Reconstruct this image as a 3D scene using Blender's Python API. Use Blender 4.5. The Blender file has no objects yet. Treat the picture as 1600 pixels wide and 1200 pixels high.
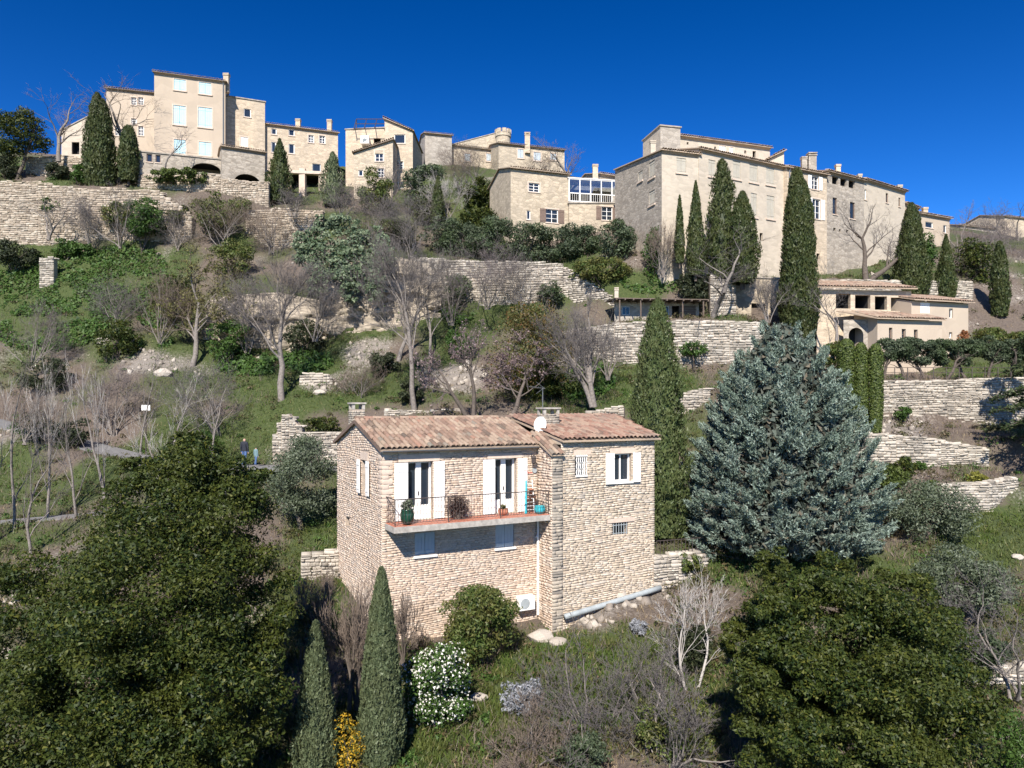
import bpy, math, random
import numpy as np
from mathutils import Vector, Matrix
R = math.radians
rng = np.random.default_rng(7)
random.seed(7)
SC = bpy.context.scene
COL = SC.collection
# ------------------------------------------------------------------ camera, sky, sun, exposure
F, CX, HY = 1140.0, 800.0, 634.0          # focal length, principal column and horizon row in photo pixels
cam_d = bpy.data.cameras.new('camera')
cam_d.sensor_width = 36.0
cam_d.lens = 36.0 * F / 1600.0
cam_d.shift_y = (HY - 600.0) / 1600.0
cam_d.clip_start = 0.5
cam_d.clip_end = 8000
cam = bpy.data.objects.new('camera', cam_d)
COL.objects.link(cam)
cam.rotation_euler = (R(90), 0, 0)
SC.camera = cam
SUN_AZ = 8.0      # light travels towards +Y, turned this many degrees to the right
SUN_EL = 40.0
w = bpy.data.worlds.new('World'); SC.world = w; w.use_nodes = True
nt = w.node_tree
bgn = nt.nodes['Background']
sky = nt.nodes.new('ShaderNodeTexSky'); sky.sky_type = 'NISHITA'; sky.sun_disc = False
sky.sun_elevation = R(SUN_EL); sky.sun_rotation = R(180 + SUN_AZ)
sky.altitude = 2500; sky.air_density = 1.0; sky.dust_density = 0.0; sky.ozone_density = 3.0
hs = nt.nodes.new('ShaderNodeHueSaturation'); hs.inputs['Saturation'].default_value = 1.17; hs.inputs['Value'].default_value = 0.84; hs.inputs['Hue'].default_value = 0.506
gm = nt.nodes.new('ShaderNodeGamma'); gm.inputs['Gamma'].default_value = 1.5     # deep, dry-air blue
nt.links.new(sky.outputs[0], gm.inputs['Color']); nt.links.new(gm.outputs[0], hs.inputs['Color'])
nt.links.new(hs.outputs[0], bgn.inputs[0]); bgn.inputs[1].default_value = 0.05
sd = bpy.data.lights.new('sun', 'SUN'); sd.energy = 5.0; sd.angle = R(0.5); sd.color = (1.0, 0.94, 0.855)
so = bpy.data.objects.new('sun', sd); COL.objects.link(so)
_ld = Vector((math.sin(R(SUN_AZ)) * math.cos(R(SUN_EL)), math.cos(R(SUN_AZ)) * math.cos(R(SUN_EL)), -math.sin(R(SUN_EL))))
so.rotation_euler = _ld.to_track_quat('-Z', 'Y').to_euler()
so.location = (-20, -60, 60)
vs = SC.view_settings
vs.view_transform = 'Standard'; vs.look = 'None'; vs.gamma = 1.0; vs.use_curve_mapping = False
vs.exposure = 0.8

# ------------------------------------------------------------------ pixel -> place
def P(px, py, d):
    return Vector(((px - CX) / F * d, d, (HY - py) / F * d))
def Z(py, d):
    return (HY - py) / F * d

# ------------------------------------------------------------------ object helpers
def tag(o, label=None, cat=None, group=None, kind=None):
    if label: o['label'] = label
    if cat: o['category'] = cat
    if group: o['group'] = group
    if kind: o['kind'] = kind
    return o
def empty(name, loc, label=None, cat=None, group=None, rz=0):
    o = bpy.data.objects.new(name, None); COL.objects.link(o)
    o.empty_display_size = 0.3
    o.location = loc; o.rotation_euler = (0, 0, rz)
    return tag(o, label, cat, group)
def link(name, me, mat=None, parent=None):
    o = bpy.data.objects.new(name, me); COL.objects.link(o)
    if mat is not None and not me.materials: me.materials.append(mat)
    if parent is not None:
        o.parent = parent
        # parts hold world coordinates: a part's own world matrix is the identity, a thing's is its Empty's
        m = Matrix.LocRotScale(parent.location, parent.rotation_euler, parent.scale) if parent.parent is None else Matrix.Identity(4)
        o.matrix_parent_inverse = m.inverted()
    return o
def np_mesh(name, V, Fq, smooth=False):
    """V (n,3), Fq (m,k) constant k"""
    V = np.ascontiguousarray(V, dtype=np.float32); Fq = np.ascontiguousarray(Fq, dtype=np.int32)
    me = bpy.data.meshes.new(name)
    me.vertices.add(len(V)); me.vertices.foreach_set('co', V.ravel())
    k = Fq.shape[1]
    me.loops.add(Fq.size); me.loops.foreach_set('vertex_index', Fq.ravel())
    me.polygons.add(len(Fq)); me.polygons.foreach_set('loop_start', np.arange(0, Fq.size, k, dtype=np.int32))
    me.polygons.foreach_set('loop_total', np.full(len(Fq), k, dtype=np.int32))
    if smooth: me.polygons.foreach_set('use_smooth', np.ones(len(Fq), dtype=bool))
    me.update(calc_edges=True)
    return me
class MB:
    """collects boxes, bars, tubes and polygons in world space; build() links ONE mesh object"""
    def __init__(s): s.v = []; s.f = []
    def poly(s, pts):
        i = len(s.v); s.v += [tuple(p) for p in pts]; s.f.append(tuple(range(i, i + len(pts)))); return s
    def prism(s, pts, off):
        """closed solid from polygon pts swept by vector off"""
        off = Vector(off); n = len(pts); i = len(s.v)
        s.v += [tuple(p) for p in pts] + [tuple(Vector(p) + off) for p in pts]
        s.f.append(tuple(range(i, i + n))); s.f.append(tuple(range(i + 2 * n - 1, i + n - 1, -1)))
        for k in range(n):
            a, b = i + k, i + (k + 1) % n
            s.f.append((a, a + n, b + n, b))
        return s
    def box(s, c, ax, ay, az):
        """centre c, half-axis vectors"""
        c, ax, ay, az = map(Vector, (c, ax, ay, az)); i = len(s.v)
        for sx in (-1, 1):
            for sy in (-1, 1):
                for sz in (-1, 1):
                    s.v.append(tuple(c + sx * ax + sy * ay + sz * az))
        for q in ((0, 1, 3, 2), (4, 6, 7, 5), (0, 4, 5, 1), (2, 3, 7, 6), (0, 2, 6, 4), (1, 5, 7, 3)):
            s.f.append(tuple(i + k for k in q))
        return s
    def tube(s, pts, rad, n=8, cap=True):
        pts = [Vector(p) for p in pts]
        if not hasattr(rad, '__len__'): rad = [rad] * len(pts)
        base = len(s.v)
        for k, p in enumerate(pts):
            t = (pts[min(k + 1, len(pts) - 1)] - pts[max(k - 1, 0)]).normalized()
            a = t.cross(Vector((0.13, 0.21, 0.97)))
            if a.length < 0.05: a = t.cross(Vector((1, 0, 0)))
            a.normalize(); b = t.cross(a)
            for j in range(n):
                an = 2 * math.pi * j / n
                s.v.append(tuple(p + rad[k] * (math.cos(an) * a + math.sin(an) * b)))
        for k in range(len(pts) - 1):
            for j in range(n):
                a0 = base + k * n + j; a1 = base + k * n + (j + 1) % n
                s.f.append((a0, a1, a1 + n, a0 + n))
        if cap:
            s.f.append(tuple(base + j for j in range(n - 1, -1, -1)))
            e = base + (len(pts) - 1) * n
            s.f.append(tuple(e + j for j in range(n)))
        return s
    def lathe(s, c, prof, n=14):
        """prof list of (r,z) from bottom to top"""
        c = Vector(c); base = len(s.v)
        for r, z in prof:
            for j in range(n):
                an = 2 * math.pi * j / n
                s.v.append((c.x + r * math.cos(an), c.y + r * math.sin(an), c.z + z))
        for k in range(len(prof) - 1):
            for j in range(n):
                a0 = base + k * n + j; a1 = base + k * n + (j + 1) % n
                s.f.append((a0, a1, a1 + n, a0 + n))
        s.f.append(tuple(base + j for j in range(n - 1, -1, -1)))
        e = base + (len(prof) - 1) * n
        s.f.append(tuple(e + j for j in range(n)))
        return s
    def build(s, name, mat, parent=None, smooth=False):
        me = bpy.data.meshes.new(name); me.from_pydata(s.v, [], s.f); me.update()
        if smooth:
            me.polygons.foreach_set('use_smooth', np.ones(len(me.polygons), dtype=bool))
        return link(name, me, mat, parent)

# ------------------------------------------------------------------ numpy value noise
_perm = rng.random((64, 64, 64)).astype(np.float32)
def vnoise(x, y, z=0.0):
    x, y, z = np.broadcast_arrays(np.asarray(x, float), np.asarray(y, float), np.asarray(z, float))
    xi = np.floor(x).astype(int); yi = np.floor(y).astype(int); zi = np.floor(z).astype(int)
    fx = x - xi; fy = y - yi; fz = z - zi
    fx = fx * fx * (3 - 2 * fx); fy = fy * fy * (3 - 2 * fy); fz = fz * fz * (3 - 2 * fz)
    def g(a, b, c): return _perm[(xi + a) & 63, (yi + b) & 63, (zi + c) & 63]
    c00 = g(0, 0, 0) * (1 - fx) + g(1, 0, 0) * fx; c10 = g(0, 1, 0) * (1 - fx) + g(1, 1, 0) * fx
    c01 = g(0, 0, 1) * (1 - fx) + g(1, 0, 1) * fx; c11 = g(0, 1, 1) * (1 - fx) + g(1, 1, 1) * fx
    return (c00 * (1 - fy) + c10 * fy) * (1 - fz) + (c01 * (1 - fy) + c11 * fy) * fz
def fbm(x, y, z=0.0, o=3):
    a, s, t = 1.0, 0.0, 0.0
    for i in range(o):
        s = s + a * vnoise(np.asarray(x) * 2 ** i, np.asarray(y) * 2 ** i, np.asarray(z) * 2 ** i + 7 * i); t += a; a *= 0.5
    return s / t

# ------------------------------------------------------------------ materials
def new_mat(name):
    m = bpy.data.materials.new(name); m.use_nodes = True
    n = m.node_tree; b = n.nodes['Principled BSDF']
    return m, n, b
def ramp(n, stops):
    r = n.nodes.new('ShaderNodeValToRGB'); cr = r.color_ramp
    while len(cr.elements) < len(stops): cr.elements.new(0.5)
    for e, (p, c) in zip(cr.elements, stops):
        e.position = p; e.color = (*c, 1)
    return r
def noise_node(n, scale, detail=4, coord=None, rough=0.6):
    t = n.nodes.new('ShaderNodeTexNoise'); t.inputs['Scale'].default_value = scale
    t.inputs['Detail'].default_value = detail; t.inputs['Roughness'].default_value = rough
    if coord is None:
        g = n.nodes.new('ShaderNodeNewGeometry'); coord = g.outputs['Position']
    n.links.new(coord, t.inputs['Vector'])
    return t
def mixc(n, a, b, fac, mode='MIX'):
    m = n.nodes.new('ShaderNodeMix'); m.data_type = 'RGBA'; m.blend_type = mode
    for sock, v in ((m.inputs[6], a), (m.inputs[7], b)):
        if isinstance(v, tuple): sock.default_value = (*v, 1)
        else: n.links.new(v, sock)
    if isinstance(fac, float): m.inputs[0].default_value = fac
    else: n.links.new(fac, m.inputs[0])
    return m.outputs[2]
def bump(n, b, h, strength=0.4, dist=0.03):
    bp = n.nodes.new('ShaderNodeBump'); bp.inputs['Strength'].default_value = strength
    bp.inputs['Distance'].default_value = dist
    n.links.new(h, bp.inputs['Height']); n.links.new(bp.outputs[0], b.inputs['Normal'])
def rand_id(n):
    """one random number per loose piece, whether a piece of a joined mesh or an object of its own"""
    g = n.nodes.new('ShaderNodeNewGeometry'); oi = n.nodes.new('ShaderNodeObjectInfo')
    a = n.nodes.new('ShaderNodeMath'); a.operation = 'ADD'
    n.links.new(g.outputs['Random Per Island'], a.inputs[0]); n.links.new(oi.outputs['Random'], a.inputs[1])
    f = n.nodes.new('ShaderNodeMath'); f.operation = 'FRACT'; n.links.new(a.outputs[0], f.inputs[0])
    return f.outputs[0]
def m_plain(name, col, rough=0.7, var=0.12, scale=3.0, metal=0.0, bmp=0.0):
    m, n, b = new_mat(name)
    t = noise_node(n, scale, 5)
    lo = tuple(max(0, c * (1 - var)) for c in col); hi = tuple(min(1, c * (1 + var)) for c in col)
    r = ramp(n, [(0.3, lo), (0.7, hi)]); n.links.new(t.outputs['Fac'], r.inputs[0])
    n.links.new(r.outputs[0], b.inputs['Base Color'])
    b.inputs['Roughness'].default_value = rough; b.inputs['Metallic'].default_value = metal
    if bmp: bump(n, b, t.outputs['Fac'], bmp, 0.02)
    return m
def m_stones(name, stops, grime=(0.30, 0.27, 0.23), grime_amt=0.35):
    m, n, b = new_mat(name)
    r = ramp(n, stops); n.links.new(rand_id(n), r.inputs[0])
    big = noise_node(n, 0.55, 4); fine = noise_node(n, 22.0, 5)
    gr = ramp(n, [(0.52, (0, 0, 0)), (0.75, (grime_amt,) * 3)]); n.links.new(big.outputs['Fac'], gr.inputs[0])
    c = mixc(n, r.outputs[0], grime, gr.outputs[0])
    fr = ramp(n, [(0.25, (0.72, 0.70, 0.66)), (0.7, (1.06, 1.05, 1.04))]); n.links.new(fine.outputs['Fac'], fr.inputs[0])
    c = mixc(n, c, fr.outputs[0], 1.0, 'MULTIPLY')
    n.links.new(c, b.inputs['Base Color']); b.inputs['Roughness'].default_value = 0.92
    bump(n, b, fine.outputs['Fac'], 0.5, 0.02)
    return m
def m_farwall(name, base, joint, scale=(2.2, 2.2, 6.0), stone=0.6, stain=(0.30, 0.26, 0.21)):
    """masonry too far off to tell the stones apart: coursed rubble with weathering"""
    m, n, b = new_mat(name)
    g = n.nodes.new('ShaderNodeNewGeometry'); mp = n.nodes.new('ShaderNodeMapping')
    mp.inputs['Scale'].default_value = scale; n.links.new(g.outputs['Position'], mp.inputs['Vector'])
    nz = noise_node(n, 1.5, 3, mp.outputs[0])
    ad = n.nodes.new('ShaderNodeMix'); ad.data_type = 'RGBA'; ad.blend_type = 'LINEAR_LIGHT'; ad.inputs[0].default_value = 0.18
    n.links.new(mp.outputs[0], ad.inputs[6]); n.links.new(nz.outputs['Color'], ad.inputs[7])
    v1 = n.nodes.new('ShaderNodeTexVoronoi'); v1.feature = 'F1'; v1.inputs['Scale'].default_value = 1.0
    v2 = n.nodes.new('ShaderNodeTexVoronoi'); v2.feature = 'DISTANCE_TO_EDGE'; v2.inputs['Scale'].default_value = 1.0
    n.links.new(ad.outputs[2], v1.inputs['Vector']); n.links.new(ad.outputs[2], v2.inputs['Vector'])
    sx = n.nodes.new('ShaderNodeSeparateColor'); n.links.new(v1.outputs['Color'], sx.inputs[0])
    lo = tuple(c * (1 - 0.38 * stone) for c in base); hi = tuple(min(1, c * (1 + 0.22 * stone)) for c in base)
    r = ramp(n, [(0.05, lo), (0.5, base), (0.95, hi)]); n.links.new(sx.outputs[0], r.inputs[0])
    jr = ramp(n, [(0.0, (stone,) * 3), (0.09, (0, 0, 0))]); n.links.new(v2.outputs['Distance'], jr.inputs[0])
    c = mixc(n, r.outputs[0], joint, jr.outputs[0])
    mp2 = n.nodes.new('ShaderNodeMapping'); mp2.inputs['Scale'].default_value = (0.5, 0.5, 0.16)
    n.links.new(g.outputs['Position'], mp2.inputs['Vector'])
    st = noise_node(n, 1.0, 6, mp2.outputs[0], 0.7)
    sr = ramp(n, [(0.46, (0, 0, 0)), (0.74, (0.62, 0.62, 0.62))]); n.links.new(st.outputs['Fac'], sr.inputs[0])
    c = mixc(n, c, stain, sr.outputs[0])
    n.links.new(c, b.inputs['Base Color']); b.inputs['Roughness'].default_value = 0.95
    bump(n, b, v2.outputs['Distance'], 0.6 * stone, 0.06)
    return m
def m_leaf(name, stops, clump=None, cs=1.2, transl=0.25, rough=0.55):
    m, n, b = new_mat(name)
    r = ramp(n, stops); n.links.new(rand_id(n), r.inputs[0])
    c = r.outputs[0]
    if clump:
        t = noise_node(n, cs, 3)
        cr = ramp(n, [(0.42, (0, 0, 0)), (0.66, (0.75,) * 3)]); n.links.new(t.outputs['Fac'], cr.inputs[0])
        c = mixc(n, c, clump, cr.outputs[0])
    n.links.new(c, b.inputs['Base Color']); b.inputs['Roughness'].default_value = rough
    b.inputs['Specular IOR Level'].default_value = 0.3
    tr = n.nodes.new('ShaderNodeBsdfTranslucent'); n.links.new(c, tr.inputs['Color'])
    mx = n.nodes.new('ShaderNodeMixShader'); mx.inputs[0].default_value = transl
    out = n.nodes['Material Output']
    n.links.new(b.outputs[0], mx.inputs[1]); n.links.new(tr.outputs[0], mx.inputs[2]); n.links.new(mx.outputs[0], out.inputs[0])
    return m
M = {}
M['stone'] = m_stones('house_stone', [(0.0, (0.50, 0.385, 0.295)), (0.25, (0.58, 0.455, 0.355)), (0.5, (0.62, 0.495, 0.395)), (0.75, (0.645, 0.53, 0.435)), (1.0, (0.58, 0.50, 0.42))], grime_amt=0.25)
M['stone_gable'] = M['stone']
M['stone_wing'] = m_stones('wing_stone', [(0.0, (0.43, 0.355, 0.275)), (0.3, (0.54, 0.45, 0.35)), (0.6, (0.59, 0.50, 0.395)), (0.85, (0.62, 0.54, 0.45)), (1.0, (0.48, 0.43, 0.37))], (0.37, 0.33, 0.28), 0.5)
M['stone_grey'] = m_stones('grey_pier_stone', [(0.0, (0.22, 0.20, 0.175)), (0.5, (0.36, 0.32, 0.27)), (1.0, (0.47, 0.41, 0.33))])
M['dry'] = m_stones('dry_wall_stone', [(0.0, (0.19, 0.17, 0.145)), (0.3, (0.35, 0.315, 0.265)), (0.6, (0.45, 0.405, 0.345)), (1.0, (0.54, 0.495, 0.43))], (0.22, 0.205, 0.185), 0.65)
M['dry_warm'] = m_stones('warm_dry_wall_stone', [(0.0, (0.22, 0.18, 0.14)), (0.3, (0.38, 0.315, 0.245)), (0.7, (0.47, 0.40, 0.32)), (1.0, (0.53, 0.47, 0.39))], (0.25, 0.22, 0.19), 0.5)
M['joint'] = m_plain('mortar_joint', (0.36, 0.295, 0.235), 0.95, 0.3, 9, bmp=0.4)
M['rubble'] = m_stones('loose_stone', [(0.0, (0.22, 0.19, 0.165)), (0.5, (0.36, 0.32, 0.275)), (1.0, (0.47, 0.425, 0.37))], grime_amt=0.3)
M['tile'] = m_stones('roof_tile', [(0.0, (0.11, 0.085, 0.068)), (0.12, (0.21, 0.135, 0.10)), (0.35, (0.29, 0.205, 0.155)), (0.6, (0.35, 0.27, 0.205)), (0.8, (0.27, 0.195, 0.145)), (0.92, (0.29, 0.165, 0.12)), (1.0, (0.19, 0.175, 0.145))], (0.20, 0.16, 0.12), 0.55)
M['tile_red'] = m_stones('red_roof_tile', [(0.0, (0.13, 0.09, 0.07)), (0.2, (0.23, 0.125, 0.092)), (0.5, (0.29, 0.18, 0.135)), (0.8, (0.31, 0.225, 0.17)), (1.0, (0.20, 0.14, 0.11))], (0.17, 0.13, 0.11), 0.7)
M['tile_far'] = m_stones('far_roof_tile', [(0.0, (0.20, 0.15, 0.11)), (0.5, (0.34, 0.26, 0.19)), (1.0, (0.45, 0.35, 0.26))], (0.17, 0.15, 0.13), 0.6)
M['white'] = m_plain('white_paint', (0.80, 0.78, 0.74), 0.5, 0.04, 4)
M['cream_paint'] = m_plain('cream_shutter_paint', (0.42, 0.385, 0.315), 0.6, 0.08)
M['blue_paint'] = m_plain('pale_blue_paint', (0.40, 0.60, 0.66), 0.6, 0.08)
M['grey_paint'] = m_plain('grey_shutter_paint', (0.42, 0.47, 0.50), 0.6, 0.06)
M['brown_wood'] = m_plain('brown_wood', (0.16, 0.11, 0.085), 0.7, 0.25, 8)
M['dark_wood'] = m_plain('dark_weathered_wood', (0.12, 0.09, 0.07), 0.8, 0.3, 8)
M['lintel'] = m_plain('dressed_stone', (0.56, 0.45, 0.36), 0.9, 0.12, 5, bmp=0.2)
M['concrete'] = m_plain('weathered_concrete', (0.36, 0.33, 0.29), 0.95, 0.3, 6, bmp=0.5)
M['zinc'] = m_plain('zinc', (0.17, 0.18, 0.19), 0.5, 0.12, 4, metal=0.3)
M['pipe_grey'] = m_plain('grey_plastic_pipe', (0.30, 0.33, 0.34), 0.6, 0.15, 4)
M['iron'] = m_plain('dark_iron', (0.07, 0.055, 0.05), 0.6, 0.3, 8, metal=0.2)
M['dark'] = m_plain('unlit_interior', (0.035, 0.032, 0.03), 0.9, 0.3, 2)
M['terracotta'] = m_plain('terracotta', (0.42, 0.17, 0.10), 0.8, 0.15, 6)
M['plaster'] = m_farwall('cream_plaster', (0.445, 0.365, 0.28), (0.46, 0.37, 0.28), (0.9, 0.9, 1.1), 0.16, (0.38, 0.31, 0.24))
M['plaster_pale'] = m_farwall('pale_plaster', (0.475, 0.41, 0.325), (0.42, 0.35, 0.26), (1.7, 1.7, 3.8), 0.30, (0.38, 0.33, 0.27))
M['wall_a'] = m_farwall('ochre_rubble_wall', (0.46, 0.385, 0.285), (0.26, 0.20, 0.14), (2.0, 2.0, 4.6), 0.6)
M['wall_b'] = m_farwall('grey_rubble_wall', (0.36, 0.315, 0.26), (0.21, 0.17, 0.13), (2.0, 2.0, 4.6), 0.75)
M['wall_c'] = m_farwall('warm_rubble_wall', (0.51, 0.415, 0.305), (0.30, 0.23, 0.16), (2.2, 2.2, 5.2), 0.5)
M['wall_grey'] = m_farwall('weathered_wall', (0.36, 0.32, 0.27), (0.20, 0.17, 0.14), (2.0, 2.0, 4.4), 0.6)
M['cliff'] = m_farwall('cliff_rock', (0.36, 0.305, 0.235), (0.13, 0.105, 0.08), (0.55, 0.55, 4.2), 0.9)
def m_glass():
    m, n, b = new_mat('window_glass')
    b.inputs['Base Color'].default_value = (0.02, 0.028, 0.04, 1); b.inputs['Roughness'].default_value = 0.06
    b.inputs['Specular IOR Level'].default_value = 0.6
    return m
M['glass'] = m_glass()
def m_clear():
    m, n, b = new_mat('clear_glass')
    t = n.nodes.new('ShaderNodeBsdfTransparent'); g = n.nodes.new('ShaderNodeBsdfGlossy'); g.inputs['Roughness'].default_value = 0.05
    t.inputs['Color'].default_value = (0.86, 0.92, 0.95, 1)
    x = n.nodes.new('ShaderNodeMixShader'); x.inputs[0].default_value = 0.14
    n.links.new(t.outputs[0], x.inputs[1]); n.links.new(g.outputs[0], x.inputs[2]); n.links.new(x.outputs[0], n.nodes['Material Output'].inputs[0])
    return m
M['clear'] = m_clear()
def m_floor():
    m, n, b = new_mat('balcony_floor_tile')
    g = n.nodes.new('ShaderNodeNewGeometry'); mp = n.nodes.new('ShaderNodeMapping'); mp.inputs['Rotation'].default_value = (0, 0, R(-28))
    n.links.new(g.outputs['Position'], mp.inputs['Vector'])
    br = n.nodes.new('ShaderNodeTexBrick'); br.offset = 0.0
    br.inputs['Color1'].default_value = (0.42, 0.12, 0.065, 1); br.inputs['Color2'].default_value = (0.48, 0.17, 0.10, 1); br.inputs['Mortar'].default_value = (0.42, 0.30, 0.24, 1)
    br.inputs['Scale'].default_value = 1.0; br.inputs['Brick Width'].default_value = 0.2; br.inputs['Row Height'].default_value = 0.2; br.inputs['Mortar Size'].default_value = 0.008
    n.links.new(mp.outputs[0], br.inputs['Vector']); n.links.new(br.outputs['Color'], b.inputs['Base Color']); b.inputs['Roughness'].default_value = 0.6
    return m
M['floor'] = m_floor()
G = lambda *c: c
M['oak'] = m_leaf('evergreen_oak_leaf', [(0.0, (0.012, 0.024, 0.006)), (0.45, (0.026, 0.044, 0.008)), (0.8, (0.052, 0.074, 0.012)), (1.0, (0.125, 0.125, 0.022))], (0.066, 0.076, 0.012), 0.8)
M['laurel'] = m_leaf('bush_leaf', [(0.0, (0.035, 0.065, 0.014)), (0.6, (0.075, 0.115, 0.025)), (1.0, (0.16, 0.17, 0.05))], (0.12, 0.10, 0.03), 1.5)
M['cypress'] = m_leaf('cypress_leaf', [(0.0, (0.022, 0.036, 0.012)), (0.6, (0.045, 0.064, 0.019)), (1.0, (0.080, 0.098, 0.032))], (0.065, 0.070, 0.020), 1.3, 0.12)
M['cypress_light'] = m_leaf('light_cypress_leaf', [(0.0, (0.040, 0.062, 0.022)), (0.6, (0.075, 0.105, 0.035)), (1.0, (0.12, 0.145, 0.055))], (0.085, 0.095, 0.035), 2.0, 0.12)
M['cypress_grey'] = m_leaf('greyish_cypress_leaf', [(0.0, (0.055, 0.075, 0.036)), (0.6, (0.095, 0.120, 0.058)), (1.0, (0.14, 0.165, 0.085))], (0.10, 0.115, 0.055), 2.0, 0.12)
M['blue'] = m_leaf('blue_cedar_needle', [(0.0, (0.105, 0.14, 0.108)), (0.5, (0.205, 0.265, 0.215)), (0.9, (0.31, 0.38, 0.32)), (1.0, (0.20, 0.155, 0.105))], (0.14, 0.19, 0.14), 1.1, 0.15)
M['cedar'] = m_leaf('dark_cedar_needle', [(0.0, (0.020, 0.034, 0.014)), (0.6, (0.045, 0.065, 0.024)), (1.0, (0.085, 0.105, 0.04))], None, 1, 0.12)
M['olive'] = m_leaf('olive_leaf', [(0.0, (0.055, 0.075, 0.045)), (0.5, (0.105, 0.130, 0.080)), (1.0, (0.20, 0.225, 0.16))], (0.075, 0.10, 0.045), 1.2)
M['olive_dark'] = m_leaf('dark_olive_leaf', [(0.0, (0.034, 0.052, 0.030)), (0.5, (0.068, 0.092, 0.050)), (1.0, (0.13, 0.155, 0.095))], (0.05, 0.08, 0.025), 0.6)
M['ivy'] = m_leaf('ivy_leaf', [(0.0, (0.020, 0.045, 0.010)), (0.5, (0.045, 0.095, 0.018)), (1.0, (0.10, 0.17, 0.04))], (0.06, 0.11, 0.02), 0.5)
M['cactus'] = m_leaf('grey_green_creeper_leaf', [(0.0, (0.06, 0.09, 0.055)), (0.5, (0.13, 0.175, 0.105)), (1.0, (0.25, 0.29, 0.17))], (0.045, 0.08, 0.03), 0.7)
M['photinia'] = m_leaf('reddish_green_leaf', [(0.0, (0.035, 0.055, 0.013)), (0.5, (0.075, 0.095, 0.022)), (0.8, (0.12, 0.11, 0.03)), (1.0, (0.22, 0.085, 0.04))], (0.14, 0.085, 0.03), 1.0)
M['yellow'] = m_leaf('yellow_flower', [(0.0, (0.05, 0.08, 0.02)), (0.35, (0.12, 0.11, 0.02)), (0.5, (0.40, 0.25, 0.02)), (1.0, (0.58, 0.36, 0.03))])
M['petal'] = m_leaf('white_petal', [(0.0, (0.55, 0.53, 0.45)), (1.0, (0.82, 0.80, 0.74))])
M['pink'] = m_leaf('pink_blossom', [(0.0, (0.11, 0.075, 0.07)), (0.6, (0.21, 0.15, 0.145)), (1.0, (0.36, 0.27, 0.265))])
M['buds'] = m_leaf('yellow_green_bud', [(0.0, (0.09, 0.085, 0.03)), (0.6, (0.15, 0.145, 0.045)), (1.0, (0.22, 0.21, 0.08))])
M['lavender'] = m_leaf('silver_leaf', [(0.0, (0.17, 0.18, 0.19)), (1.0, (0.36, 0.37, 0.40))])
M['hedge'] = m_leaf('clipped_hedge_leaf', [(0.0, (0.035, 0.055, 0.013)), (0.6, (0.075, 0.105, 0.022)), (1.0, (0.13, 0.16, 0.04))])
M['hedge_dark'] = m_leaf('dark_hedge_leaf', [(0.0, (0.018, 0.028, 0.014)), (1.0, (0.06, 0.07, 0.032))])
M['inner'] = m_leaf('shaded_needle', [(0.0, (0.05, 0.065, 0.05)), (0.7, (0.09, 0.11, 0.09)), (1.0, (0.12, 0.10, 0.07))], None, 1, 0.1)  # darker copy of the blue needle: shade inside the crown put into the colour
M['hedge_yellow'] = m_leaf('yellowish_box_leaf', [(0.0, (0.12, 0.12, 0.02)), (1.0, (0.30, 0.29, 0.06))])
M['russet'] = m_leaf('russet_leaf', [(0.0, (0.14, 0.05, 0.02)), (1.0, (0.34, 0.15, 0.06))])
M['grass'] = m_leaf('grass_blade', [(0.0, (0.036, 0.066, 0.011)), (0.5, (0.066, 0.112, 0.018)), (0.85, (0.115, 0.155, 0.032)), (1.0, (0.22, 0.19, 0.09))], (0.105, 0.11, 0.032), 0.35)
M['dry_grass'] = m_leaf('dry_grass_blade', [(0.0, (0.17, 0.12, 0.07)), (0.6, (0.29, 0.22, 0.13)), (1.0, (0.40, 0.32, 0.20))])
M['bark'] = m_plain('grey_bark', (0.19, 0.165, 0.145), 0.95, 0.35, 9, bmp=0.6)
M['twig'] = m_plain('grey_twig', (0.108, 0.095, 0.090), 0.95, 0.25, 3)
M['twig_brown'] = m_plain('brown_twig', (0.145, 0.112, 0.088), 0.95, 0.3, 3)
M['twig_pale'] = m_plain('pale_grey_twig', (0.34, 0.315, 0.29), 0.95, 0.25, 3)
M['twig_purple'] = m_plain('purplish_twig', (0.130, 0.108, 0.106), 0.95, 0.25, 3)
M['bark_dark'] = m_plain('dark_bark', (0.10, 0.08, 0.065), 0.95, 0.35, 9, bmp=0.6)
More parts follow.
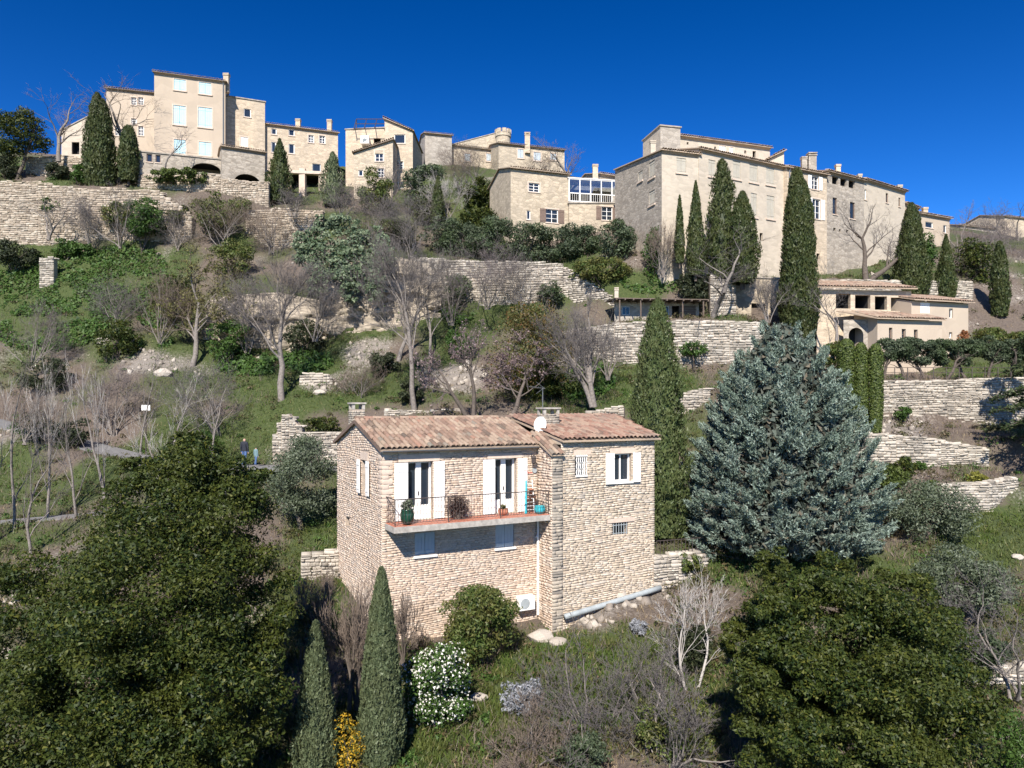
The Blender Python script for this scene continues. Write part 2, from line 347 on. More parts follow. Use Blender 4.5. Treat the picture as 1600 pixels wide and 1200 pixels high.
def m_ground():
    m, n, b = new_mat('hillside_ground')
    at = n.nodes.new('ShaderNodeAttribute'); at.attribute_name = 'cover'
    sp = n.nodes.new('ShaderNodeSeparateColor'); n.links.new(at.outputs['Color'], sp.inputs[0])
    a = noise_node(n, 0.9, 6); f = noise_node(n, 7.0, 6, rough=0.7); ff = noise_node(n, 38.0, 3)
    soil = ramp(n, [(0.25, (0.075, 0.058, 0.045)), (0.5, (0.145, 0.112, 0.088)), (0.75, (0.22, 0.175, 0.14))]); n.links.new(f.outputs['Fac'], soil.inputs[0])
    green = ramp(n, [(0.25, (0.03, 0.045, 0.012)), (0.5, (0.06, 0.085, 0.02)), (0.75, (0.11, 0.12, 0.04))]); n.links.new(f.outputs['Fac'], green.inputs[0])
    rock = ramp(n, [(0.25, (0.15, 0.125, 0.105)), (0.55, (0.28, 0.245, 0.21)), (0.8, (0.38, 0.34, 0.295))]); n.links.new(f.outputs['Fac'], rock.inputs[0])
    def sharp(sock, width):
        s1 = n.nodes.new('ShaderNodeMath'); s1.operation = 'ADD'; n.links.new(sock, s1.inputs[0])
        s2 = n.nodes.new('ShaderNodeMath'); s2.operation = 'MULTIPLY_ADD'; n.links.new(f.outputs['Fac'], s2.inputs[0]); s2.inputs[1].default_value = 1.0; s2.inputs[2].default_value = -0.5
        n.links.new(s2.outputs[0], s1.inputs[1])
        r = ramp(n, [(0.5 - width, (0, 0, 0)), (0.5 + width, (1, 1, 1))]); n.links.new(s1.outputs[0], r.inputs[0]); return r.outputs[0]
    c = mixc(n, soil.outputs[0], green.outputs[0], sharp(sp.outputs[0], 0.16))
    c = mixc(n, c, rock.outputs[0], sharp(sp.outputs[1], 0.12))
    n.links.new(c, b.inputs['Base Color']); b.inputs['Roughness'].default_value = 0.97
    ad = n.nodes.new('ShaderNodeMath'); ad.operation = 'ADD'; n.links.new(f.outputs['Fac'], ad.inputs[0]); n.links.new(ff.outputs['Fac'], ad.inputs[1])
    bump(n, b, ad.outputs[0], 0.8, 0.12)
    return m
M['ground'] = m_ground()
M['asphalt'] = m_plain('worn_asphalt', (0.17, 0.165, 0.162), 0.95, 0.2, 3, bmp=0.3)
M['plain'] = m_plain('valley_ground', (0.10, 0.12, 0.05), 0.95, 0.3, 0.02)

# ------------------------------------------------------------------ terrain: one profile of the hill for each bearing
def prof(*e):
    out = []
    for a in e:
        out.append((a[0], a[1] if len(a) == 3 else Z(a[1], a[0])))
    return out
z_ = 'z'
def N(*more):
    return prof((2, -15.2, z_), (10, -13.2, z_), (20, -10.6, z_), *more)
PROF = {
 -500: N((26, -9.8, z_), (38, 840), (50, 690), (60, 580), (72, 390), (73, 300), (85, 255), (100, 245), (115, 260)),
 0: N((26, -9.6, z_), (32, -8.4, z_), (38, 818), (40, 808), (44, 760), (50, 668), (53, 652), (60, 565), (66, 480), (71.6, 382), (72.6, 292), (78, 268), (82, 248), (90, 238), (110, 244)),
 200: N((26, -9.6, z_), (32, -8.4, z_), (38, 800), (41, 785), (45.5, 714), (48, 700), (52, 640), (58, 560), (64, 480), (70, 400), (71.8, 378), (72.8, 296), (78, 283), (80, 264), (90, 250), (110, 252)),
 330: N((26, -9.6, z_), (32, -8.2, z_), (38, -6.5, z_), (44.5, 731), (47, 722), (50, 680), (54, 620), (60, 550), (63, 538), (64.5, 452), (70, 396), (72.5, 372), (73.5, 302), (78, 290), (82, 266), (95, 255), (110, 260)),
 440: N((26, -9.6, z_), (33, -7.8, z_), (38, -6.2, z_), (45, 727), (47, 719), (49, 692), (52, 624), (58, 575), (62.5, 545), (64, 462), (68, 420), (72.5, 388), (73.5, 329), (80, 312), (84, 298), (95, 260), (110, 262)),
 560: N((27, -9.3, z_), (30, -8.7, z_), (34, -7.6, z_), (38, -5.6, z_), (44, -4, z_), (47, -3.5, z_), (48, -1.9, z_), (51, 640), (55, 600), (60, 550), (63, 505), (65, 420), (70, 370), (76, 335), (84, 305), (95, 262), (110, 262)),
 700: N((27, -9.5, z_), (30, -9.0, z_), (36, -7, z_), (42, -3.5, z_), (46, -1.4, z_), (50, 640), (55, 595), (60, 540), (64, 487), (65, 410), (70, 400), (76, 360), (85, 300), (95, 258), (110, 260)),
 860: N((27, -9.75, z_), (29, -9.45, z_), (30.5, -9.25, z_), (32, -8.9, z_), (36, -7, z_), (42, -3, z_), (46, 655), (52, 615), (58, 555), (63.5, 495), (66, 420), (70, 400), (73, 372), (80, 330), (90, 285), (100, 272), (115, 274)),
 1000: N((25, -9.9, z_), (30, -9.1, z_), (31.5, -8.8, z_), (32.6, -8.45, z_), (36, -6.5, z_), (42, -3, z_), (48, 620), (54, 582), (55.1, 574), (55.7, 502), (60, 498), (61.6, 455), (64, 402), (75, 345), (90, 300), (110, 292)),
 1150: N((25, -9.6, z_), (32, -8.2, z_), (36, -6.8, z_), (42, -3.2, z_), (48, 610), (54.7, 577), (55.4, 502), (61, 494), (63, 442), (68, 430), (75, 380), (90, 330), (110, 322)),
 1300: N((25, -9.6, z_), (32, -8.2, z_), (38, -6, z_), (42.3, -3.5, z_), (43.2, -2, z_), (46.4, -1.2, z_), (47.2, 1.6, z_), (54, 2.2, z_), (60, 4, z_), (63, 9.5, z_), (64, 11, z_), (70, 12.5, z_), (78, 400), (95, 340), (110, 345)),
 1450: N((25, -9.8, z_), (30, -8.5, z_), (36, -6.4, z_), (38.6, -5.8, z_), (39.4, -4.3, z_), (42.4, -3.7, z_), (43.2, -1.9, z_), (46.4, -1.2, z_), (47.2, 1.5, z_), (54, 2.2, z_), (60, 4.5, z_), (66, 10, z_), (72, 13.5, z_), (80, 17, z_), (95, 352), (110, 356)),
 1600: N((25, -9.8, z_), (33, -7.5, z_), (36, -6.3, z_), (38.6, -5.8, z_), (39.4, -4.5, z_), (42.4, -3.7, z_), (43.2, -2.2, z_), (46.4, -1.2, z_), (47.2, 1.5, z_), (54, 2.2, z_), (60, 5, z_), (70, 12, z_), (80, 17.5, z_), (95, 370), (110, 375)),
}
PROF[2200] = PROF[1600]
_cp = np.array(sorted(PROF)); _dg = np.arange(2.0, 200.0, 0.2)
_tab = []
for k in _cp:
    a = np.array(PROF[k]); zz = np.interp(_dg, a[:, 0], a[:, 1])
    far = _dg > a[-1, 0]; zz[far] = a[-1, 1] - (_dg[far] - a[-1, 0]) * 0.25
    _tab.append(zz)
_tab = np.array(_tab)
def gz0(x, y):
    x = np.asarray(x, float); y = np.asarray(y, float)
    d = np.clip(y, 2.0, 199.0); px = np.clip(CX + F * x / d, _cp[0], _cp[-1])
    i = np.clip(np.searchsorted(_cp, px, side='right') - 1, 0, len(_cp) - 2)
    t = (px - _cp[i]) / (_cp[i + 1] - _cp[i]); t = t * t * (3 - 2 * t)
    j = np.clip(((d - 2.0) / 0.2).astype(int), 0, len(_dg) - 2); q = (d - _dg[j]) / 0.2
    z0 = _tab[i, j] * (1 - q) + _tab[i, j + 1] * q; z1 = _tab[i + 1, j] * (1 - q) + _tab[i + 1, j + 1] * q
    return z0 * (1 - t) + z1 * t
PATHS = [[(-160, 622, 56), (0, 662, 51.5), (60, 676, 50), (130, 694, 48), (200, 712, 46.5), (300, 727, 45.8), (390, 729, 45.6), (470, 730, 45.2), (600, 735, 44.5)],
         [(-160, 832, 38), (0, 816, 38.5), (120, 806, 39.2), (230, 794, 40.2), (330, 776, 41.8), (400, 745, 44)]]
PW = [1.15, 0.75]
def path_pts(k):
    pts = [P(a, b, d) for a, b, d in PATHS[k]]
    out = []
    for i in range(len(pts) - 1):
        for t in np.linspace(0, 1, 12, endpoint=False): out.append(pts[i].lerp(pts[i + 1], t))
    out.append(pts[-1]); return out
_pp = [np.array([tuple(p) for p in path_pts(k)]) for k in range(2)]
def gz(x, y):
    x = np.asarray(x, float); y = np.asarray(y, float)
    z = gz0(x, y) + (fbm(x * 0.45, y * 0.45) - 0.5) * 0.7 + (fbm(x * 1.7, y * 1.7, 5.0) - 0.5) * 0.28
    for k in range(2):
        d2 = np.full(x.shape, 1e9); zp = np.zeros(x.shape)
        for a in _pp[k]:
            q = (x - a[0]) ** 2 + (y - a[1]) ** 2
            m = q < d2; d2 = np.where(m, q, d2); zp = np.where(m, a[2], zp)
        t = np.clip((np.sqrt(d2) - PW[k] - 0.2) / 1.6, 0, 1)
        z = (zp - 0.06) * (1 - t) + z * t
    return z
def g1(x, y): return float(gz(np.array([x]), np.array([y]))[0])
def gp(px, d):
    x = (px - CX) / F * d
    return Vector((x, d, g1(x, d)))
# cover patches read off the photograph, in photo pixels: (x, y, rx, ry, green, rock)
PATCH = [(120, 470, 170, 70, 1, 0), (60, 420, 80, 40, .8, 0), (420, 600, 120, 30, .8, 0), (560, 600, 110, 40, .9, 0), (570, 550, 60, 30, .1, .75),
 (510, 600, 40, 20, 0, .9), (700, 590, 60, 25, .1, .8), (560, 505, 60, 25, 1, 0), (720, 470, 40, 30, 1, 0), (1010, 595, 90, 30, 1.2, 0), (900, 610, 60, 30, 1, 0),
 (230, 560, 60, 25, 0, .7), (90, 560, 60, 20, .2, .5), (350, 640, 40, 30, -.4, 0), (120, 395, 30, 20, -.6, 0), (520, 660, 40, 15, -.5, .1),
 (1560, 830, 80, 40, 1.0, 0), (1180, 900, 120, 40, .8, 0), (1440, 880, 90, 40, .6, 0), (1560, 785, 50, 14, -.6, 0), (1450, 745, 60, 12, -.3, .5), (1400, 670, 60, 14, -.3, .9), (560, 350, 60, 15, 1.1, 0), (370, 380, 30, 20, 1, 0),
 (500, 860, 50, 60, .7, 0), (950, 955, 110, 40, -.6, .75), (1020, 925, 60, 25, -.2, .5), (760, 1080, 130, 70, .8, .05), (900, 1050, 120, 60, .6, .1), (1000, 1120, 140, 70, .8, 0), (700, 1170, 60, 40, .1, .2),
 (970, 440, 120, 30, .9, 0), (860, 460, 40, 40, 0, .7), (1330, 470, 60, 40, 0, .6), (1550, 450, 60, 60, 0, .5), (680, 300, 80, 40, .4, .2), (150, 760, 160, 60, .55, 0), (300, 690, 80, 30, .5, 0)]
def cover(px, py, x, y):
    n1 = fbm(x * 0.22, y * 0.22, 11.0); n2 = fbm(x * 0.33 + 9, y * 0.33, 23.0)
    g = 0.52 + (n1 - 0.5) * 1.7; r = 0.16 + (n2 - 0.5) * 1.0
    for (a, b, rx, ry, gg, rr) in PATCH:
        m = np.exp(-(((px - a) / rx) ** 2 + ((py - b) / ry) ** 2))
        g = g + m * (gg * 0.75); r = r + m * (rr * 0.75) - m * max(gg, 0) * 0.2
    return np.clip(g, 0, 1), np.clip(r, 0, 1)
_pxs = np.arange(-640, 2260, 12.0)
_ds = np.concatenate([np.arange(2, 20, 0.6), np.arange(20, 84, 0.3), np.arange(84, 125, 1.0), np.arange(125, 199, 8.0)])
gp_, gd_ = np.meshgrid(_pxs, _ds)
gx_ = (gp_ - CX) / F * gd_; gzv = gz(gx_, gd_)
gV = np.stack([gx_, gd_, gzv], -1).reshape(-1, 3)
nr, nc = gp_.shape
ii = (np.arange(nr - 1)[:, None] * nc + np.arange(nc - 1)[None, :]).ravel()
me = np_mesh('hillside', gV, np.stack([ii, ii + 1, ii + nc + 1, ii + nc], -1), smooth=True)
cg, cr_ = cover(gp_, HY - gzv / gd_ * F, gx_, gd_)
ca = me.color_attributes.new('cover', 'FLOAT_COLOR', 'POINT')
ca.data.foreach_set('color', np.stack([cg, cr_, cg * 0, cg * 0 + 1], -1).astype(np.float32).ravel())
hill = link('hillside', me, M['ground']); tag(hill, 'steep terraced hillside of grass, soil and pale rock', 'hillside', kind='structure')
b = MB(); n_ = 48
b.poly([(4000 * math.cos(2 * math.pi * k / n_), 4000 * math.sin(2 * math.pi * k / n_), -17.5) for k in range(n_)])
tag(b.build('ground', M['plain']), 'wide valley ground around the hill', 'ground', kind='structure')
for k in range(2):
    pts = path_pts(k); b = MB()
    for i in range(len(pts) - 1):
        def side(j):
            t = (pts[min(j + 1, len(pts) - 1)] - pts[max(j - 1, 0)]); t.z = 0; t.normalize()
            return Vector((t.y, -t.x, 0)) * PW[k]
        s0, s1 = side(i), side(i + 1); up = Vector((0, 0, 0.03))
        b.poly([pts[i] + s0 + up, pts[i + 1] + s1 + up, pts[i + 1] - s1 + up, pts[i] - s0 + up])
        b.poly([pts[i] + s0 + up, pts[i] + s0 - up * 6, pts[i + 1] + s1 - up * 6, pts[i + 1] + s1 + up])
    tag(b.build('path', M['asphalt']), ['grey asphalt lane climbing left behind the evergreen oak', 'narrow grey footpath below the asphalt lane at left'][k], 'path', kind='structure')

# ------------------------------------------------------------------ planes, facades, masonry
class Plane:
    """vertical plane through O, running along u (to the right as seen), outward normal n"""
    def __init__(s, O, u):
        s.O = Vector((O[0], O[1], 0)); s.u = Vector((u[0], u[1], 0)).normalized(); s.n = Vector((s.u.y, -s.u.x, 0))
    def at(s, a, z, out=0.0): return s.O + s.u * a + s.n * out + Vector((0, 0, z))
    def pix(s, px, py):
        k = (px - CX) / F
        d = s.O.dot(s.n) / (k * s.n.x + s.n.y)
        q = Vector((k * d, d, 0))
        return (q - s.O).dot(s.u), Z(py, d)
    def rect(s, x0, y0, x1, y1):
        a, _ = s.pix(x0, y0); c, _ = s.pix(x1, y0); _, zt = s.pix((x0 + x1) / 2, y0); _, zb = s.pix((x0 + x1) / 2, y1)
        return (a, c, zb, zt)
    def box(s, b, a0, a1, z0, z1, o0, o1):
        c = s.at((a0 + a1) / 2, (z0 + z1) / 2, (o0 + o1) / 2)
        return b.box(c, s.u * (abs(a1 - a0) / 2), s.n * (abs(o1 - o0) / 2), (0, 0, abs(z1 - z0) / 2))
def facade(b, pl, a0, a1, z0, z1, opens, reveal=0.22, top=None):
    """wall face with real openings and their reveals; top: extra (a,z) points of the outline above z1, left to right"""
    xs = sorted({a0, a1, *[v for o in opens for v in o[:2] if a0 < v < a1]}); zs = sorted({z0, z1, *[v for o in opens for v in o[2:4] if z0 < v < z1]})
    for i in range(len(xs) - 1):
        for j in range(len(zs) - 1):
            ca, cz = (xs[i] + xs[i + 1]) / 2, (zs[j] + zs[j + 1]) / 2
            if any(o[0] < ca < o[1] and o[2] < cz < o[3] for o in opens): continue
            b.poly([pl.at(xs[i], zs[j]), pl.at(xs[i + 1], zs[j]), pl.at(xs[i + 1], zs[j + 1]), pl.at(xs[i], zs[j + 1])])
    for o in opens:
        A = [pl.at(o[0], o[2]), pl.at(o[1], o[2]), pl.at(o[1], o[3]), pl.at(o[0], o[3])]; B = [p - pl.n * reveal for p in A]
        for k in range(4): b.poly([A[k], A[(k + 1) % 4], B[(k + 1) % 4], B[k]])
    if top: b.poly([pl.at(a0, z1), pl.at(a1, z1)] + [pl.at(a, z) for a, z in reversed(top)])
def window(pl, o, parent, frame='white', nx=2, nz=3, depth=0.2, bar=0.05, name='window', sill=None):
    """framed, glazed window set back in its opening; the pane is its sub-part"""
    a0, a1, z0, z1 = o[:4]; b = MB(); t = bar
    for x in (a0 + t / 2, a1 - t / 2): pl.box(b, x - t / 2, x + t / 2, z0, z1, -depth, -depth + 0.06)
    for z in (z0 + t / 2, z1 - t / 2): pl.box(b, a0 + t, a1 - t, z - t / 2, z + t / 2, -depth, -depth + 0.06)
    for k in range(1, nx): x = a0 + (a1 - a0) * k / nx; pl.box(b, x - t * .45, x + t * .45, z0 + t, z1 - t, -depth + .003, -depth + 0.055)
    for k in range(1, nz): z = z0 + (z1 - z0) * k / nz; pl.box(b, a0 + t, a1 - t, z - t * .3, z + t * .3, -depth + .006, -depth + 0.05)
    w = b.build(name, M[frame], parent)
    g = MB(); pl.box(g, a0 + 0.004, a1 - 0.004, z0 + 0.004, z1 - 0.004, -depth - 0.03, -depth - 0.004); g.build('pane', M['glass'], w)
    if sill:
        s = MB(); pl.box(s, a0 - 0.08, a1 + 0.08, z0 - 0.09, z0 - 0.003, -0.1, 0.07); s.build('sill', M[sill], w)
    return w
def shutter(pl, a0, a1, z0, z1, out, parent, mat, boards=3):
    """one shutter leaf: boards with grooves between, two ledges"""
    b = MB(); w_ = (a1 - a0) / boards
    for k in range(boards): pl.box(b, a0 + k * w_ + 0.004, a0 + (k + 1) * w_ - 0.004, z0, z1, out, out + 0.032)
    for f in (0.14, 0.86):
        z = z0 + (z1 - z0) * f; pl.box(b, a0 + 0.01, a1 - 0.01, z - 0.045, z + 0.045, out + 0.033, out + 0.05)
    return b.build('shutter', M[mat], parent)
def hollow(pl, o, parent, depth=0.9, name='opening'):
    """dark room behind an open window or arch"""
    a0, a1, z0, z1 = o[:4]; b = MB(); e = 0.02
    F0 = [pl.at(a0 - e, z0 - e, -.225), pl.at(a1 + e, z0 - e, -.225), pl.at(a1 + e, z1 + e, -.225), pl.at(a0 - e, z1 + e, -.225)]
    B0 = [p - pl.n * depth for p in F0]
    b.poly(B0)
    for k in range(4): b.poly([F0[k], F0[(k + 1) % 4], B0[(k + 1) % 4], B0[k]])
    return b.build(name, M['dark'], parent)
def arch_fill(pl, o, parent, mat, rise=0.5, seg=7):
    """spandrels that turn the head of a square opening into an arch"""
    a0, a1, z0, z1 = o[:4]; c = (a0 + a1) / 2; h = (a1 - a0) / 2; b = MB()
    for sgn in (-1, 1):
        pts = [pl.at(c + sgn * h * math.cos(t), z1 - rise + rise * math.sin(t), -0.002) for t in np.linspace(0, math.pi / 2, seg)]
        pts.append(pl.at(c + sgn * h, z1, -0.002))
        b.prism(pts, -pl.n * 0.2)
    return b.build('arch', M[mat], parent)

_stone_meshes = []
for k in range(12):
    r = np.random.default_rng(100 + k); e = lambda q: r.uniform(0, q)
    V = [(-.5, 0, -.5), (.5, 0, -.5), (.5, 0, .5), (-.5, 0, .5)]
    fr = [(-.5 + .01 + e(.06), 1 - e(.35), -.5 + .02 + e(.10)), (.5 - .01 - e(.06), 1 - e(.35), -.5 + .02 + e(.10)), (.5 - .01 - e(.06), 1 - e(.35), .5 - .02 - e(.10)), (-.5 + .01 + e(.06), 1 - e(.35), .5 - .02 - e(.10))]
    V = np.array(V + fr)
    _stone_meshes.append(V)
STF = np.array([(4, 5, 6, 7), (0, 1, 5, 4), (1, 2, 6, 5), (2, 3, 7, 6), (3, 0, 4, 7)])
_sm_cache = {}
def stone_me(k, mat):
    if (k, mat) not in _sm_cache:
        me = np_mesh('stone', _stone_meshes[k], STF); me.materials.append(M[mat]); _sm_cache[(k, mat)] = me
    return _sm_cache[(k, mat)]
def lay_stones(pl, a0, a1, zb, zt, opens=(), h=(0.08, 0.14), l=(0.2, 0.5), proud=(0.02, 0.06), seed=1, ragged=0.0, gap=0.012, tilt=0.0):
    """stones in rough courses; zb, zt: functions of a. Returns [(matrix 4x4, mesh index)]"""
    r = random.Random(seed); out = []
    A = np.linspace(a0, a1, 40); lo = min(zb(a) for a in A); hi = max(zt(a) for a in A) + ragged
    z = lo
    while z < hi:
        ch = r.uniform(*h)
        iv = [(a0, a1)]
        for o in opens:
            if o[2] < z + ch * .6 and o[3] > z + ch * .4:
                nv = []
                for (p, q) in iv:
                    if o[1] <= p or o[0] >= q: nv.append((p, q))
                    else:
                        if o[0] - p > 0.05: nv.append((p, o[0]))
                        if q - o[1] > 0.05: nv.append((o[1], q))
                iv = nv
        for (p, q) in iv:
            a = p
            while a < q - 0.03:
                ln = r.uniform(*l)
                if r.random() < 0.2: ln *= 0.55
                e = min(a + ln, q)
                if q - e < 0.12: e = q
                c = (a + e) / 2; wob = 0.035 * math.sin(c * 1.7 + z * 3 + seed)
                zc = z + ch / 2 + wob
                rg = ragged * (fbm(c * 0.5 + seed, seed * 3.1) - 0.35) * 2 if ragged else 0
                if zb(c) - 0.15 < zc and zc + ch * .3 < zt(c) + rg:
                    hh = ch * r.uniform(0.82, 1.06)
                    sx = (e - a) - gap; sz = hh - gap * .8; sy = r.uniform(*proud)
                    an = r.gauss(0, 0.025 + tilt)
                    X = pl.u * math.cos(an) + Vector((0, 0, math.sin(an))); Zv = Vector((0, 0, math.cos(an))) - pl.u * math.sin(an)
                    o_ = pl.at(c, zc)
                    Mx = Matrix(((X.x * sx, pl.n.x * sy, Zv.x * sz, o_.x), (X.y * sx, pl.n.y * sy, Zv.y * sz, o_.y), (X.z * sx, pl.n.z * sy, Zv.z * sz, o_.z), (0, 0, 0, 1)))
                    out.append((Mx, r.randrange(12), sx * sz / (o_.y ** 2), sx * F / o_.y))
                a = e
        z += ch
    return out
def put_stones(st, parent, mats, limit=300, minpx=9.0, name='stone'):
    """mats: one material name, or a list of (stones, material name). The largest become parts of their own, the rest one part"""
    allst = []
    for s, m in (st if mats is None else [(st, mats)]): allst += [(x, m) for x in s]
    allst.sort(key=lambda q: -q[0][2])
    single = [q for q in allst if q[0][3] >= minpx][:limit]; ids = set(map(id, single))
    rest = [q for q in allst if id(q) not in ids]
    pm = Matrix.LocRotScale(parent.location, parent.rotation_euler, parent.scale).inverted()
    for (x, m) in single:
        o = bpy.data.objects.new(name, stone_me(x[1], m)); COL.objects.link(o); o.parent = parent; o.matrix_parent_inverse = pm; o.matrix_basis = x[0]
    for m in sorted({q[1] for q in rest}):
        V = []; Fc = []
        for k, (x, mm) in enumerate([q for q in rest if q[1] == m]):
            A = np.array(x[0]); V.append(_stone_meshes[x[1]] @ A[:3, :3].T + A[:3, 3]); Fc.append(STF + 8 * k)
        me = np_mesh('masonry', np.concatenate(V), np.concatenate(Fc))
        tag(link('masonry', me, M[m], parent), kind='stuff')
def dry_wall(label, pts, mat='dry', h=(0.12, 0.24), l=(0.25, 0.7), thick=0.5, ragged=0.25, seed=1, limit=300, cap=True, group=None, cat='stone wall'):
    """dry-stone retaining wall; pts: (px, top row, bottom row, distance)"""
    root = empty('stone_wall', P(pts[0][0], pts[0][2], pts[0][3]), label, cat, group)
    core = MB(); st = []
    for i in range(len(pts) - 1):
        (xa, ta, ba, da), (xb, tb, bb, db) = pts[i], pts[i + 1]
        A, B = P(xa, ba, da), P(xb, bb, db); L = (B - A).to_2d().length
        pl = Plane(A, (B - A).to_2d()); za0, zb0 = A.z - 0.8, B.z - 0.8; zat, zbt = Z(ta, da), Z(tb, db)
        q = [pl.at(0, za0), pl.at(L, zb0), pl.at(L, zbt - 0.12), pl.at(0, zat - 0.12)]
        core.prism(q, -pl.n * thick)
        st += lay_stones(pl, 0, L, lambda a: A.z - .3 + (B.z - A.z) * a / L, lambda a: zat + (zbt - zat) * a / L, h=h, l=l, proud=(0.04, 0.14), seed=seed * 7 + i, ragged=ragged, gap=0.02, tilt=0.045)
        if cap:   # rough stones lying along the top
            r = random.Random(seed + i); a = 0
            while a < L - 0.1:
                ln = r.uniform(0.25, 0.6); zc = zat + (zbt - zat) * (a + ln / 2) / L - 0.1; hh = r.uniform(0.10, 0.22)
                for dep in (0.0, thick * .55):
                    o_ = pl.at(a + ln / 2, zc + hh * .3, -dep - thick * .48); X = pl.u; 
                    Mx = Matrix(((X.x * ln * .96, pl.n.x * thick * .52, 0, o_.x), (X.y * ln * .96, pl.n.y * thick * .52, 0, o_.y), (0, 0, hh * r.uniform(.8, 1.2), o_.z), (0, 0, 0, 1)))
                    st.append((Mx, r.randrange(12), ln * hh / o_.y ** 2, 0))
                a += ln
    core.build('wall_core', M['joint'], root)
    put_stones(st, root, mat, limit)
    return root

# ------------------------------------------------------------------ the stone house in the middle
TH = 28.0
hu = Vector((math.cos(R(TH)), math.sin(R(TH)), 0)); hn = Vector((hu.y, -hu.x, 0)); hw = -hn
A0 = P(597, 700, 28.0)
GD, S1 = 6.66, 6.89                         # depth of the gable, length of the front up to the pier
def H(s, p, z): return Vector((A0.x, A0.y, 0)) + hu * s + hn * p + Vector((0, 0, z))
front = Plane(H(0, 0, 0), hu); gable = Plane(H(0, -GD, 0), hn)
PO, PWD = 1.20, 0.50                         # pier projection and width
pier_side = Plane(H(S1, 0, 0), hn); pier_front = Plane(H(S1, PO, 0), hu)
WP, S2 = 1.08, 12.33
wing = Plane(H(S1 + PWD, WP, 0), hu)
ZR, SL = -0.57, 0.293
def zroof(p): return ZR - SL * abs(GD / 2 + p)
ZB = -10.6
house = empty('stone_house', H(3, -2, -9.2), 'two-storey pale stone house with tiled roof, white shutters and long balcony', 'house')
def hp(b, n, m): return b.build(n, M[m], house)
# openings read from the photograph
dL = front.rect(637, 721, 676, 804); dR = front.rect(772.6, 716, 807, 796)
lowL = front.rect(648, 832, 680, 867); lowR = front.rect(774, 818, 803, 855)
gw = gable.rect(566, 719, 575, 772); gn = gable.rect(540, 808, 546, 822)
wg = wing.rect(898.5, 711, 917, 745); ww = wing.rect(958, 708.5, 986.5, 752); wl = wing.rect(957, 816, 981, 837)
SLABZ = -4.50
dL = (dL[0], dL[1], SLABZ + 0.012, dL[3]); dR = (dR[0], dR[1], SLABZ + 0.012, dR[3])
EW = zroof(0) - 0.08
b = MB(); facade(b, front, 0, S1, ZB, EW, [dL, dR, lowL, lowR], 0.32); hp(b, 'front_wall', 'joint')
b = MB(); ge = zroof(0) - 0.08
facade(b, gable, 0, GD, ZB, ge, [gw, gn], 0.3, top=[(0, ge), (GD / 2, ZR - 0.08), (GD, ge)]); hp(b, 'gable_wall', 'joint')
WT = -0.52 - 0.193 * (GD / 2 + WP) - 0.08
b = MB(); facade(b, wing, 0, S2 - S1 - PWD, ZB, WT, [wg, ww, wl], 0.3); hp(b, 'wing_wall', 'joint')
b = MB()
b.poly([H(S2, WP, ZB), H(S2 + .6, -GD, ZB), H(S2 + .6, -GD, -1.3), H(S2 + .5, -GD / 2, -0.62), H(S2, WP, WT)])
b.poly([H(0, -GD, ZB), H(S2 + .6, -GD, ZB), H(S2 + .6, -GD, -1.3), H(0, -GD, ge)]); hp(b, 'rear_wall', 'wall_c')
zp0, zp1 = -1.42, -1.98
b = MB(); b.prism([pier_side.at(0, ZB), pier_side.at(PO, ZB), pier_side.at(PO, zp1), pier_side.at(0, zp0)], hu * (PWD + 0.02)); hp(b, 'pier', 'joint')
b = MB(); b.prism([H(S1 + PWD, 0, EW), H(S1 + PWD, WP - .01, EW), H(S1 + PWD, WP - .01, WT), H(S1 + PWD, 0, -1.24)], hu * 0.2); hp(b, 'wing_cheek', 'wall_c')
lin = [(dL, 0.30, 0.30), (dR, 0.25, 0.22)]
blk = []
for o, ex, hh in lin: blk.append((o[0] - ex - .1, o[1] + ex, o[3], o[3] + hh))
fst = lay_stones(front, 0, S1, lambda a: -9.9, lambda a: EW, [dL, dR, lowL, lowR] + blk, seed=3, l=(0.15, 0.42), h=(0.06, 0.11), proud=(0.012, 0.04), gap=.008)
gst = lay_stones(gable, 0.0, GD, lambda a: -9.8, lambda a: ge + (GD / 2 - abs(a - GD / 2)) * SL, [gw, gn, (gw[0] - .15, gw[1] + .15, gw[3], gw[3] + .34)], seed=5, l=(0.17, 0.46), h=(0.065, 0.115), proud=(0.012, 0.04), gap=.008)
wbl = [(wg[0] - .1, wg[1] + .2, wg[3], wg[3] + .24), (ww[0] - .2, ww[1] + .2, ww[3], ww[3] + .24), (wl[0] - .3, wl[1] + .35, wl[3], wl[3] + .2)]
wst = lay_stones(wing, 0, S2 - S1 - PWD, lambda a: -9.9, lambda a: WT, [wg, ww, wl] + wbl, seed=8, l=(0.16, 0.46), h=(0.062, 0.115), proud=(0.015, 0.055), gap=.009)
pst = lay_stones(pier_side, 0, PO, lambda a: -9.9, lambda a: zp0 + (zp1 - zp0) * a / PO, seed=9, l=(0.2, 0.5))
pfs = lay_stones(pier_front, 0, PWD, lambda a: -9.9, lambda a: zp1 - .02, seed=10, l=(0.25, 0.5), h=(0.1, 0.17), proud=(0.02, 0.08))
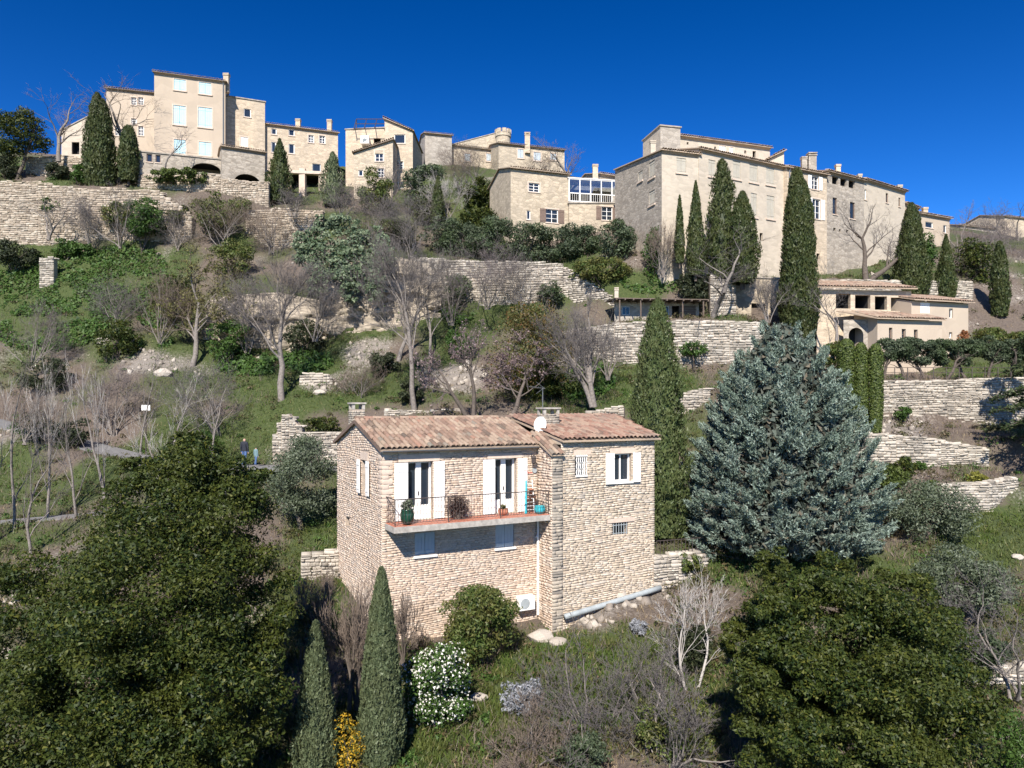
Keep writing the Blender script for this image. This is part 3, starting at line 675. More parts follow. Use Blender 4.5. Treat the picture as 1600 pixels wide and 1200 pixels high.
# larger dressed corner stones at the gable corner
qs = []
rr = random.Random(4); z = -3.9; k = 0
while z < EW - .25:
    hq = rr.uniform(.14, .22); ln = .42 if k % 2 else .26
    for pl_, a_ in ((front, ln / 2), (gable, GD - (.68 - ln) / 2)):
        l2 = ln if pl_ is front else .68 - ln
        o_ = pl_.at(a_, z + hq / 2, 0.012)
        qs.append((Matrix(((pl_.u.x * l2, pl_.n.x * .04, 0, o_.x), (pl_.u.y * l2, pl_.n.y * .04, 0, o_.y), (0, 0, hq * .97, o_.z), (0, 0, 0, 1))), rr.randrange(12), 1, 99))
    z += hq; k += 1
put_stones([(fst, 'stone'), (gst, 'stone_gable'), (wst, 'stone_wing'), (pst, 'stone'), (pfs, 'stone_grey'), (qs, 'lintel')], house, None, 300)
# lintels and sills
for nm, pl_, q, m in [('lintel', front, blk[0], 'lintel'), ('lintel', front, blk[1], 'lintel'), ('lintel', gable, (gw[0] - .15, gw[1] + .15, gw[3], gw[3] + .34), 'lintel'),
                      *[('lintel', wing, q, 'lintel') for q in wbl]]:
    b = MB(); pl_.box(b, q[0] + .01, q[1] - .01, q[2] + .004, q[3] - .01, -.3, .045); hp(b, nm, m)
for pl_, q in ((front, lowL), (front, lowR), (wing, ww)):
    b = MB(); pl_.box(b, q[0] - .06, q[1] + .06, q[2] - .09, q[2] - .004, -.2, .1); hp(b, 'sill', 'white')
# french doors
for o in (dL, dR):
    b = MB(); a0, a1, z0, z1 = o; t = .07; mid = (a0 + a1) / 2; D = -.30
    for x in (a0 + t / 2, a1 - t / 2): front.box(b, x - t / 2, x + t / 2, z0, z1, D, D + .08)
    front.box(b, a0 + t, a1 - t, z1 - t, z1, D, D + .08); front.box(b, mid - .11, mid + .11, z0, z1 - t, D + .003, D + .085)
    front.box(b, a0 + t, a1 - t, z0, z0 + .55, D + .006, D + .075)
    dr = b.build('french_door', M['white'], house)
    g = MB(); front.box(g, a0 + .004, a1 - .004, z0 + .5, z1 - .01, D - .03, D - .004); g.build('pane', M['glass'], dr)
    g = MB(); front.box(g, mid - .02, mid + .02, z0 + .95, z0 + 1.1, D + .086, D + .12); g.build('handle', M['iron'], dr)
    sw = (a1 - a0) * .53
    shutter(front, a0 - sw - .02, a0 - .02, z0 + .03, z1 - .02, .085, house, 'white'); shutter(front, a1 + .01, a1 + sw * .85, z0 + .03, z1 - .02, .085, house, 'white')
for o in (lowL, lowR):
    m_ = (o[0] + o[1]) / 2
    shutter(front, o[0] + .01, m_ - .004, o[2], o[3] - .01, -.06, house, 'grey_paint'); shutter(front, m_ + .004, o[1] - .01, o[2], o[3] - .01, -.06, house, 'grey_paint')
window(gable, gw, house, 'white', 1, 2, .22)
sg = .42
shutter(gable, gw[0] - sg - .02, gw[0] - .02, gw[2], gw[3], .09, house, 'white', 2); shutter(gable, gw[1] + .02, gw[1] + sg, gw[2], gw[3], .09, house, 'white', 2)
hollow(gable, gn, house, .4, 'niche'); hollow(wing, wl, house, .6, 'cellar_window')
window(wing, ww, house, 'white', 2, 1, .22, .06)
shutter(wing, ww[0] - .47, ww[0] - .01, ww[2] - .08, ww[3] + .03, .1, house, 'white'); shutter(wing, ww[1] + .01, ww[1] + .42, ww[2] - .05, ww[3] + .02, .1, house, 'white')
# small window behind a wavy white grille, cellar grille
window(wing, wg, house, 'white', 2, 1, .2)
b = MB()
for k in range(6):
    a = wg[0] + (wg[1] - wg[0]) * (k + .5) / 6
    b.tube([wing.at(a + .022 * math.sin(i * 1.6), wg[2] + (wg[3] - wg[2]) * i / 14, .05) for i in range(15)], .022, 5)
for z in (wg[2] + .03, wg[3] - .03): wing.box(b, wg[0], wg[1], z - .02, z + .02, .03, .07)
hp(b, 'window_grille', 'white')
b = MB()
for k in range(6):
    a = wl[0] + (wl[1] - wl[0]) * (k + .5) / 6; wing.box(b, a - .014, a + .014, wl[2], wl[3], -.03, 0)
for z in (wl[2] + .12, wl[3] - .12): wing.box(b, wl[0], wl[1], z - .012, z + .012, -.034, -.004)
hp(b, 'window_grille', 'pipe_grey')
# roof: deck slabs, then barrel tiles
def slab(b, q, t=0.07): b.prism([Vector(x) for x in q], (0, 0, -t))
OV, OG = 0.26, 0.14
b = MB()
slab(b, [H(-OG, OV, zroof(OV) - .05), H(S1 + .1, OV, zroof(OV) - .05), H(S1 + .5, -GD / 2, ZR - .05), H(-OG, -GD / 2, ZR - .05)])
slab(b, [H(-OG, -GD / 2, ZR - .05), H(S2 + .9, -GD / 2, ZR - .05), H(S2 + .9, -GD - .25, zroof(-GD - .25) - .05), H(-OG, -GD - .25, zroof(-GD - .25) - .05)])
def zw(p): return -0.50 - 0.193 * (GD / 2 + p)
WE = 1.36
def wing_pmax(s): return WE if s < S2 + .15 else WE - (s - S2 - .15) / 1.0 * (GD / 2 + WE)
slab(b, [H(S1 + PWD - .05, WE - .02, zw(WE) - .05), H(S2 + .17, WE - .02, zw(WE) - .05), H(S2 + 1.05, -GD / 2, ZR - .02), H(S1 + PWD - .05, -GD / 2, ZR - .02)])
slab(b, [H(S1 - .12, PO + .14, zp1 - .03), H(S1 + PWD, PO + .14, zp1 - .03), H(S1 + PWD, -.2, zp0 + .1), H(S1 - .12, -.2, zp0 + .1)])
roof = b.build('roof', M['tile_far'], house)
b = MB()
for q in (((-OG - .01), zroof),):
    b.prism([H(-OG - .012, OV, zroof(OV) - .02), H(-OG - .012, -GD / 2, ZR - .02), H(-OG - .012, -GD - .25, zroof(-GD - .25) - .02), H(-OG - .012, -GD - .25, zroof(-GD - .25) - .17), H(-OG - .012, -GD / 2, ZR - .17), H(-OG - .012, OV, zroof(OV) - .17)], hu * 0.012)
b.build('verge_board', M['brown_wood'], roof)
def tile_mesh(name, r0, r1, L, seg=6, th=0.018):
    V, Fc = [], []
    for (y, r) in ((0, r0), (L, r1)):
        for rr_ in (r, r - th):
            for k in range(seg + 1):
                a = math.pi * k / seg; V.append((rr_ * math.cos(a), y, rr_ * math.sin(a) * .85))
    n = seg + 1
    for k in range(seg):
        Fc.append((k, k + 1, 2 * n + k + 1, 2 * n + k)); Fc.append((n + k + 1, n + k, k, k + 1)[::-1])
    return np.array(V), np.array(Fc)
TV, TF = tile_mesh('tile', 0.105, 0.088, 0.46)
tme = {m: np_mesh('roof_tile', TV, TF, smooth=False) for m in ('tile', 'tile_red')}
for m in tme: tme[m].materials.append(M[m])
tiles = []
tr_ = random.Random(12)
def tile_at(s, p, z, slope, m, k=1.0):
    """tile lying up the slope, its low end at (s,p)"""
    up = (-hn + Vector((0, 0, slope))).normalized(); X = hu; Zv = X.cross(up)
    an = tr_.gauss(0, .025); X2 = (X * math.cos(an) + up * math.sin(an)); up2 = X2.cross(Zv) * -1
    o_ = H(s + tr_.gauss(0, .008), p, z + tr_.gauss(0, .006)); up2 = (up + Zv * .02).normalized()
    Mx = Matrix(((X2.x * k, up2.x, Zv.x, o_.x), (X2.y * k, up2.y, Zv.y, o_.y), (X2.z * k, up2.z, Zv.z, o_.z), (0, 0, 0, 1)))
    tiles.append((Mx, m, 1.0 / o_.y ** 2))
s = -OG + .08
while s < S1 + .35:
    p = OV + .05; first = True
    while p > -GD / 2 + .1:
        if s < S1 - .05 or p < -0.25: tile_at(s, p, zroof(p) + .012, SL, 'tile')
        p -= .365
    s += .222
s = S1 + PWD + .05
while s < S2 + 1.0:
    p = wing_pmax(s) + tr_.uniform(-.03, .03)
    while p > -GD / 2 + .1:
        tile_at(s, p, zw(p) + .02, .193, 'tile_red'); p -= .37
    s += .226
for s in (S1 - .02, S1 + .2, S1 + .42):
    p = PO + .2
    while p > -.1: tile_at(s, p, zp0 + (zp1 - zp0) * p / PO + .07, .45, 'tile'); p -= .36
s = -OG
while s < S2 + .9:     # ridge tiles
    o_ = H(s, -GD / 2, ZR + .03); X = hn; up = hu
    Mx = Matrix(((X.x * 1.25, up.x, 0, o_.x), (X.y * 1.25, up.y, 0, o_.y), (0, 0, 1.2, o_.z), (0, 0, 0, 1)))
    tiles.append((Mx, 'tile' if s < S1 else 'tile_red', 2.0 / o_.y ** 2)); s += .4
tiles.sort(key=lambda t: -t[2])
pm = Matrix.LocRotScale(house.location, None, None).inverted()
for (Mx, m, _) in tiles[:300]:
    o = bpy.data.objects.new('roof_tile', tme[m]); COL.objects.link(o); o.parent = roof
    o.matrix_parent_inverse = Matrix.Identity(4)
    o.matrix_parent_inverse = (Matrix.LocRotScale(house.location, None, None) @ roof.matrix_parent_inverse).inverted(); o.matrix_basis = Mx
for m in ('tile', 'tile_red'):
    V, Fc = [], []
    for k, (Mx, mm, _) in enumerate([t for t in tiles[300:] if t[1] == m]):
        A = np.array(Mx); V.append(TV @ A[:3, :3].T + A[:3, 3]); Fc.append(TF + len(TV) * k)
    if V: tag(link('roof_tiling', np_mesh('roof_tiling', np.concatenate(V), np.concatenate(Fc)), M[m], roof), kind='stuff')
# gutter, downpipe
b = MB(); zg = zroof(OV) - .09
ga = []
for k in range(7):
    a = math.pi + math.pi * k / 6; ga.append((.075 * math.cos(a), .075 * math.sin(a)))
b.prism([H(-.1, OV + .05 + y, zg + z) for y, z in ga] + [H(-.1, OV + .05 + y * .85, zg + z * .8) for y, z in reversed(ga)], hu * (S1 - .05)); hp(b, 'gutter', 'zinc')
sx_, _ = front.pix(838, 800)
b = MB(); b.tube([H(sx_, .14, SLABZ - .2), H(sx_, .14, -8.9)], .055, 10)
for z in (-5.6, -7.4): b.tube([H(sx_, .06, z), H(sx_, .16, z)], .075, 8)
hp(b, 'downpipe', 'white')
# balcony
bal = MB(); BS0, BP = .09, 1.15
bal.prism([H(BS0, .05, SLABZ - .24), H(S1 - .06, .05, SLABZ - .24), H(S1 - .06, BP, SLABZ - .24), H(BS0, BP, SLABZ - .24)], (0, 0, .225)); bal = bal.build('balcony', M['concrete'], house)
b = MB(); b.prism([H(BS0 + .03, .07, SLABZ - .013), H(S1 - .07, .07, SLABZ - .013), H(S1 - .07, BP - .05, SLABZ - .013), H(BS0 + .03, BP - .05, SLABZ - .013)], (0, 0, .02)); b.build('tiled_floor', M['floor'], bal)
b = MB(); rz = SLABZ + 1.0
b.tube([H(BS0 + .06, .06, rz), H(BS0 + .06, BP - .07, rz), H(S1 - .1, BP - .07, rz)], .022, 6); b.tube([H(BS0 + .06, .06, SLABZ + .1), H(BS0 + .06, BP - .07, SLABZ + .1), H(S1 - .1, BP - .07, SLABZ + .1)], .012, 6)
for s in (BS0 + .06, 2.3, 4.55, S1 - .12): b.tube([H(s, BP - .07, SLABZ), H(s, BP - .07, rz)], .02, 6)
b.build('railing', M['iron'], bal)
bb = MB()
for a in range(11): pass
bm_pts = [(.018 * math.sin(i * 1.45), 0, .9 * i / 13) for i in range(14)]
bb.tube(bm_pts, .0085, 5); wavy = bpy.data.meshes.new('baluster'); wavy.from_pydata(bb.v, [], bb.f); wavy.materials.append(M['iron'])
pmb = (Matrix.LocRotScale(house.location, None, None) @ bal.matrix_parent_inverse).inverted()
spots = [(s, BP - .07) for s in np.arange(BS0 + .18, S1 - .15, .125)] + [(BS0 + .06, p) for p in np.arange(.15, BP - .1, .125)]
for (s, p) in spots:
    o = bpy.data.objects.new('baluster', wavy); COL.objects.link(o); o.parent = bal; o.matrix_parent_inverse = pmb
    o.matrix_basis = Matrix.Translation(H(s, p, SLABZ + .1)) @ Matrix.Rotation(R(TH), 4, 'Z')
# chimneys (parts of the roof)
def chimney(c, w_, d_, z0, z1, mat, name='chimney', parent=None):
    root = MB(); hgt = z1 - .32
    root.box(c + Vector((0, 0, (z0 + hgt) / 2)), hu * w_ / 2 * .97, hn * d_ / 2 * .97, (0, 0, (hgt - z0) / 2)); ch = root.build(name, M['joint'], parent)
    st = []
    for pl_, W_ in ((Plane(c + hn * d_ / 2 - hu * w_ / 2, hu), w_), (Plane(c - hu * w_ / 2 - hn * d_ / 2, hn), d_)):
        st += lay_stones(pl_, 0, W_, lambda a: z0, lambda a: hgt, seed=int(w_ * 77), l=(.15, .35), h=(.07, .12), proud=(.01, .04))
    V, Fc = [], []
    for k, x in enumerate(st):
        A = np.array(x[0]); V.append(_stone_meshes[x[1]] @ A[:3, :3].T + A[:3, 3]); Fc.append(STF + 8 * k)
    tag(link('masonry', np_mesh('masonry', np.concatenate(V), np.concatenate(Fc)), M[mat], ch), kind='stuff')
    b = MB()
    for sx in (-1, 1):
        for sy in (-1, 1): b.box(c + hu * sx * (w_ / 2 - .06) + hn * sy * (d_ / 2 - .06) + Vector((0, 0, hgt + .12)), hu * .06, hn * .06, (0, 0, .12))
    b.box(c + Vector((0, 0, hgt + .27)), hu * (w_ / 2 + .05), hn * (d_ / 2 + .05), (0, 0, .035))
    b.build('chimney_cap', M['concrete'], ch)
chimney(H(.25, -4.3, 0), .56, .56, -1.2, .16, 'stone_grey', parent=house)
chimney(H(8.35, -1.55, 0), .82, .6, -1.2, -.06, 'stone_grey', parent=house)
# things on and at the house
ac = empty('air_conditioner', H(6.15, .3, -8.55), 'white air conditioner box low on the facade beside the downpipe', 'air conditioner')
b = MB(); front.box(b, 5.78, 6.52, -8.55, -7.98, .1, .42); b.build('casing', M['white'], ac)
b = MB()
b.tube([front.at(6.05, -8.27, .42), front.at(6.05, -8.27, .432)], .22, 20); b.build('fan_grille', M['pipe_grey'], ac)
b = MB(); front.box(b, 5.85, 5.9, -8.62, -8.56, .0, .4); front.box(b, 6.4, 6.45, -8.62, -8.56, .0, .4); b.build('bracket', M['iron'], ac)
dish = empty('satellite_dish', P(846, 690, 31.9), 'white satellite dish on the roof beside the right chimney', 'satellite dish')
c = P(844, 663, 31.9); b = MB(); nd = Vector((-.35, -.9, .25)).normalized(); t1 = nd.cross(Vector((0, 0, 1))).normalized(); t2 = t1.cross(nd)
ring = []
for (r_, dz) in ((.36, 0), (.30, -.05), (.18, -.09), (.02, -.105)):
    ring.append([c + nd * dz + t1 * r_ * .8 * math.cos(2 * math.pi * k / 20) + t2 * r_ * math.sin(2 * math.pi * k / 20) for k in range(20)])
for i in range(3):
    for k in range(20): b.poly([ring[i][k], ring[i][(k + 1) % 20], ring[i + 1][(k + 1) % 20], ring[i + 1][k]])
b.poly(ring[3]); b.build('reflector', M['white'], dish, True)
b = MB(); b.tube([c - nd * .1, c - nd * .25, P(847, 690, 32.1)], .025, 6); b.tube([c - t2 * .33, c + nd * .4], .012, 5); b.build('mount', M['iron'], dish)
ant = empty('tv_antenna', P(848, 640, 33.2), 'thin rooftop television antenna above the right chimney', 'antenna')
b = MB(); b.tube([P(848, 655, 33.3), P(848, 606, 33.3)], .02, 6); b.build('mast', M['zinc'], ant)
b = MB(); b.tube([P(826, 604, 33.2), P(852, 607, 33.4)], .012, 5)
for k in range(9):
    q = P(826 + k * 3, 604 + k * .35, 33.2 + k * .02); b.tube([q + Vector((0, -.3, .04)), q + Vector((0, .3, -.04))], .007, 4)
for k in (-1, 1): b.tube([P(850, 606, 33.3), P(838, 606 + 9 * k, 33.2)], .008, 4); b.tube([P(838, 606 + 9 * k, 33.2) + Vector((0, -.25, 0)), P(838, 606 + 9 * k, 33.2) + Vector((0, .25, 0))], .007, 4)
b.build('array', M['zinc'], ant)
lamp = empty('wall_lamp', front.at(6.55, -2.2), 'small black wall lantern under the eave beside the pier', 'lamp')
b = MB(); b.tube([front.at(6.55, -2.15, .03), front.at(6.55, -2.05, .15), front.at(6.55, -2.12, .26)], .018, 6); b.build('bracket', M['iron'], lamp)
b = MB(); b.lathe(front.at(6.55, -2.46, .26), [(.05, 0), (.09, .05), (.1, .24), (.13, .26), (.04, .36), (.01, .4)], 8); b.build('lantern', M['iron'], lamp)
def pot(s, p, h_, r_, mat, label, name='plant_pot'):
    c = H(s, p, SLABZ + .008); o = empty(name, c, label, 'plant pot')
    b = MB(); b.lathe(c, [(r_ * .6, 0), (r_ * .95, h_ * .35), (r_, h_ * .7), (r_ * .85, h_ * .93), (r_ * .95, h_), (r_ * .8, h_), (r_ * .75, h_ * .9)], 16); b.build('pot', M[mat], o, True)
    return o, c + Vector((0, 0, h_ * .9))
M['green_glaze'] = m_plain('dark_green_glaze', (0.012, 0.05, 0.032), 0.15, 0.3, 6)
M['turquoise'] = m_plain('turquoise_paint', (0.03, 0.36, 0.42), 0.5, 0.1, 6)
M['red_paint'] = m_plain('red_paint', (0.45, 0.06, 0.04), 0.5, 0.1, 6)
POT1 = pot(.72, .82, .58, .27, 'green_glaze', 'dark green glazed pot with a pale plant at the balcony corner')
POT2 = pot(5.05, .35, .26, .22, 'terracotta', 'low terracotta pot beside the right french door')
POT3 = pot(6.55, .75, .32, .24, 'turquoise', 'turquoise pot at the pier end of the balcony')
DEAD = empty('potted_shrub', H(2.95, .5, SLABZ), 'bushy dark brown dried shrub in the middle of the balcony', 'plant')
rk = empty('drying_rack', H(6.1, .35, SLABZ), 'white and turquoise folding rack leaning on the facade at the balcony end', 'rack')
b = MB(); la, lb = H(5.95, .55, SLABZ + .01), H(6.2, .13, SLABZ + 1.35); lc, ld_ = H(6.42, .55, SLABZ + .01), H(6.55, .13, SLABZ + 1.35)
b.tube([la, lb, ld_, lc], .02, 6)
for k in range(1, 9): b.tube([la.lerp(lb, k / 9), lc.lerp(ld_, k / 9)], .012, 5)
b.build('frame', M['white'], rk)
b = MB(); b.prism([la + hn * .02, la + hu * .09 + hn * .02, lb + hu * .07 + hn * .02, lb + hn * .02], hn * .015); b.build('panel', M['turquoise'], rk)
ps = empty('flower_stand', H(6.5, .3, SLABZ), 'iron stand of small terracotta pots at the pier end of the balcony', 'plant stand')
b = MB()
for ds in (-.2, .2):
    for dp in (.15, .45): b.tube([H(6.42 + ds, dp, SLABZ + .01), H(6.42 + ds, dp, SLABZ + .75)], .012, 5)
for z in (.45, .75): front.box(b, 6.2, 6.64, SLABZ + z - .01, SLABZ + z + .01, .13, .47)
b.build('stand', M['iron'], ps)
for (s, p, z) in ((6.3, .3, .46), (6.52, .3, .46), (6.42, .25, .76)):
    b = MB(); b.lathe(H(s, p, SLABZ + z), [(.07, 0), (.105, .2), (.12, .2), (.12, .24), (.09, .24)], 12); b.build('pot', M['terracotta'], ps, True)
rd = empty('wall_ornament', front.at(6.3, -2.85), 'small red iron ornament on the facade near the wall lantern', 'ornament')
b = MB(); q = front.at(6.22, -2.85, .1)
b.tube([q + hu * (.16 * math.cos(t) * (1 - t / 9)) + Vector((0, 0, .12 * math.sin(t))) for t in np.linspace(0, 6, 14)], .022, 5); b.tube([q, q + hu * .35], .018, 5); b.build('scroll', M['red_paint'], rd)
pl2 = empty('wall_plaque', front.at(6.75, -2.7), 'round grey plaque on the facade beside the pier', 'plaque')
b = MB(); b.tube([front.at(6.7, -2.75, .05), front.at(6.7, -2.75, .085)], .11, 16); b.build('disc', M['pipe_grey'], pl2)
pipe = empty('drain_pipe', wing.at(1, -9, .3), 'long grey drain pipe lying along the foot of the right wing', 'pipe')
b = MB(); w0 = [wing.at(a, 0, .22) for a in np.linspace(.05, 5.1, 9)]
for k, q in enumerate(w0): q.z = -8.78 + .62 * k / 8
b.tube(w0, .12, 10); b.build('tube', M['pipe_grey'], pipe, True)

# ------------------------------------------------------------------ village houses
def tile_rows(pl, a0, a1, out0, zf, rows, slope, parent, mat='tile_far', pitch=.24, name='eave_tiles'):
    """barrel tiles up a slope, joined: too small from here to pick apart. out0: distance of the low edge in front of the plane, zf: height there"""
    up = (-pl.n + Vector((0, 0, slope))).normalized(); Zv = pl.u.cross(up); V, Fc = [], []; k = 0
    rr = random.Random(int(abs(a1) * 100))
    for i in range(int((a1 - a0) / pitch)):
        for r_ in range(rows):
            o_ = pl.at(a0 + (i + .5) * pitch + rr.gauss(0, .01), zf(a0 + (i + .5) * pitch), out0) + up * (r_ * .38 + rr.gauss(0, .015)) + Zv * .015
            A = np.array([pl.u * 1.1, up, Zv]); V.append(TV @ A + np.array(o_)); Fc.append(TF + len(TV) * k); k += 1
    if V: return tag(link(name, np_mesh(name, np.concatenate(V), np.concatenate(Fc)), M[mat], parent), kind='stuff')
def building(name, label, L, Rr, d, base, depth, wall, wins=(), lwins=(), rwins=(), roof='gable', dR=None, rise=.27, oh=.3, rows=1, group=None, sidewall=None, genoise=True, cat='house', pipe=None):
    """L, Rr: (px, row) of the two ends of the eave; the row of the far end gives its distance because eaves are level"""
    if dR is None: dR = d * (HY - L[1]) / (HY - Rr[1])
    A, B = P(L[0], L[1], d), P(Rr[0], Rr[1], dR); W = (B - A).to_2d().length
    pl = Plane(A, (B - A).to_2d()); zt = min(A.z, B.z); zb = Z(base, d) - 2.5
    root = empty(name, pl.at(W / 2, zb + 2.0, -depth / 2), label, cat, group)
    fo = [pl.rect(*w[:4]) for w in wins]
    lp = Plane(pl.at(0, 0, -depth), pl.n); rp = Plane(pl.at(W, 0), -pl.n)
    lo = [lp.rect(*w[:4]) for w in lwins]; ro = [rp.rect(*w[:4]) for w in rwins]
    hr = depth / 2 * rise if roof == 'gable' else 0
    b = MB(); facade(b, pl, 0, W, zb, zt, fo, top=[(0, A.z), (W, B.z)] if abs(A.z - B.z) > .05 else None); b.build('front_wall', M[wall], root)
    sw = sidewall or wall
    if roof == 'gable': ltop = [(0, zt), (depth / 2, zt + hr), (depth, zt)]; rtop = ltop
    elif roof == 'shed': ltop = [(0, A.z + depth * rise), (depth, A.z)]; rtop = [(0, B.z), (depth, B.z + depth * rise)]
    else: ltop = [(0, A.z), (depth, A.z)]; rtop = [(0, B.z), (depth, B.z)]
    b = MB(); facade(b, lp, 0, depth, zb, zt, lo, top=ltop if roof != 'flat' or A.z > zt + .01 else None); b.build('side_wall', M[sw], root)
    b = MB(); facade(b, rp, 0, depth, zb, zt, ro, top=rtop if roof != 'flat' or B.z > zt + .01 else None); b.build('side_wall', M[sw], root)
    zk = zt + (depth * rise if roof == 'shed' else 0)
    b = MB(); b.poly([pl.at(0, zb, -depth), pl.at(W, zb, -depth), pl.at(W, B.z + zk - zt, -depth), pl.at(0, A.z + zk - zt, -depth)]); b.build('back_wall', M[sw], root)
    b = MB()
    zf = lambda a: A.z + (B.z - A.z) * a / W
    if roof in ('gable', 'shed'):
        q = depth / 2 if roof == 'gable' else depth
        b.prism([pl.at(-oh * .6, A.z - oh * rise + .03, oh), pl.at(W + oh * .6, B.z - oh * rise + .03, oh), pl.at(W + oh * .6, B.z + q * rise + .03, -q), pl.at(-oh * .6, A.z + q * rise + .03, -q)], (0, 0, .09))
        if roof == 'gable':
            b.prism([pl.at(-oh * .6, A.z + q * rise + .03, -q), pl.at(W + oh * .6, B.z + q * rise + .03, -q), pl.at(W + oh * .6, B.z - oh * rise + .03, -depth - oh), pl.at(-oh * .6, A.z - oh * rise + .03, -depth - oh)], (0, 0, .09))
        ro_ = b.build('roof', M['tile_far'], root)
        tile_rows(pl, -oh * .6, W + oh * .6, oh + .08, lambda a: zf(a) - oh * rise + .13, rows, rise, ro_)
        if genoise:
            g = MB(); g.prism([pl.at(0, zt - .22, .002), pl.at(W, zt - .22, .002), pl.at(W, zt - .02, oh * .6), pl.at(0, zt - .02, oh * .6)], (0, 0, .04)); g.build('cornice', M['tile_far'], root)
    else:
        b.prism([pl.at(-.1, A.z + .003, .1), pl.at(W + .1, B.z + .003, .1), pl.at(W + .1, B.z + .003, -depth - .1), pl.at(-.1, A.z + .003, -depth - .1)], (0, 0, .12)); b.build('roof', M['wall_grey'], root)
    if pipe:
        b = MB(); b.tube([pl.at(W * pipe, zb, .09), pl.at(W * pipe, zt - .3, .09), pl.at(W * pipe, zt - .08, oh * .7)], .055, 6); b.build('downpipe', M['zinc'], root)
    for P_, ws, os_ in ((pl, wins, fo), (lp, lwins, lo), (rp, rwins, ro)):
        for w_, o in zip(ws, os_):
            kind = w_[4]; mat = w_[5] if len(w_) > 5 else 'white'
            wd = o[1] - o[0]; mid = (o[0] + o[1]) / 2
            if kind == 'closed':
                shutter(P_, o[0] + .01, mid - .01, o[2] + .01, o[3] - .01, -.08, root, mat); shutter(P_, mid + .01, o[1] - .01, o[2] + .01, o[3] - .01, -.08, root, mat)
                b = MB(); P_.box(b, o[0] - .12, o[1] + .12, o[2] - .14, o[2] - .004, -.1, .1); b.build('sill', M['lintel'], root)
            elif kind == 'blind':
                b = MB(); P_.box(b, o[0] + .003, o[1] - .003, o[2] + .003, o[3] - .003, -.2, -.07); b.build('walled_window', M[mat], root)
                b = MB(); P_.box(b, o[0] - .1, o[1] + .1, o[2] - .12, o[2] - .004, -.1, .09); b.build('sill', M['lintel'], root)
            elif kind == 'open':
                window(P_, o, root, 'white', 2, 3, .16, .06, sill='lintel'); hw_ = wd * .5
                shutter(P_, o[0] - hw_, o[0] - .01, o[2], o[3], .02, root, mat); shutter(P_, o[1] + .01, o[1] + hw_, o[2], o[3], .02, root, mat)
            elif kind == 'glass':
                window(P_, o, root, mat, 2, 3, .16, .07, sill='lintel')
            elif kind == 'single':
                window(P_, o, root, mat, 1, 1, .14, .07, sill='lintel')
            if kind in ('closed', 'open', 'glass') and mat != 'cream_paint':
                b = MB(); e = .13
                for q in ((o[0] - e, o[0] - .003, o[2], o[3] + e), (o[1] + .003, o[1] + e, o[2], o[3] + e), (o[0], o[1], o[3] + .003, o[3] + e)): P_.box(b, *q, -.03, .012)
                b.build('window_surround', M['lintel'], root)
            if kind == 'arch':
                hollow(P_, o, root, 2.2, 'archway'); arch_fill(P_, o, root, wall, rise=min(wd / 2 * .7, (o[3] - o[2]) * .75))
            elif kind == 'hole':
                hollow(P_, o, root, w_[5] if len(w_) > 5 else .7)
    return root, pl, W
def vchimney(px, y0, y1, d, wpx, parent, mat='wall_c'):
    c = P(px, y1, d); h_ = (y1 - y0) / F * d; r_ = wpx / 2 / F * d; b = MB()
    b.box(c + Vector((0, 0, h_ * .35 - .4)), (r_, 0, 0), (0, r_ * .8, 0), (0, 0, h_ * .45 + .4)); b.box(c + Vector((0, 0, h_ * .84)), (r_ * 1.15, 0, 0), (0, r_, 0), (0, 0, .05))
    for s in (-1, 1): b.box(c + Vector((s * r_ * .75, 0, h_ * .92)), (r_ * .22, 0, 0), (0, r_ * .8, 0), (0, 0, h_ * .05))
    b.box(c + Vector((0, 0, h_ * .985)), (r_ * 1.15, 0, 0), (0, r_, 0), (0, 0, .05))
    b.build('chimney', M[mat], parent)
BLG = 'village houses along the crest'
# left group
v1 = building('village_house', 'low white gabled house at the far left of the village', (96, 205), (146, 178), 84, 245, 9, 'plaster_pale', [(112, 222, 124, 241, 'hole')], roof='flat', dR=84, group=BLG)[0]
v2 = building('village_house', 'lower cream house adjoining the tall one behind the bare tree', (166, 138), (243, 146), 81, 245, 9, 'plaster', [(205, 152, 213, 164, 'glass'), (216, 152, 224, 164, 'glass'), (205, 185, 213, 194, 'glass'), (216, 197, 224, 212, 'glass'), (180, 197, 188, 212, 'glass')], group=BLG)[0]
bl = 'blue_paint'
v3, p3, W3 = building('tall_village_house', 'tall cream plastered house with six pairs of pale blue shutters', (241, 113), (352, 128), 77, 262, 8,
  'plaster', [(272, 124, 290, 141, 'closed', bl), (311, 129, 330, 147, 'closed', bl), (271, 165, 290, 195, 'closed', bl), (310, 168, 331, 199, 'closed', bl), (272, 218, 290, 240, 'closed', bl), (311, 222, 330, 243, 'closed', bl)], sidewall='wall_b', group=BLG, pipe=.97)
vchimney(354, 116, 132, 80, 8, v3)
t3 = building('terrace_block', 'stone terrace block with a dark arch under the tall cream house', (216, 237), (347, 250), 74.5, 272, 3, 'wall_b', [(229, 240.5, 238, 253, 'single', 'brown_wood'), (243, 242, 251, 254, 'single', 'brown_wood'), (299, 255, 345, 270, 'arch')], roof='flat', group=BLG)[0]
v4 = building('village_house', 'plain stone house in the shadow right of the tall cream house', (353, 150.5), (414, 160), 81, 262, 7, 'wall_c', [(381, 170, 392, 183, 'single', 'white'), (376, 214, 387, 229, 'closed', 'white')], roof='flat', sidewall='wall_b', group=BLG)[0]
v4b = building('garage_block', 'stone garage with tiled edge and wide dark arch below the village', (347, 229), (414, 239), 76, 296, 3.5, 'wall_b', [(366, 272, 407, 299, 'arch')], group=BLG, rise=.2)[0]
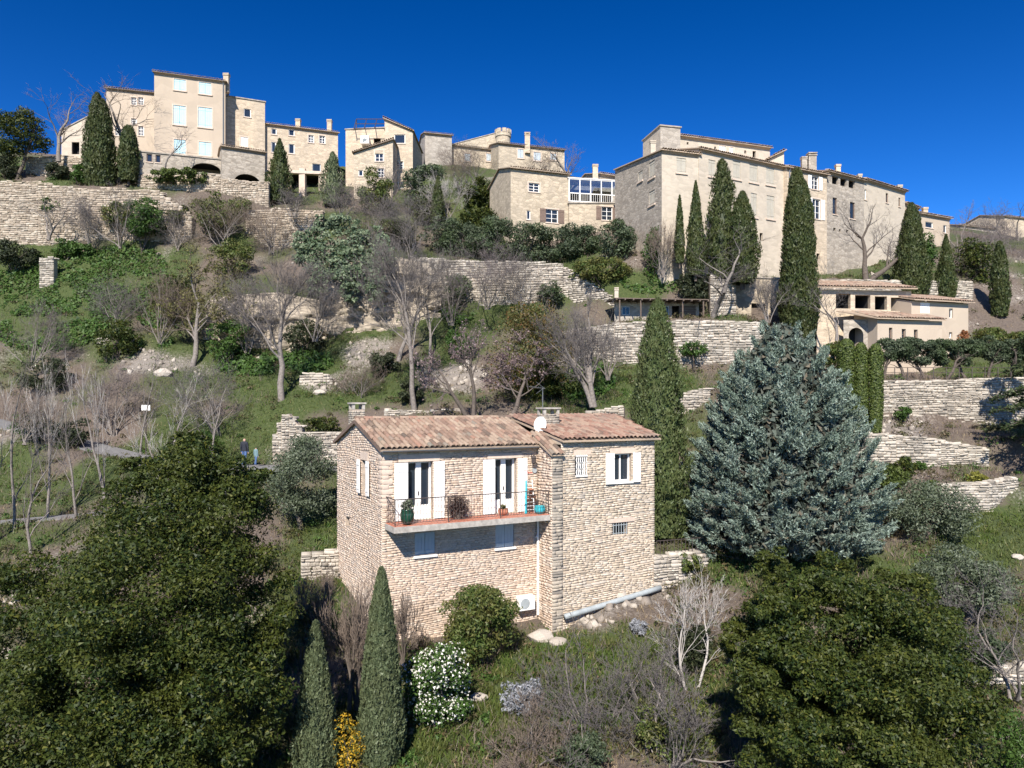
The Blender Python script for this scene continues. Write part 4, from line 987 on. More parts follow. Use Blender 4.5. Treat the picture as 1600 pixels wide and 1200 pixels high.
v5 = building('village_house', 'ochre stone house with two rows of small windows and a loggia below', (409, 193), (528, 208), 83, 275, 9, 'wall_c',
  [(424, 201, 432, 210, 'single', 'white'), (451, 202, 460, 212, 'single', 'white'), (482, 211, 490, 223, 'glass'), (499, 212, 508, 224, 'glass'), (424, 222, 431, 238, 'single', 'white'), (451, 225, 460, 240, 'single', 'white'), (455, 272, 498, 318, 'hole', 2.5), (424, 272, 450, 318, 'hole', 2.5), (488, 256, 501, 268, 'single', 'grey_paint')], group=BLG, pipe=.03)[0]
vchimney(466, 187, 200, 85, 7, v5); vchimney(515, 188, 203, 86, 7, v5)
b = MB(); q5 = P(473, 318, 82.4); b.box(q5 + Vector((0, 0, 1.8)), (.33, 0, 0), (0, .33, 0), (0, 0, 2.1)); b.build('column', M['lintel'], v5)
b = MB(); b.box(P(475, 270, 82.3) , (4.2, .5, 0), (-.03, .3, 0), (0, 0, .16)); b.build('beam', M['lintel'], v5)
v6 = building('village_house', 'ochre house with a sloping gable and one large dark window', (601, 186), (645, 206), 86, 305, 9, 'wall_c', [(616, 210, 633, 224, 'single', 'white'), (619, 252, 630, 264, 'glass'), (622, 284, 631, 294, 'single', 'blue_paint')], roof='shed', dR=86, rise=.05, genoise=False, sidewall='wall_b', group=BLG)[0]
v6b = building('village_house', 'narrow ochre house with a roof terrace frame and air conditioner', (540, 203), (603, 200), 87, 305, 8, 'wall_c', [(584, 216, 595, 224, 'hole')], roof='flat', dR=87, group=BLG)[0]
v6c = building('village_house', 'small stone house with half gable and white lattice windows', (553, 240), (614, 219), 83, 310, 4, 'wall_a', [(586, 235, 599, 252, 'glass'), (590, 263, 600, 277, 'glass'), (560, 266, 567, 275, 'single')], roof='shed', dR=83, rise=.03, genoise=False, sidewall='wall_b', group=BLG)[0]
fr = empty('roof_terrace_frame', P(575, 203, 86.5), 'dark metal awning frame on the narrow ochre house', 'frame')
b = MB()
for x in (553, 569, 585, 601): b.tube([P(x + 4, 186, 89.5), P(x - 2 + 2, 201, 86)], .05, 5)
for t in (0, .5, 1): b.tube([P(553 + 4 * (1 - t), 186 + 15 * t, 89.5 - 3.5 * t), P(601 + 4 * (1 - t), 186 + 15 * t, 89.5 - 3.5 * t)], .05, 5)
for x in (553, 601): b.tube([P(x, 204, 86), P(x, 201, 86)], .05, 5); b.tube([P(x + 4, 206, 89.5), P(x + 4, 186, 89.5)], .05, 5)
b.build('frame', M['iron'], fr)
a6 = empty('air_conditioner', P(571, 226, 86), 'white air conditioner on the narrow ochre village house', 'air conditioner')
b = MB(); b.box(P(571, 220, 86.6), (.48, 0, 0), (0, .45, 0), (0, 0, .45)); b.build('casing', M['white'], a6); b = MB(); b.tube([P(570, 220, 86.15), P(570, 220, 86.12)], .3, 16); b.build('fan_grille', M['pipe_grey'], a6)
v7 = building('village_house', 'small dark stone tower house with a flat tiled roof', (664, 208), (706, 212), 95, 290, 6, 'wall_grey', [], group=BLG)[0]
v9a = building('village_house', 'low weathered stone house left of the long one, below the round turret', (706, 227), (786, 237), 97, 300, 8, 'wall_a', [(760, 240, 770, 252, 'closed', 'grey_paint'), (726, 240, 735, 252, 'closed', 'grey_paint')], group=BLG)[0]
v9 = building('village_house', 'long stone house with three grey shuttered windows and a tall chimney', (779, 224), (882, 235), 95, 300, 8, 'wall_a', [(809, 233, 818, 247, 'closed', 'grey_paint'), (834, 238, 845, 251, 'closed', 'grey_paint'), (860, 240, 869, 250, 'closed', 'grey_paint')], group=BLG)[0]
vchimney(824, 208, 228, 96, 8, v9)
tw = empty('castle_turret', P(786, 235, 116), 'round crenellated castle turret showing above the roofs', 'castle')
b = MB(); c = P(786, 250, 116); r_ = 11.5 / F * 116; hh = (250 - 210) / F * 116
b.lathe(c, [(r_, -6), (r_, hh - .6), (r_ * 1.1, hh - .5), (r_ * 1.1, hh)], 20); b.build('tower', M['wall_a'], tw)
for k in range(9):
    a = 2 * math.pi * k / 9; b = MB(); b.box(c + Vector((r_ * .98 * math.cos(a), r_ * .98 * math.sin(a), hh + .3)), (.3 * math.sin(a), -.3 * math.cos(a), 0), (.16 * math.cos(a), .16 * math.sin(a), 0), (0, 0, .32)); b.build('merlon', M['wall_a'], tw)
cw = building('castle_wall', 'long castle wall with sloping top left of the round turret', (708, 226), (775, 208), 118, 300, 4, 'wall_a', [(760, 217, 765, 225, 'hole'), (768, 217, 772, 225, 'hole')], roof='flat', dR=118, cat='castle')[0]
# middle: stone house with the glazed veranda
v10, p10, W10 = building('veranda_house', 'stone house with brown shutters below a glazed white veranda', (798, 263), (889, 273), 71, 372, 7, 'wall_a',
  [(826, 286, 843, 300, 'glass'), (823, 329, 829, 343, 'single', 'white'), (853, 327, 872, 348, 'open', 'brown_wood')], group=BLG, genoise=False)
d10 = 71 * (HY - 263) / (HY - 273)
v10b, p10b, W10b = building('veranda_house_annex', 'lower stone annex carrying the glazed veranda', (889, 318), (974, 318), d10 - .3, 372, 6, 'wall_a', [(940, 323, 957, 344, 'open', 'brown_wood')], roof='flat', dR=d10 + .8, group=BLG)
ver = empty('glazed_veranda', p10b.at(W10b / 2, Z(318, d10)), 'white framed glass veranda on the stone annex', 'veranda')
b = MB(); zt_, zb_ = Z(279, d10), Z(316, d10) + .05
for a in np.linspace(.05, W10b - .05, 6): p10b.box(b, a - .045, a + .045, zb_, zt_, -.2, -.1)
for z in (zb_ + .04, zb_ + .85, zt_ - .05): p10b.box(b, 0, W10b, z - .045, z + .045, -.195, -.105)
for a in np.linspace(.2, W10b - .1, 26): p10b.box(b, a - .012, a + .012, zb_ + .08, zb_ + .8, -.165, -.135)
b.build('frame', M['white'], ver)
b = MB(); p10b.box(b, .02, W10b - .02, zb_ + .9, zt_ - .1, -.155, -.145); b.build('pane', M['clear'], ver)
b = MB(); p10b.box(b, .02, W10b - .02, zb_ - .1, zt_, -4, -3.8); b.build('rear_wall', M['plaster'], ver)
b = MB(); b.prism([p10b.at(-.1, zt_, -.05), p10b.at(W10b + .1, zt_, -.05), p10b.at(W10b + .1, zt_ + .5, -4), p10b.at(-.1, zt_ + .5, -4)], (0, 0, .07)); b.build('veranda_roof', M['white'], ver)
b = MB(); p10b.box(b, .6, 2.1, zb_, zb_ + 2, -3.78, -3.7); p10b.box(b, 3.2, 4.3, zb_, zb_ + 2, -3.78, -3.7); b.build('inner_door', M['glass'], ver)
vchimney(930, 258, 274, 76, 8, v10b)
building('village_house', 'plain stone house half hidden behind the glazed veranda', (938, 272), (990, 280), 78, 370, 6, 'wall_b', [], group=BLG)
# right: the great house
v11 = building('great_house_wing', 'left wing of the great pale house with grey stone side', (1034, 236), (1092, 243), 62, 405, 9, 'plaster_pale', [(1057, 247, 1072, 270, 'closed', 'cream_paint')],
  lwins=[(997, 268, 1004, 283, 'closed', 'cream_paint'), (1014, 252, 1023, 278, 'closed', 'cream_paint'), (1014, 298, 1023, 320, 'closed', 'cream_paint')], sidewall='wall_b', group=BLG, roof='shed', rise=.12)[0]
vchimney(1020, 221, 238, 64, 8, v11, 'plaster_pale')
cp = 'cream_paint'
v12 = building('great_house', 'great pale stone house with rows of cream shutters above the terraces', (1092, 233), (1229, 263), 63, 440, 9, 'plaster_pale',
  [(1145, 252, 1157, 280, 'closed', cp), (1171, 257, 1184, 285, 'closed', cp), (1197, 261, 1210, 289, 'closed', cp), (1173, 302, 1183, 339, 'closed', cp), (1198, 306, 1210, 342, 'closed', cp), (1187, 364, 1192, 376, 'hole'), (1107, 250, 1118, 276, 'closed', cp)], group=BLG, pipe=.985)[0]
v12b = building('great_house_attic', 'set-back upper storey of the great pale house with small attic openings', (1063, 213), (1203, 232), 70, 300, 7, 'plaster_pale',
  [(1073, 222, 1076, 226, 'hole'), (1140, 230, 1146, 240, 'closed', 'white'), (1116, 229, 1119, 234, 'hole'), (1163, 235, 1166, 240, 'hole'), (1176, 236, 1181, 246, 'hole'), (1124, 228, 1134, 238, 'closed', 'white')], group=BLG)[0]
v12c = building('stair_tower', 'square plastered tower standing above the left wing of the great house', (1032, 197), (1063, 200), 68, 290, 4, 'wall_grey', [], roof='flat', sidewall='plaster_pale', group=BLG)[0]
building('village_house', 'small raised gable end at the right of the great house', (1197, 252), (1225, 236), 72, 300, 4, 'plaster_pale', [], roof='shed', dR=72, rise=.03, genoise=False, group=BLG)
v13 = building('village_house', 'narrow pale house with two white-shuttered windows one above the other', (1230, 262), (1292, 274), 67.5, 440, 8, 'wall_c',
  [(1268, 275, 1279, 296, 'open', 'white'), (1269, 311, 1282, 342, 'open', 'white'), (1276, 396, 1281, 405, 'hole')], group=BLG, pipe=.04)[0]
vchimney(1268, 240, 264, 70, 12, v13, 'wall_b'); vchimney(1256, 246, 262, 70, 8, v13, 'wall_b')
v14 = building('village_house', 'grey stone house with a three-bay loggia under its eave', (1291, 268), (1350, 283), 70, 440, 8, 'wall_b',
  [(1300, 276, 1310, 288, 'hole', 1.5), (1313, 279, 1323, 291, 'hole', 1.5), (1326, 282, 1336, 294, 'hole', 1.5), (1301, 309, 1308, 335, 'single', 'brown_wood'), (1328, 316, 1336, 342, 'single', 'brown_wood'), (1302, 356, 1306, 361, 'hole'), (1311, 358, 1314, 363, 'hole'), (1322, 359, 1326, 364, 'hole')], group=BLG)[0]
vchimney(1309, 258, 271, 73, 7, v14); vchimney(1343, 273, 283, 75, 6, v14, 'plaster_pale')
v15 = building('village_house', 'cream house with narrow windows at the right end of the row', (1350, 281), (1414, 300), 73, 440, 8, 'plaster_pale', [(1350.7, 296, 1354, 312, 'single', 'white'), (1384, 302, 1388, 317, 'single', 'brown_wood'), (1404, 309, 1407, 323, 'single', 'brown_wood')], group=BLG)[0]
vchimney(1405, 290, 302, 78, 7, v15, 'plaster_pale')
v16 = building('village_house', 'small pinkish house behind the cypresses at the end of the row', (1415, 330), (1484, 342), 80, 385, 7, 'plaster', [(1446, 347, 1458, 356, 'single', 'white'), (1474, 352, 1479, 364, 'single', 'white')], group=BLG)[0]
building('village_house', 'stub of a house with dark tiled roof left of the pinkish house', (1414, 318), (1435, 326), 82, 385, 5, 'wall_a', [], group=BLG)
vchimney(1445, 325, 336, 83, 7, v16)
building('village_house', 'far ochre house low on the skyline at the right edge', (1570, 338), (1640, 346), 112, 380, 8, 'wall_c', [], group=BLG)
building('village_house', 'far grey house half hidden by bare trees at the right', (1500, 352), (1556, 358), 108, 400, 8, 'wall_b', [], group=BLG)
# villa on the right terrace: upper loggia, lower lean-to
vil = empty('terrace_villa', P(1400, 585, 56), 'pale villa with an open columned loggia behind the olive hedge', 'house')
vA, vB = P(1276, 449, 57.0), P(1424, 463, 57.8); vp = Plane(vA, (vB - vA).to_2d()); vW = (vB - vA).to_2d().length
lo_ = [vp.rect(x0, y0, x1, y1) for x0, y0, x1, y1 in ((1306, 459, 1329, 482), (1336, 461, 1360, 482), (1367, 463, 1386, 484), (1392, 465, 1411, 486))]
zt_ = vA.z - .15
b = MB(); facade(b, vp, 0, vW, 1.5, zt_, lo_, .35); b.build('front_wall', M['wall_c'], vil)
for o in lo_: hollow(vp, o, vil, 2.6, 'loggia')
b = MB(); b.prism([vp.at(-.4, vA.z - .1, .5), vp.at(vW + .2, vA.z - .1, .5), vp.at(vW + .2, vA.z + 1.2, -4.6), vp.at(-.4, vA.z + 1.2, -4.6)], (0, 0, .1)); r1 = b.build('roof', M['tile_far'], vil)
tile_rows(vp, -.4, vW + .2, .56, lambda a: vA.z + .02, 13, .255, r1, 'tile', name='roof_tiling')
wA, wB = P(1424, 468, 56.6), P(1513, 482, 58.2); wp_ = Plane(wA, (wB - wA).to_2d()); wW = (wB - wA).to_2d().length
wo = [wp_.rect(1438, 473, 1453, 489), wp_.rect(1483, 482, 1489, 497), wp_.rect(1483, 519, 1488, 528)]
b = MB(); facade(b, wp_, 0, wW, 1.5, wA.z - .12, wo, .3); b.build('side_block_wall', M['plaster'], vil)
shutter(wp_, wo[0][0], wo[0][1], wo[0][2], wo[0][3], -.05, vil, 'white', 4)
window(wp_, wo[1], vil, 'white', 1, 1, .2, .06); window(wp_, wo[2], vil, 'white', 1, 1, .2, .06)
b = MB(); b.poly([wp_.at(0, 1.5), wp_.at(0, wA.z - .12), wp_.at(0, wA.z + .9, -4), wp_.at(0, 1.5, -4)]); b.poly([wp_.at(wW, 1.5), wp_.at(wW, wA.z - .12), wp_.at(wW, wA.z + .9, -4), wp_.at(wW, 1.5, -4)]); b.build('end_wall', M['plaster'], vil)
b = MB(); b.prism([wp_.at(-.1, wA.z - .1, .4), wp_.at(wW + .25, wA.z - .1, .4), wp_.at(wW + .25, wA.z + 1.0, -4), wp_.at(-.1, wA.z + 1.0, -4)], (0, 0, .09)); r2 = b.build('roof', M['tile_far'], vil)
tile_rows(wp_, -.1, wW + .25, .46, lambda a: wA.z + .01, 11, .25, r2, 'tile', name='roof_tiling')
lA, lB = P(1371, 497, 54.4), P(1472, 503, 55.6); lp_ = Plane(lA, (lB - lA).to_2d()); lW = (lB - lA).to_2d().length
lo2 = [lp_.rect(1389, 512, 1394.5, 531), lp_.rect(1409, 514, 1415.5, 531), lp_.rect(1428, 515, 1434, 532)]
b = MB(); facade(b, lp_, 0, lW, 1.5, lA.z - .1, lo2, .3)
b.poly([lp_.at(0, 1.5), lp_.at(0, lA.z - .1), lp_.at(0, lA.z + .7, -2.6), lp_.at(0, 1.5, -2.6)]); b.build('lower_wall', M['plaster'], vil)
for o in lo2: window(lp_, o, vil, 'brown_wood', 1, 2, .22, .06)
b = MB(); b.prism([lp_.at(-.3, lA.z - .1, .35), lp_.at(lW + .05, lA.z - .1, .35), lp_.at(lW + .05, lA.z + .75, -2.6), lp_.at(-1.6, lA.z + .75, -2.6)], (0, 0, .09)); r3 = b.build('roof', M['tile_far'], vil)
tile_rows(lp_, -.3, lW + .05, .41, lambda a: lA.z + .01, 8, .27, r3, 'tile', name='roof_tiling')
sA, sB = P(1318, 500, 56.0), P(1371, 500, 55.2); sp_ = Plane(sA, (sB - sA).to_2d()); sW = (sB - sA).to_2d().length
do = sp_.rect(1326, 512, 1349, 545)
b = MB(); facade(b, sp_, 0, sW, 1.5, sA.z, [do], .3); b.build('porch_wall', M['wall_b'], vil); hollow(sp_, do, vil, 1.0, 'doorway'); arch_fill(sp_, do, vil, 'wall_b', .55)
# cabin with pergola
cab = empty('pergola_cabin', P(1010, 500, 58), 'low timber cabin with dark pergola roof on the middle terrace', 'cabin')
cA, cB = P(960, 470, 58.5), P(1092, 474, 59.3); cpn = Plane(cA, (cB - cA).to_2d()); cW = (cB - cA).to_2d().length
co = [cpn.rect(972, 479, 984, 492), cpn.rect(1025, 478, 1045, 501), cpn.rect(1050, 478, 1063, 501)]
b = MB(); facade(b, cpn, 0, cW, Z(506, 58.5), cA.z - .05, co, .1); b.build('front_wall', M['wall_grey'], cab)
for o in co[:2]: window(cpn, o, cab, 'grey_paint', 2, 1, .08, .05)
hollow(cpn, co[2], cab, .8, 'doorway')
for k in range(7):
    z = Z(503, 58.6) + k * .2; b = MB(); cpn.box(b, cW * .76, cW * .96, z, z + .17, .01, .05); b.build('board', M['dark_wood'], cab)
b = MB(); b.prism([cpn.at(-.3, cA.z - .02, 1.4), cpn.at(cW + .3, cA.z - .02, 1.4), cpn.at(cW + .3, cA.z + .15, -2), cpn.at(-.3, cA.z + .15, -2)], (0, 0, .07)); b.build('pergola_roof', M['dark_wood'], cab)
for a in np.linspace(.1, cW - .1, 5):
    b = MB(); b.tube([cpn.at(a, Z(506, 57), 1.25), cpn.at(a, cA.z - .02, 1.25)], .06, 6); b.build('post', M['dark_wood'], cab)
for a in np.linspace(-.2, cW + .2, 12):
    b = MB(); cpn.box(b, a - .04, a + .04, cA.z - .15, cA.z - .03, -.02, 1.55); b.build('rafter', M['dark_wood'], cab)
vchimney(963, 450, 470, 60, 6, cab, 'plaster_pale')
# ruined wall with doorway under the great house
ru = building('ruined_wall', 'old rubble wall with a black doorway below the great house', (1125, 432), (1216, 436), 60.5, 505, .8, 'wall_a', [(1174, 474, 1196, 502, 'hole', .5)], roof='flat', dR=61.5, cat='stone wall')[0]

# ------------------------------------------------------------------ dry-stone walls
WALLG = 'dry-stone terrace walls'
for args in [
 ('long ragged retaining wall below the left end of the village', [(-120, 280, 385, 72), (60, 288, 383, 71.6), (140, 296, 382, 71.8), (250, 300, 380, 71.8), (300, 338, 378, 72)], 'dry_warm', 21, .5),
 ('ruined retaining wall section below the loggia house', [(384, 330, 390, 72.8), (440, 326, 388, 72.4), (505, 330, 386, 72.4)], 'dry_warm', 22, .45),
 ('garden wall on the upper left terrace beside the topiary ball', [(40, 246, 290, 77), (100, 243, 285, 77), (135, 247, 285, 77)], 'dry_warm', 23, .3),
 ('broken wall climbing left of the arched garage', [(215, 272, 330, 74.5), (300, 276, 345, 74.5), (345, 280, 350, 74.5), (420, 285, 320, 75)], 'dry_warm', 24, .6),
 ('long terrace wall below the dark olive trees at centre', [(640, 402, 492, 64.6), (700, 406, 488, 64.3), (790, 410, 490, 64.2), (880, 416, 495, 64.5), (945, 458, 510, 62), (1010, 520, 545, 58)], 'dry', 25, .35),
 ('straight terrace wall carrying the pergola cabin', [(870, 520, 560, 56), (960, 505, 572, 55.2), (1030, 501, 574, 55), (1140, 501, 576, 54.8), (1200, 505, 570, 55)], 'dry', 26, .12),
 ('high terrace wall under the olive hedge at right', [(1290, 598, 668, 46.6), (1378, 596, 664, 46.6), (1480, 594, 664, 46.6), (1600, 590, 664, 46.4), (1760, 590, 664, 46)], 'dry', 27, .1),
 ('middle terrace wall sloping right of the blue conifer', [(1320, 674, 735, 42.6), (1400, 680, 738, 42.5), (1470, 688, 740, 42.4), (1545, 700, 738, 42.4)], 'dry', 28, .12),
 ('low curved terrace wall above the lawn at right', [(1470, 756, 806, 38.4), (1500, 756, 812, 38.4), (1545, 754, 814, 38.6), (1590, 746, 796, 39.6)], 'dry', 29, .1),
 ('low wall behind the stone house beside the lane', [(466, 676, 722, 46.6), (535, 675, 722, 46.8), (600, 672, 722, 47)], 'dry', 30, .12),
 ('crumbling rubble wall stub beside the lane', [(426, 690, 700, 47.6), (440, 652, 700, 47.5), (452, 646, 700, 47.5), (472, 668, 700, 47.4)], 'dry', 31, .3),
 ('garden wall running right from the stone house', [(1021, 871, 925, 32.75), (1060, 866, 908, 33.2), (1105, 860, 897, 33.9)], 'dry', 32, .0),
 ('low wall left of the stone house gable', [(470, 868, 905, 33.2), (530, 860, 905, 33.6)], 'dry', 33, .15),
 ('short stone pillar ruin on the ivy slope at left', [(62, 405, 450, 67.5), (84, 402, 452, 67.4)], 'dry', 34, .3),
 ('low wall fragment on the slope right of the pale bare tree', [(468, 588, 612, 54.5), (505, 584, 613, 54.3), (520, 592, 612, 54.3)], 'dry', 35, .3),
 ('low rubble wall above the roof of the stone house', [(600, 640, 656, 50), (660, 642, 660, 49.6), (720, 640, 658, 49.6)], 'dry', 36, .35),
 ('stepped wall rising behind the right wing roof', [(880, 655, 690, 40.5), (930, 642, 690, 40), (975, 633, 690, 39.6)], 'dry', 37, .08),
 ('pale low wall at the right edge below the olive tree', [(1520, 1046, 1072, 25.4), (1640, 1042, 1072, 25)], 'dry', 38, .12),
 ('grey wall behind the loggia villa under the bare tree', [(1270, 437, 466, 63.4), (1400, 438, 466, 63.8), (1520, 440, 480, 66)], 'dry', 39, .1),
 ('sunny stone ledge under the blue conifer at its left', [(1040, 620, 650, 46), (1110, 606, 640, 47)], 'dry', 40, .2),
 ('retaining wall in the bushes above the cabin at centre', [(1110, 430, 500, 60), (1150, 436, 502, 60)], 'dry', 41, .2)]:
    lab, pts, m_, sd_, rg = args
    far = pts[0][3] > 50
    dry_wall(lab, pts, m_, h=(.11, .25) if far else (.08, .2), l=(.2, .62) if far else (.16, .52), ragged=rg, seed=sd_, limit=120 if far else 250, group=WALLG)
# bare cliff bands
def cliff(label, pts, seed):
    """rock face in ledges; pts (px, top, bottom, distance)"""
    root = empty('rock_face', P(*[pts[0][0], pts[0][2], pts[0][3]]), label, 'cliff')
    n, m = 110, 64; xs = np.linspace(0, len(pts) - 1, n); a = np.array(pts, float)
    px = np.interp(xs, range(len(pts)), a[:, 0]); tp = np.interp(xs, range(len(pts)), a[:, 1]); bt = np.interp(xs, range(len(pts)), a[:, 2]); dd = np.interp(xs, range(len(pts)), a[:, 3])
    V = []
    for j in range(m):
        f = j / (m - 1)
        lay = np.floor(f * 13 + .9 * vnoise(np.arange(n) * .07, seed * 2.0) + .5 * vnoise(np.arange(n) * .3, seed * 5.0)); off = (vnoise(lay * 3.37 + seed, np.arange(n) * .06 + lay * 5.1) - .5) * 1.9 + (vnoise(np.arange(n) * .45, f * 26, seed) - .5) * .45
        d = dd + f * 1.6 + off * (.2 + .8 * math.sin(math.pi * min(f * 1.1, 1))) * .8
        py = bt + 34 + (tp - bt - 38) * f
        V.append(np.stack([(px - CX) / F * dd, d - .75, (HY - py) / F * dd], -1))
    V = np.concatenate(V); i2 = (np.arange(m - 1)[:, None] * n + np.arange(n - 1)[None, :]).ravel()
    link('rock', np_mesh('rock', V, np.stack([i2, i2 + 1, i2 + n + 1, i2 + n], -1)), M['cliff'], root)
cliff('layered rock face behind the pale bare tree', [(318, 470, 548, 62.8), (360, 462, 548, 62.6), (430, 458, 546, 62.2), (528, 478, 520, 62.5)], 3)
cliff('pale rock face below the hanging creeper at centre', [(500, 420, 512, 62.6), (560, 408, 508, 62.8), (620, 402, 502, 63.2), (690, 420, 494, 63.8)], 9)

# ------------------------------------------------------------------ plants
def unit(v): return v / (np.linalg.norm(v, axis=-1, keepdims=True) + 1e-9)
def leaf_geo(Pt, Nn, L, Wd, r, jit=0.9, direc=None, dj=.5):
    """pointed leaves at Pt facing about Nn; direc: preferred direction of the leaf's length"""
    n = len(Pt); nn = unit(Nn + jit * r.normal(size=(n, 3)))
    t = r.normal(size=(n, 3)) if direc is None else direc + dj * r.normal(size=(n, 3))
    if direc is None: t = t - (t * nn).sum(1, keepdims=True) * nn
    t = unit(t); bt = unit(np.cross(nn, t)); s = r.uniform(.65, 1.3, (n, 1))
    V = np.stack([Pt - t * L * .4 * s + bt * Wd * .55 * s, Pt + t * L * .6 * s, Pt - t * L * .4 * s - bt * Wd * .55 * s], 1)
    return V.reshape(-1, 3)
def quads(nv): return np.arange(nv).reshape(-1, 3)
def q2t(a): return a[:, [0, 1, 2, 0, 2, 3]].reshape(-1, 3)
def ball_pts(r, n): return unit(r.normal(size=(n, 3)))
def tubes_np(S, n=4):
    """S: (m,8) p0 r0 p1 r1 -> prisms"""
    p0, r0, p1, r1 = S[:, 0:3], S[:, 3:4], S[:, 4:7], S[:, 7:8]
    t = unit(p1 - p0); a = np.cross(t, np.array([.31, .17, .93])); a = unit(a); bb_ = np.cross(t, a); V = []
    for (p, q) in ((p0, r0), (p1, r1)):
        for k in range(n):
            an = 2 * math.pi * k / n; V.append(p + q * (math.cos(an) * a + math.sin(an) * bb_))
    V = np.stack(V, 1); m = len(S); base = np.arange(m)[:, None] * 2 * n; Fc = []
    for k in range(n): Fc.append(np.concatenate([base + k, base + (k + 1) % n, base + n + (k + 1) % n, base + n + k], 1))
    return V.reshape(-1, 3), np.stack(Fc, 1).reshape(-1, 4)
def grow(r, p, d, L, rad, lev, out, maxlev, spread=.7, up=.15, kids=(3, 5), ratio=.62, trunk_bare=.35, wob=.16):
    steps = 5 if lev == 0 else (4 if lev < 2 else (3 if lev < 3 else (2 if lev < 5 else 1))) if not (lev >= 4 and lev == maxlev) else 1; pts = [p]; dd = d.copy(); rads = [rad]
    for i in range(steps):
        dd = unit(dd + r.normal(size=3) * wob + np.array([0, 0, up * (.5 if lev else .2)])); pts.append(pts[-1] + dd * L / steps); rads.append(rad * (1 - (i + 1) / steps * .55))
    for i in range(steps): out.append((lev, np.concatenate([pts[i], [rads[i]], pts[i + 1], [rads[i + 1]]])))
    if lev >= maxlev: return
    n = r.integers(*kids) + (2 if lev == 0 else 0)
    for k in range(n):
        f = r.uniform(trunk_bare if lev == 0 else .2, 1.0) if k else 1.0
        i = min(int(f * steps), steps - 1); q = pts[i] + (pts[i + 1] - pts[i]) * (f * steps - i)
        az = r.uniform(0, 2 * math.pi); t = unit(pts[i + 1] - pts[i]); a = unit(np.cross(t, [.3, .5, .8])); c = np.cross(t, a)
        sp = spread * r.uniform(.6, 1.3) * (.45 if k == 0 else 1)
        nd = unit(t + sp * (math.cos(az) * a + math.sin(az) * c))
        grow(r, q, nd, L * ratio * r.uniform(.75, 1.2) * (1.0 - .25 * f if lev == 0 else 1), rads[i] * ((.42 if lev == 0 else .55) if k else .75), lev + 1, out, maxlev, spread, up, kids, ratio, trunk_bare, wob)
def bare_tree(label, px, d, top, mat='twig', trunk='bark', lev=5, spread=.75, rad=None, lean=0, stems=1, seed=1, name='bare_tree', cat='tree', group=None, bare=.3, kids=(3, 5), base=None, leaf=None, nleaf=0, leaf_px=3, wpx=None, minr=.006):
    r = np.random.default_rng(seed); g = gp(px, d)
    if base is not None: g.z = Z(base, d)
    hgt = Z(top, d) - g.z; root = empty(name, g, label, cat, group); out = []
    rad = rad or max(.05, hgt * .018)
    for k in range(stems):
        d0 = unit(np.array([lean + r.normal() * (.05 if stems == 1 else .35), r.normal() * (.05 if stems == 1 else .3), 1.0]))
        grow(r, np.array([g.x + (r.normal() * .12 if stems > 1 else 0), g.y, g.z - .15]), d0, hgt * .46, rad, 0, out, lev, spread, .15, kids, .6, bare)
    S = np.array([o[1] for o in out]); lv = np.array([o[0] for o in out])
    # fit to the height (and width) seen in the photograph
    z0 = g.z; sc = hgt / max(1e-3, np.percentile(S[:, 6], 99.6) - z0)
    sx = sc
    if wpx: sx = (wpx / F * d) / max(1e-3, np.percentile(S[:, 4], 98.5) - np.percentile(S[:, 4], 1.5))
    for c in (0, 4): S[:, c] = g.x + (S[:, c] - g.x) * sx; S[:, c + 1] = g.y + (S[:, c + 1] - g.y) * sx; S[:, c + 2] = z0 + (S[:, c + 2] - z0) * sc
    S[:, 3] = np.maximum(S[:, 3], minr); S[:, 7] = np.maximum(S[:, 7], minr * .7)
    big = lv <= 1; V, Fc = tubes_np(S[big], 6); link('trunk', np_mesh('trunk', V, Fc), M[trunk], root)
    fine = lv >= max(4, lev); V, Fc = tubes_np(S[~big & ~fine], 3)
    Vt = np.zeros((0, 3)); Fs = np.concatenate([Fc[:, [0, 1, 2]], Fc[:, [0, 2, 3]]])
    if fine.any():      # last twigs: slim spikes
        q = S[fine]; t = unit(q[:, 4:7] - q[:, 0:3]); a = unit(np.cross(t, r.normal(size=t.shape))); c = np.cross(t, a); rr_ = q[:, 3:4] * .9
        Vt = np.stack([q[:, 0:3] + a * rr_ * 1.3, q[:, 0:3] - a * rr_ * .65 + c * rr_ * 1.1, q[:, 0:3] - a * rr_ * .65 - c * rr_ * 1.1, q[:, 4:7]], 1).reshape(-1, 3)
        b0 = np.arange(len(q))[:, None] * 4 + len(V); Fs = np.concatenate([Fs, b0 + [0, 1, 3], b0 + [1, 2, 3], b0 + [2, 0, 3]])
    link('crown', np_mesh('crown', np.concatenate([V, Vt]), Fs), M[mat], root)
    if leaf:
        tip = S[lv >= lev - 1]; i = r.integers(0, len(tip), nleaf); f = r.random((nleaf, 1)); Pt = tip[i, 0:3] * (1 - f) + tip[i, 4:7] * f + r.normal(size=(nleaf, 3)) * .04
        L = leaf_px / F * d; V = leaf_geo(Pt, r.normal(size=(nleaf, 3)), L, L * .7, r); link('foliage', np_mesh('foliage', V, quads(len(V))), M[leaf], root)
    return root
def trunk_into(root, g, top, rad, r, mat='bark_dark', limbs=5, reach=1.0):
    out = []; hgt = top - g.z
    grow(r, np.array([g.x, g.y, g.z - .2]), np.array([0, 0, 1.0]), hgt, rad, 0, out, 2, .7, .1, (limbs - 1, limbs + 1), .55 * reach, .35)
    S = np.array([o[1] for o in out]); V, Fc = tubes_np(S, 6); return link('trunk', np_mesh('trunk', V, Fc), M[mat], root)
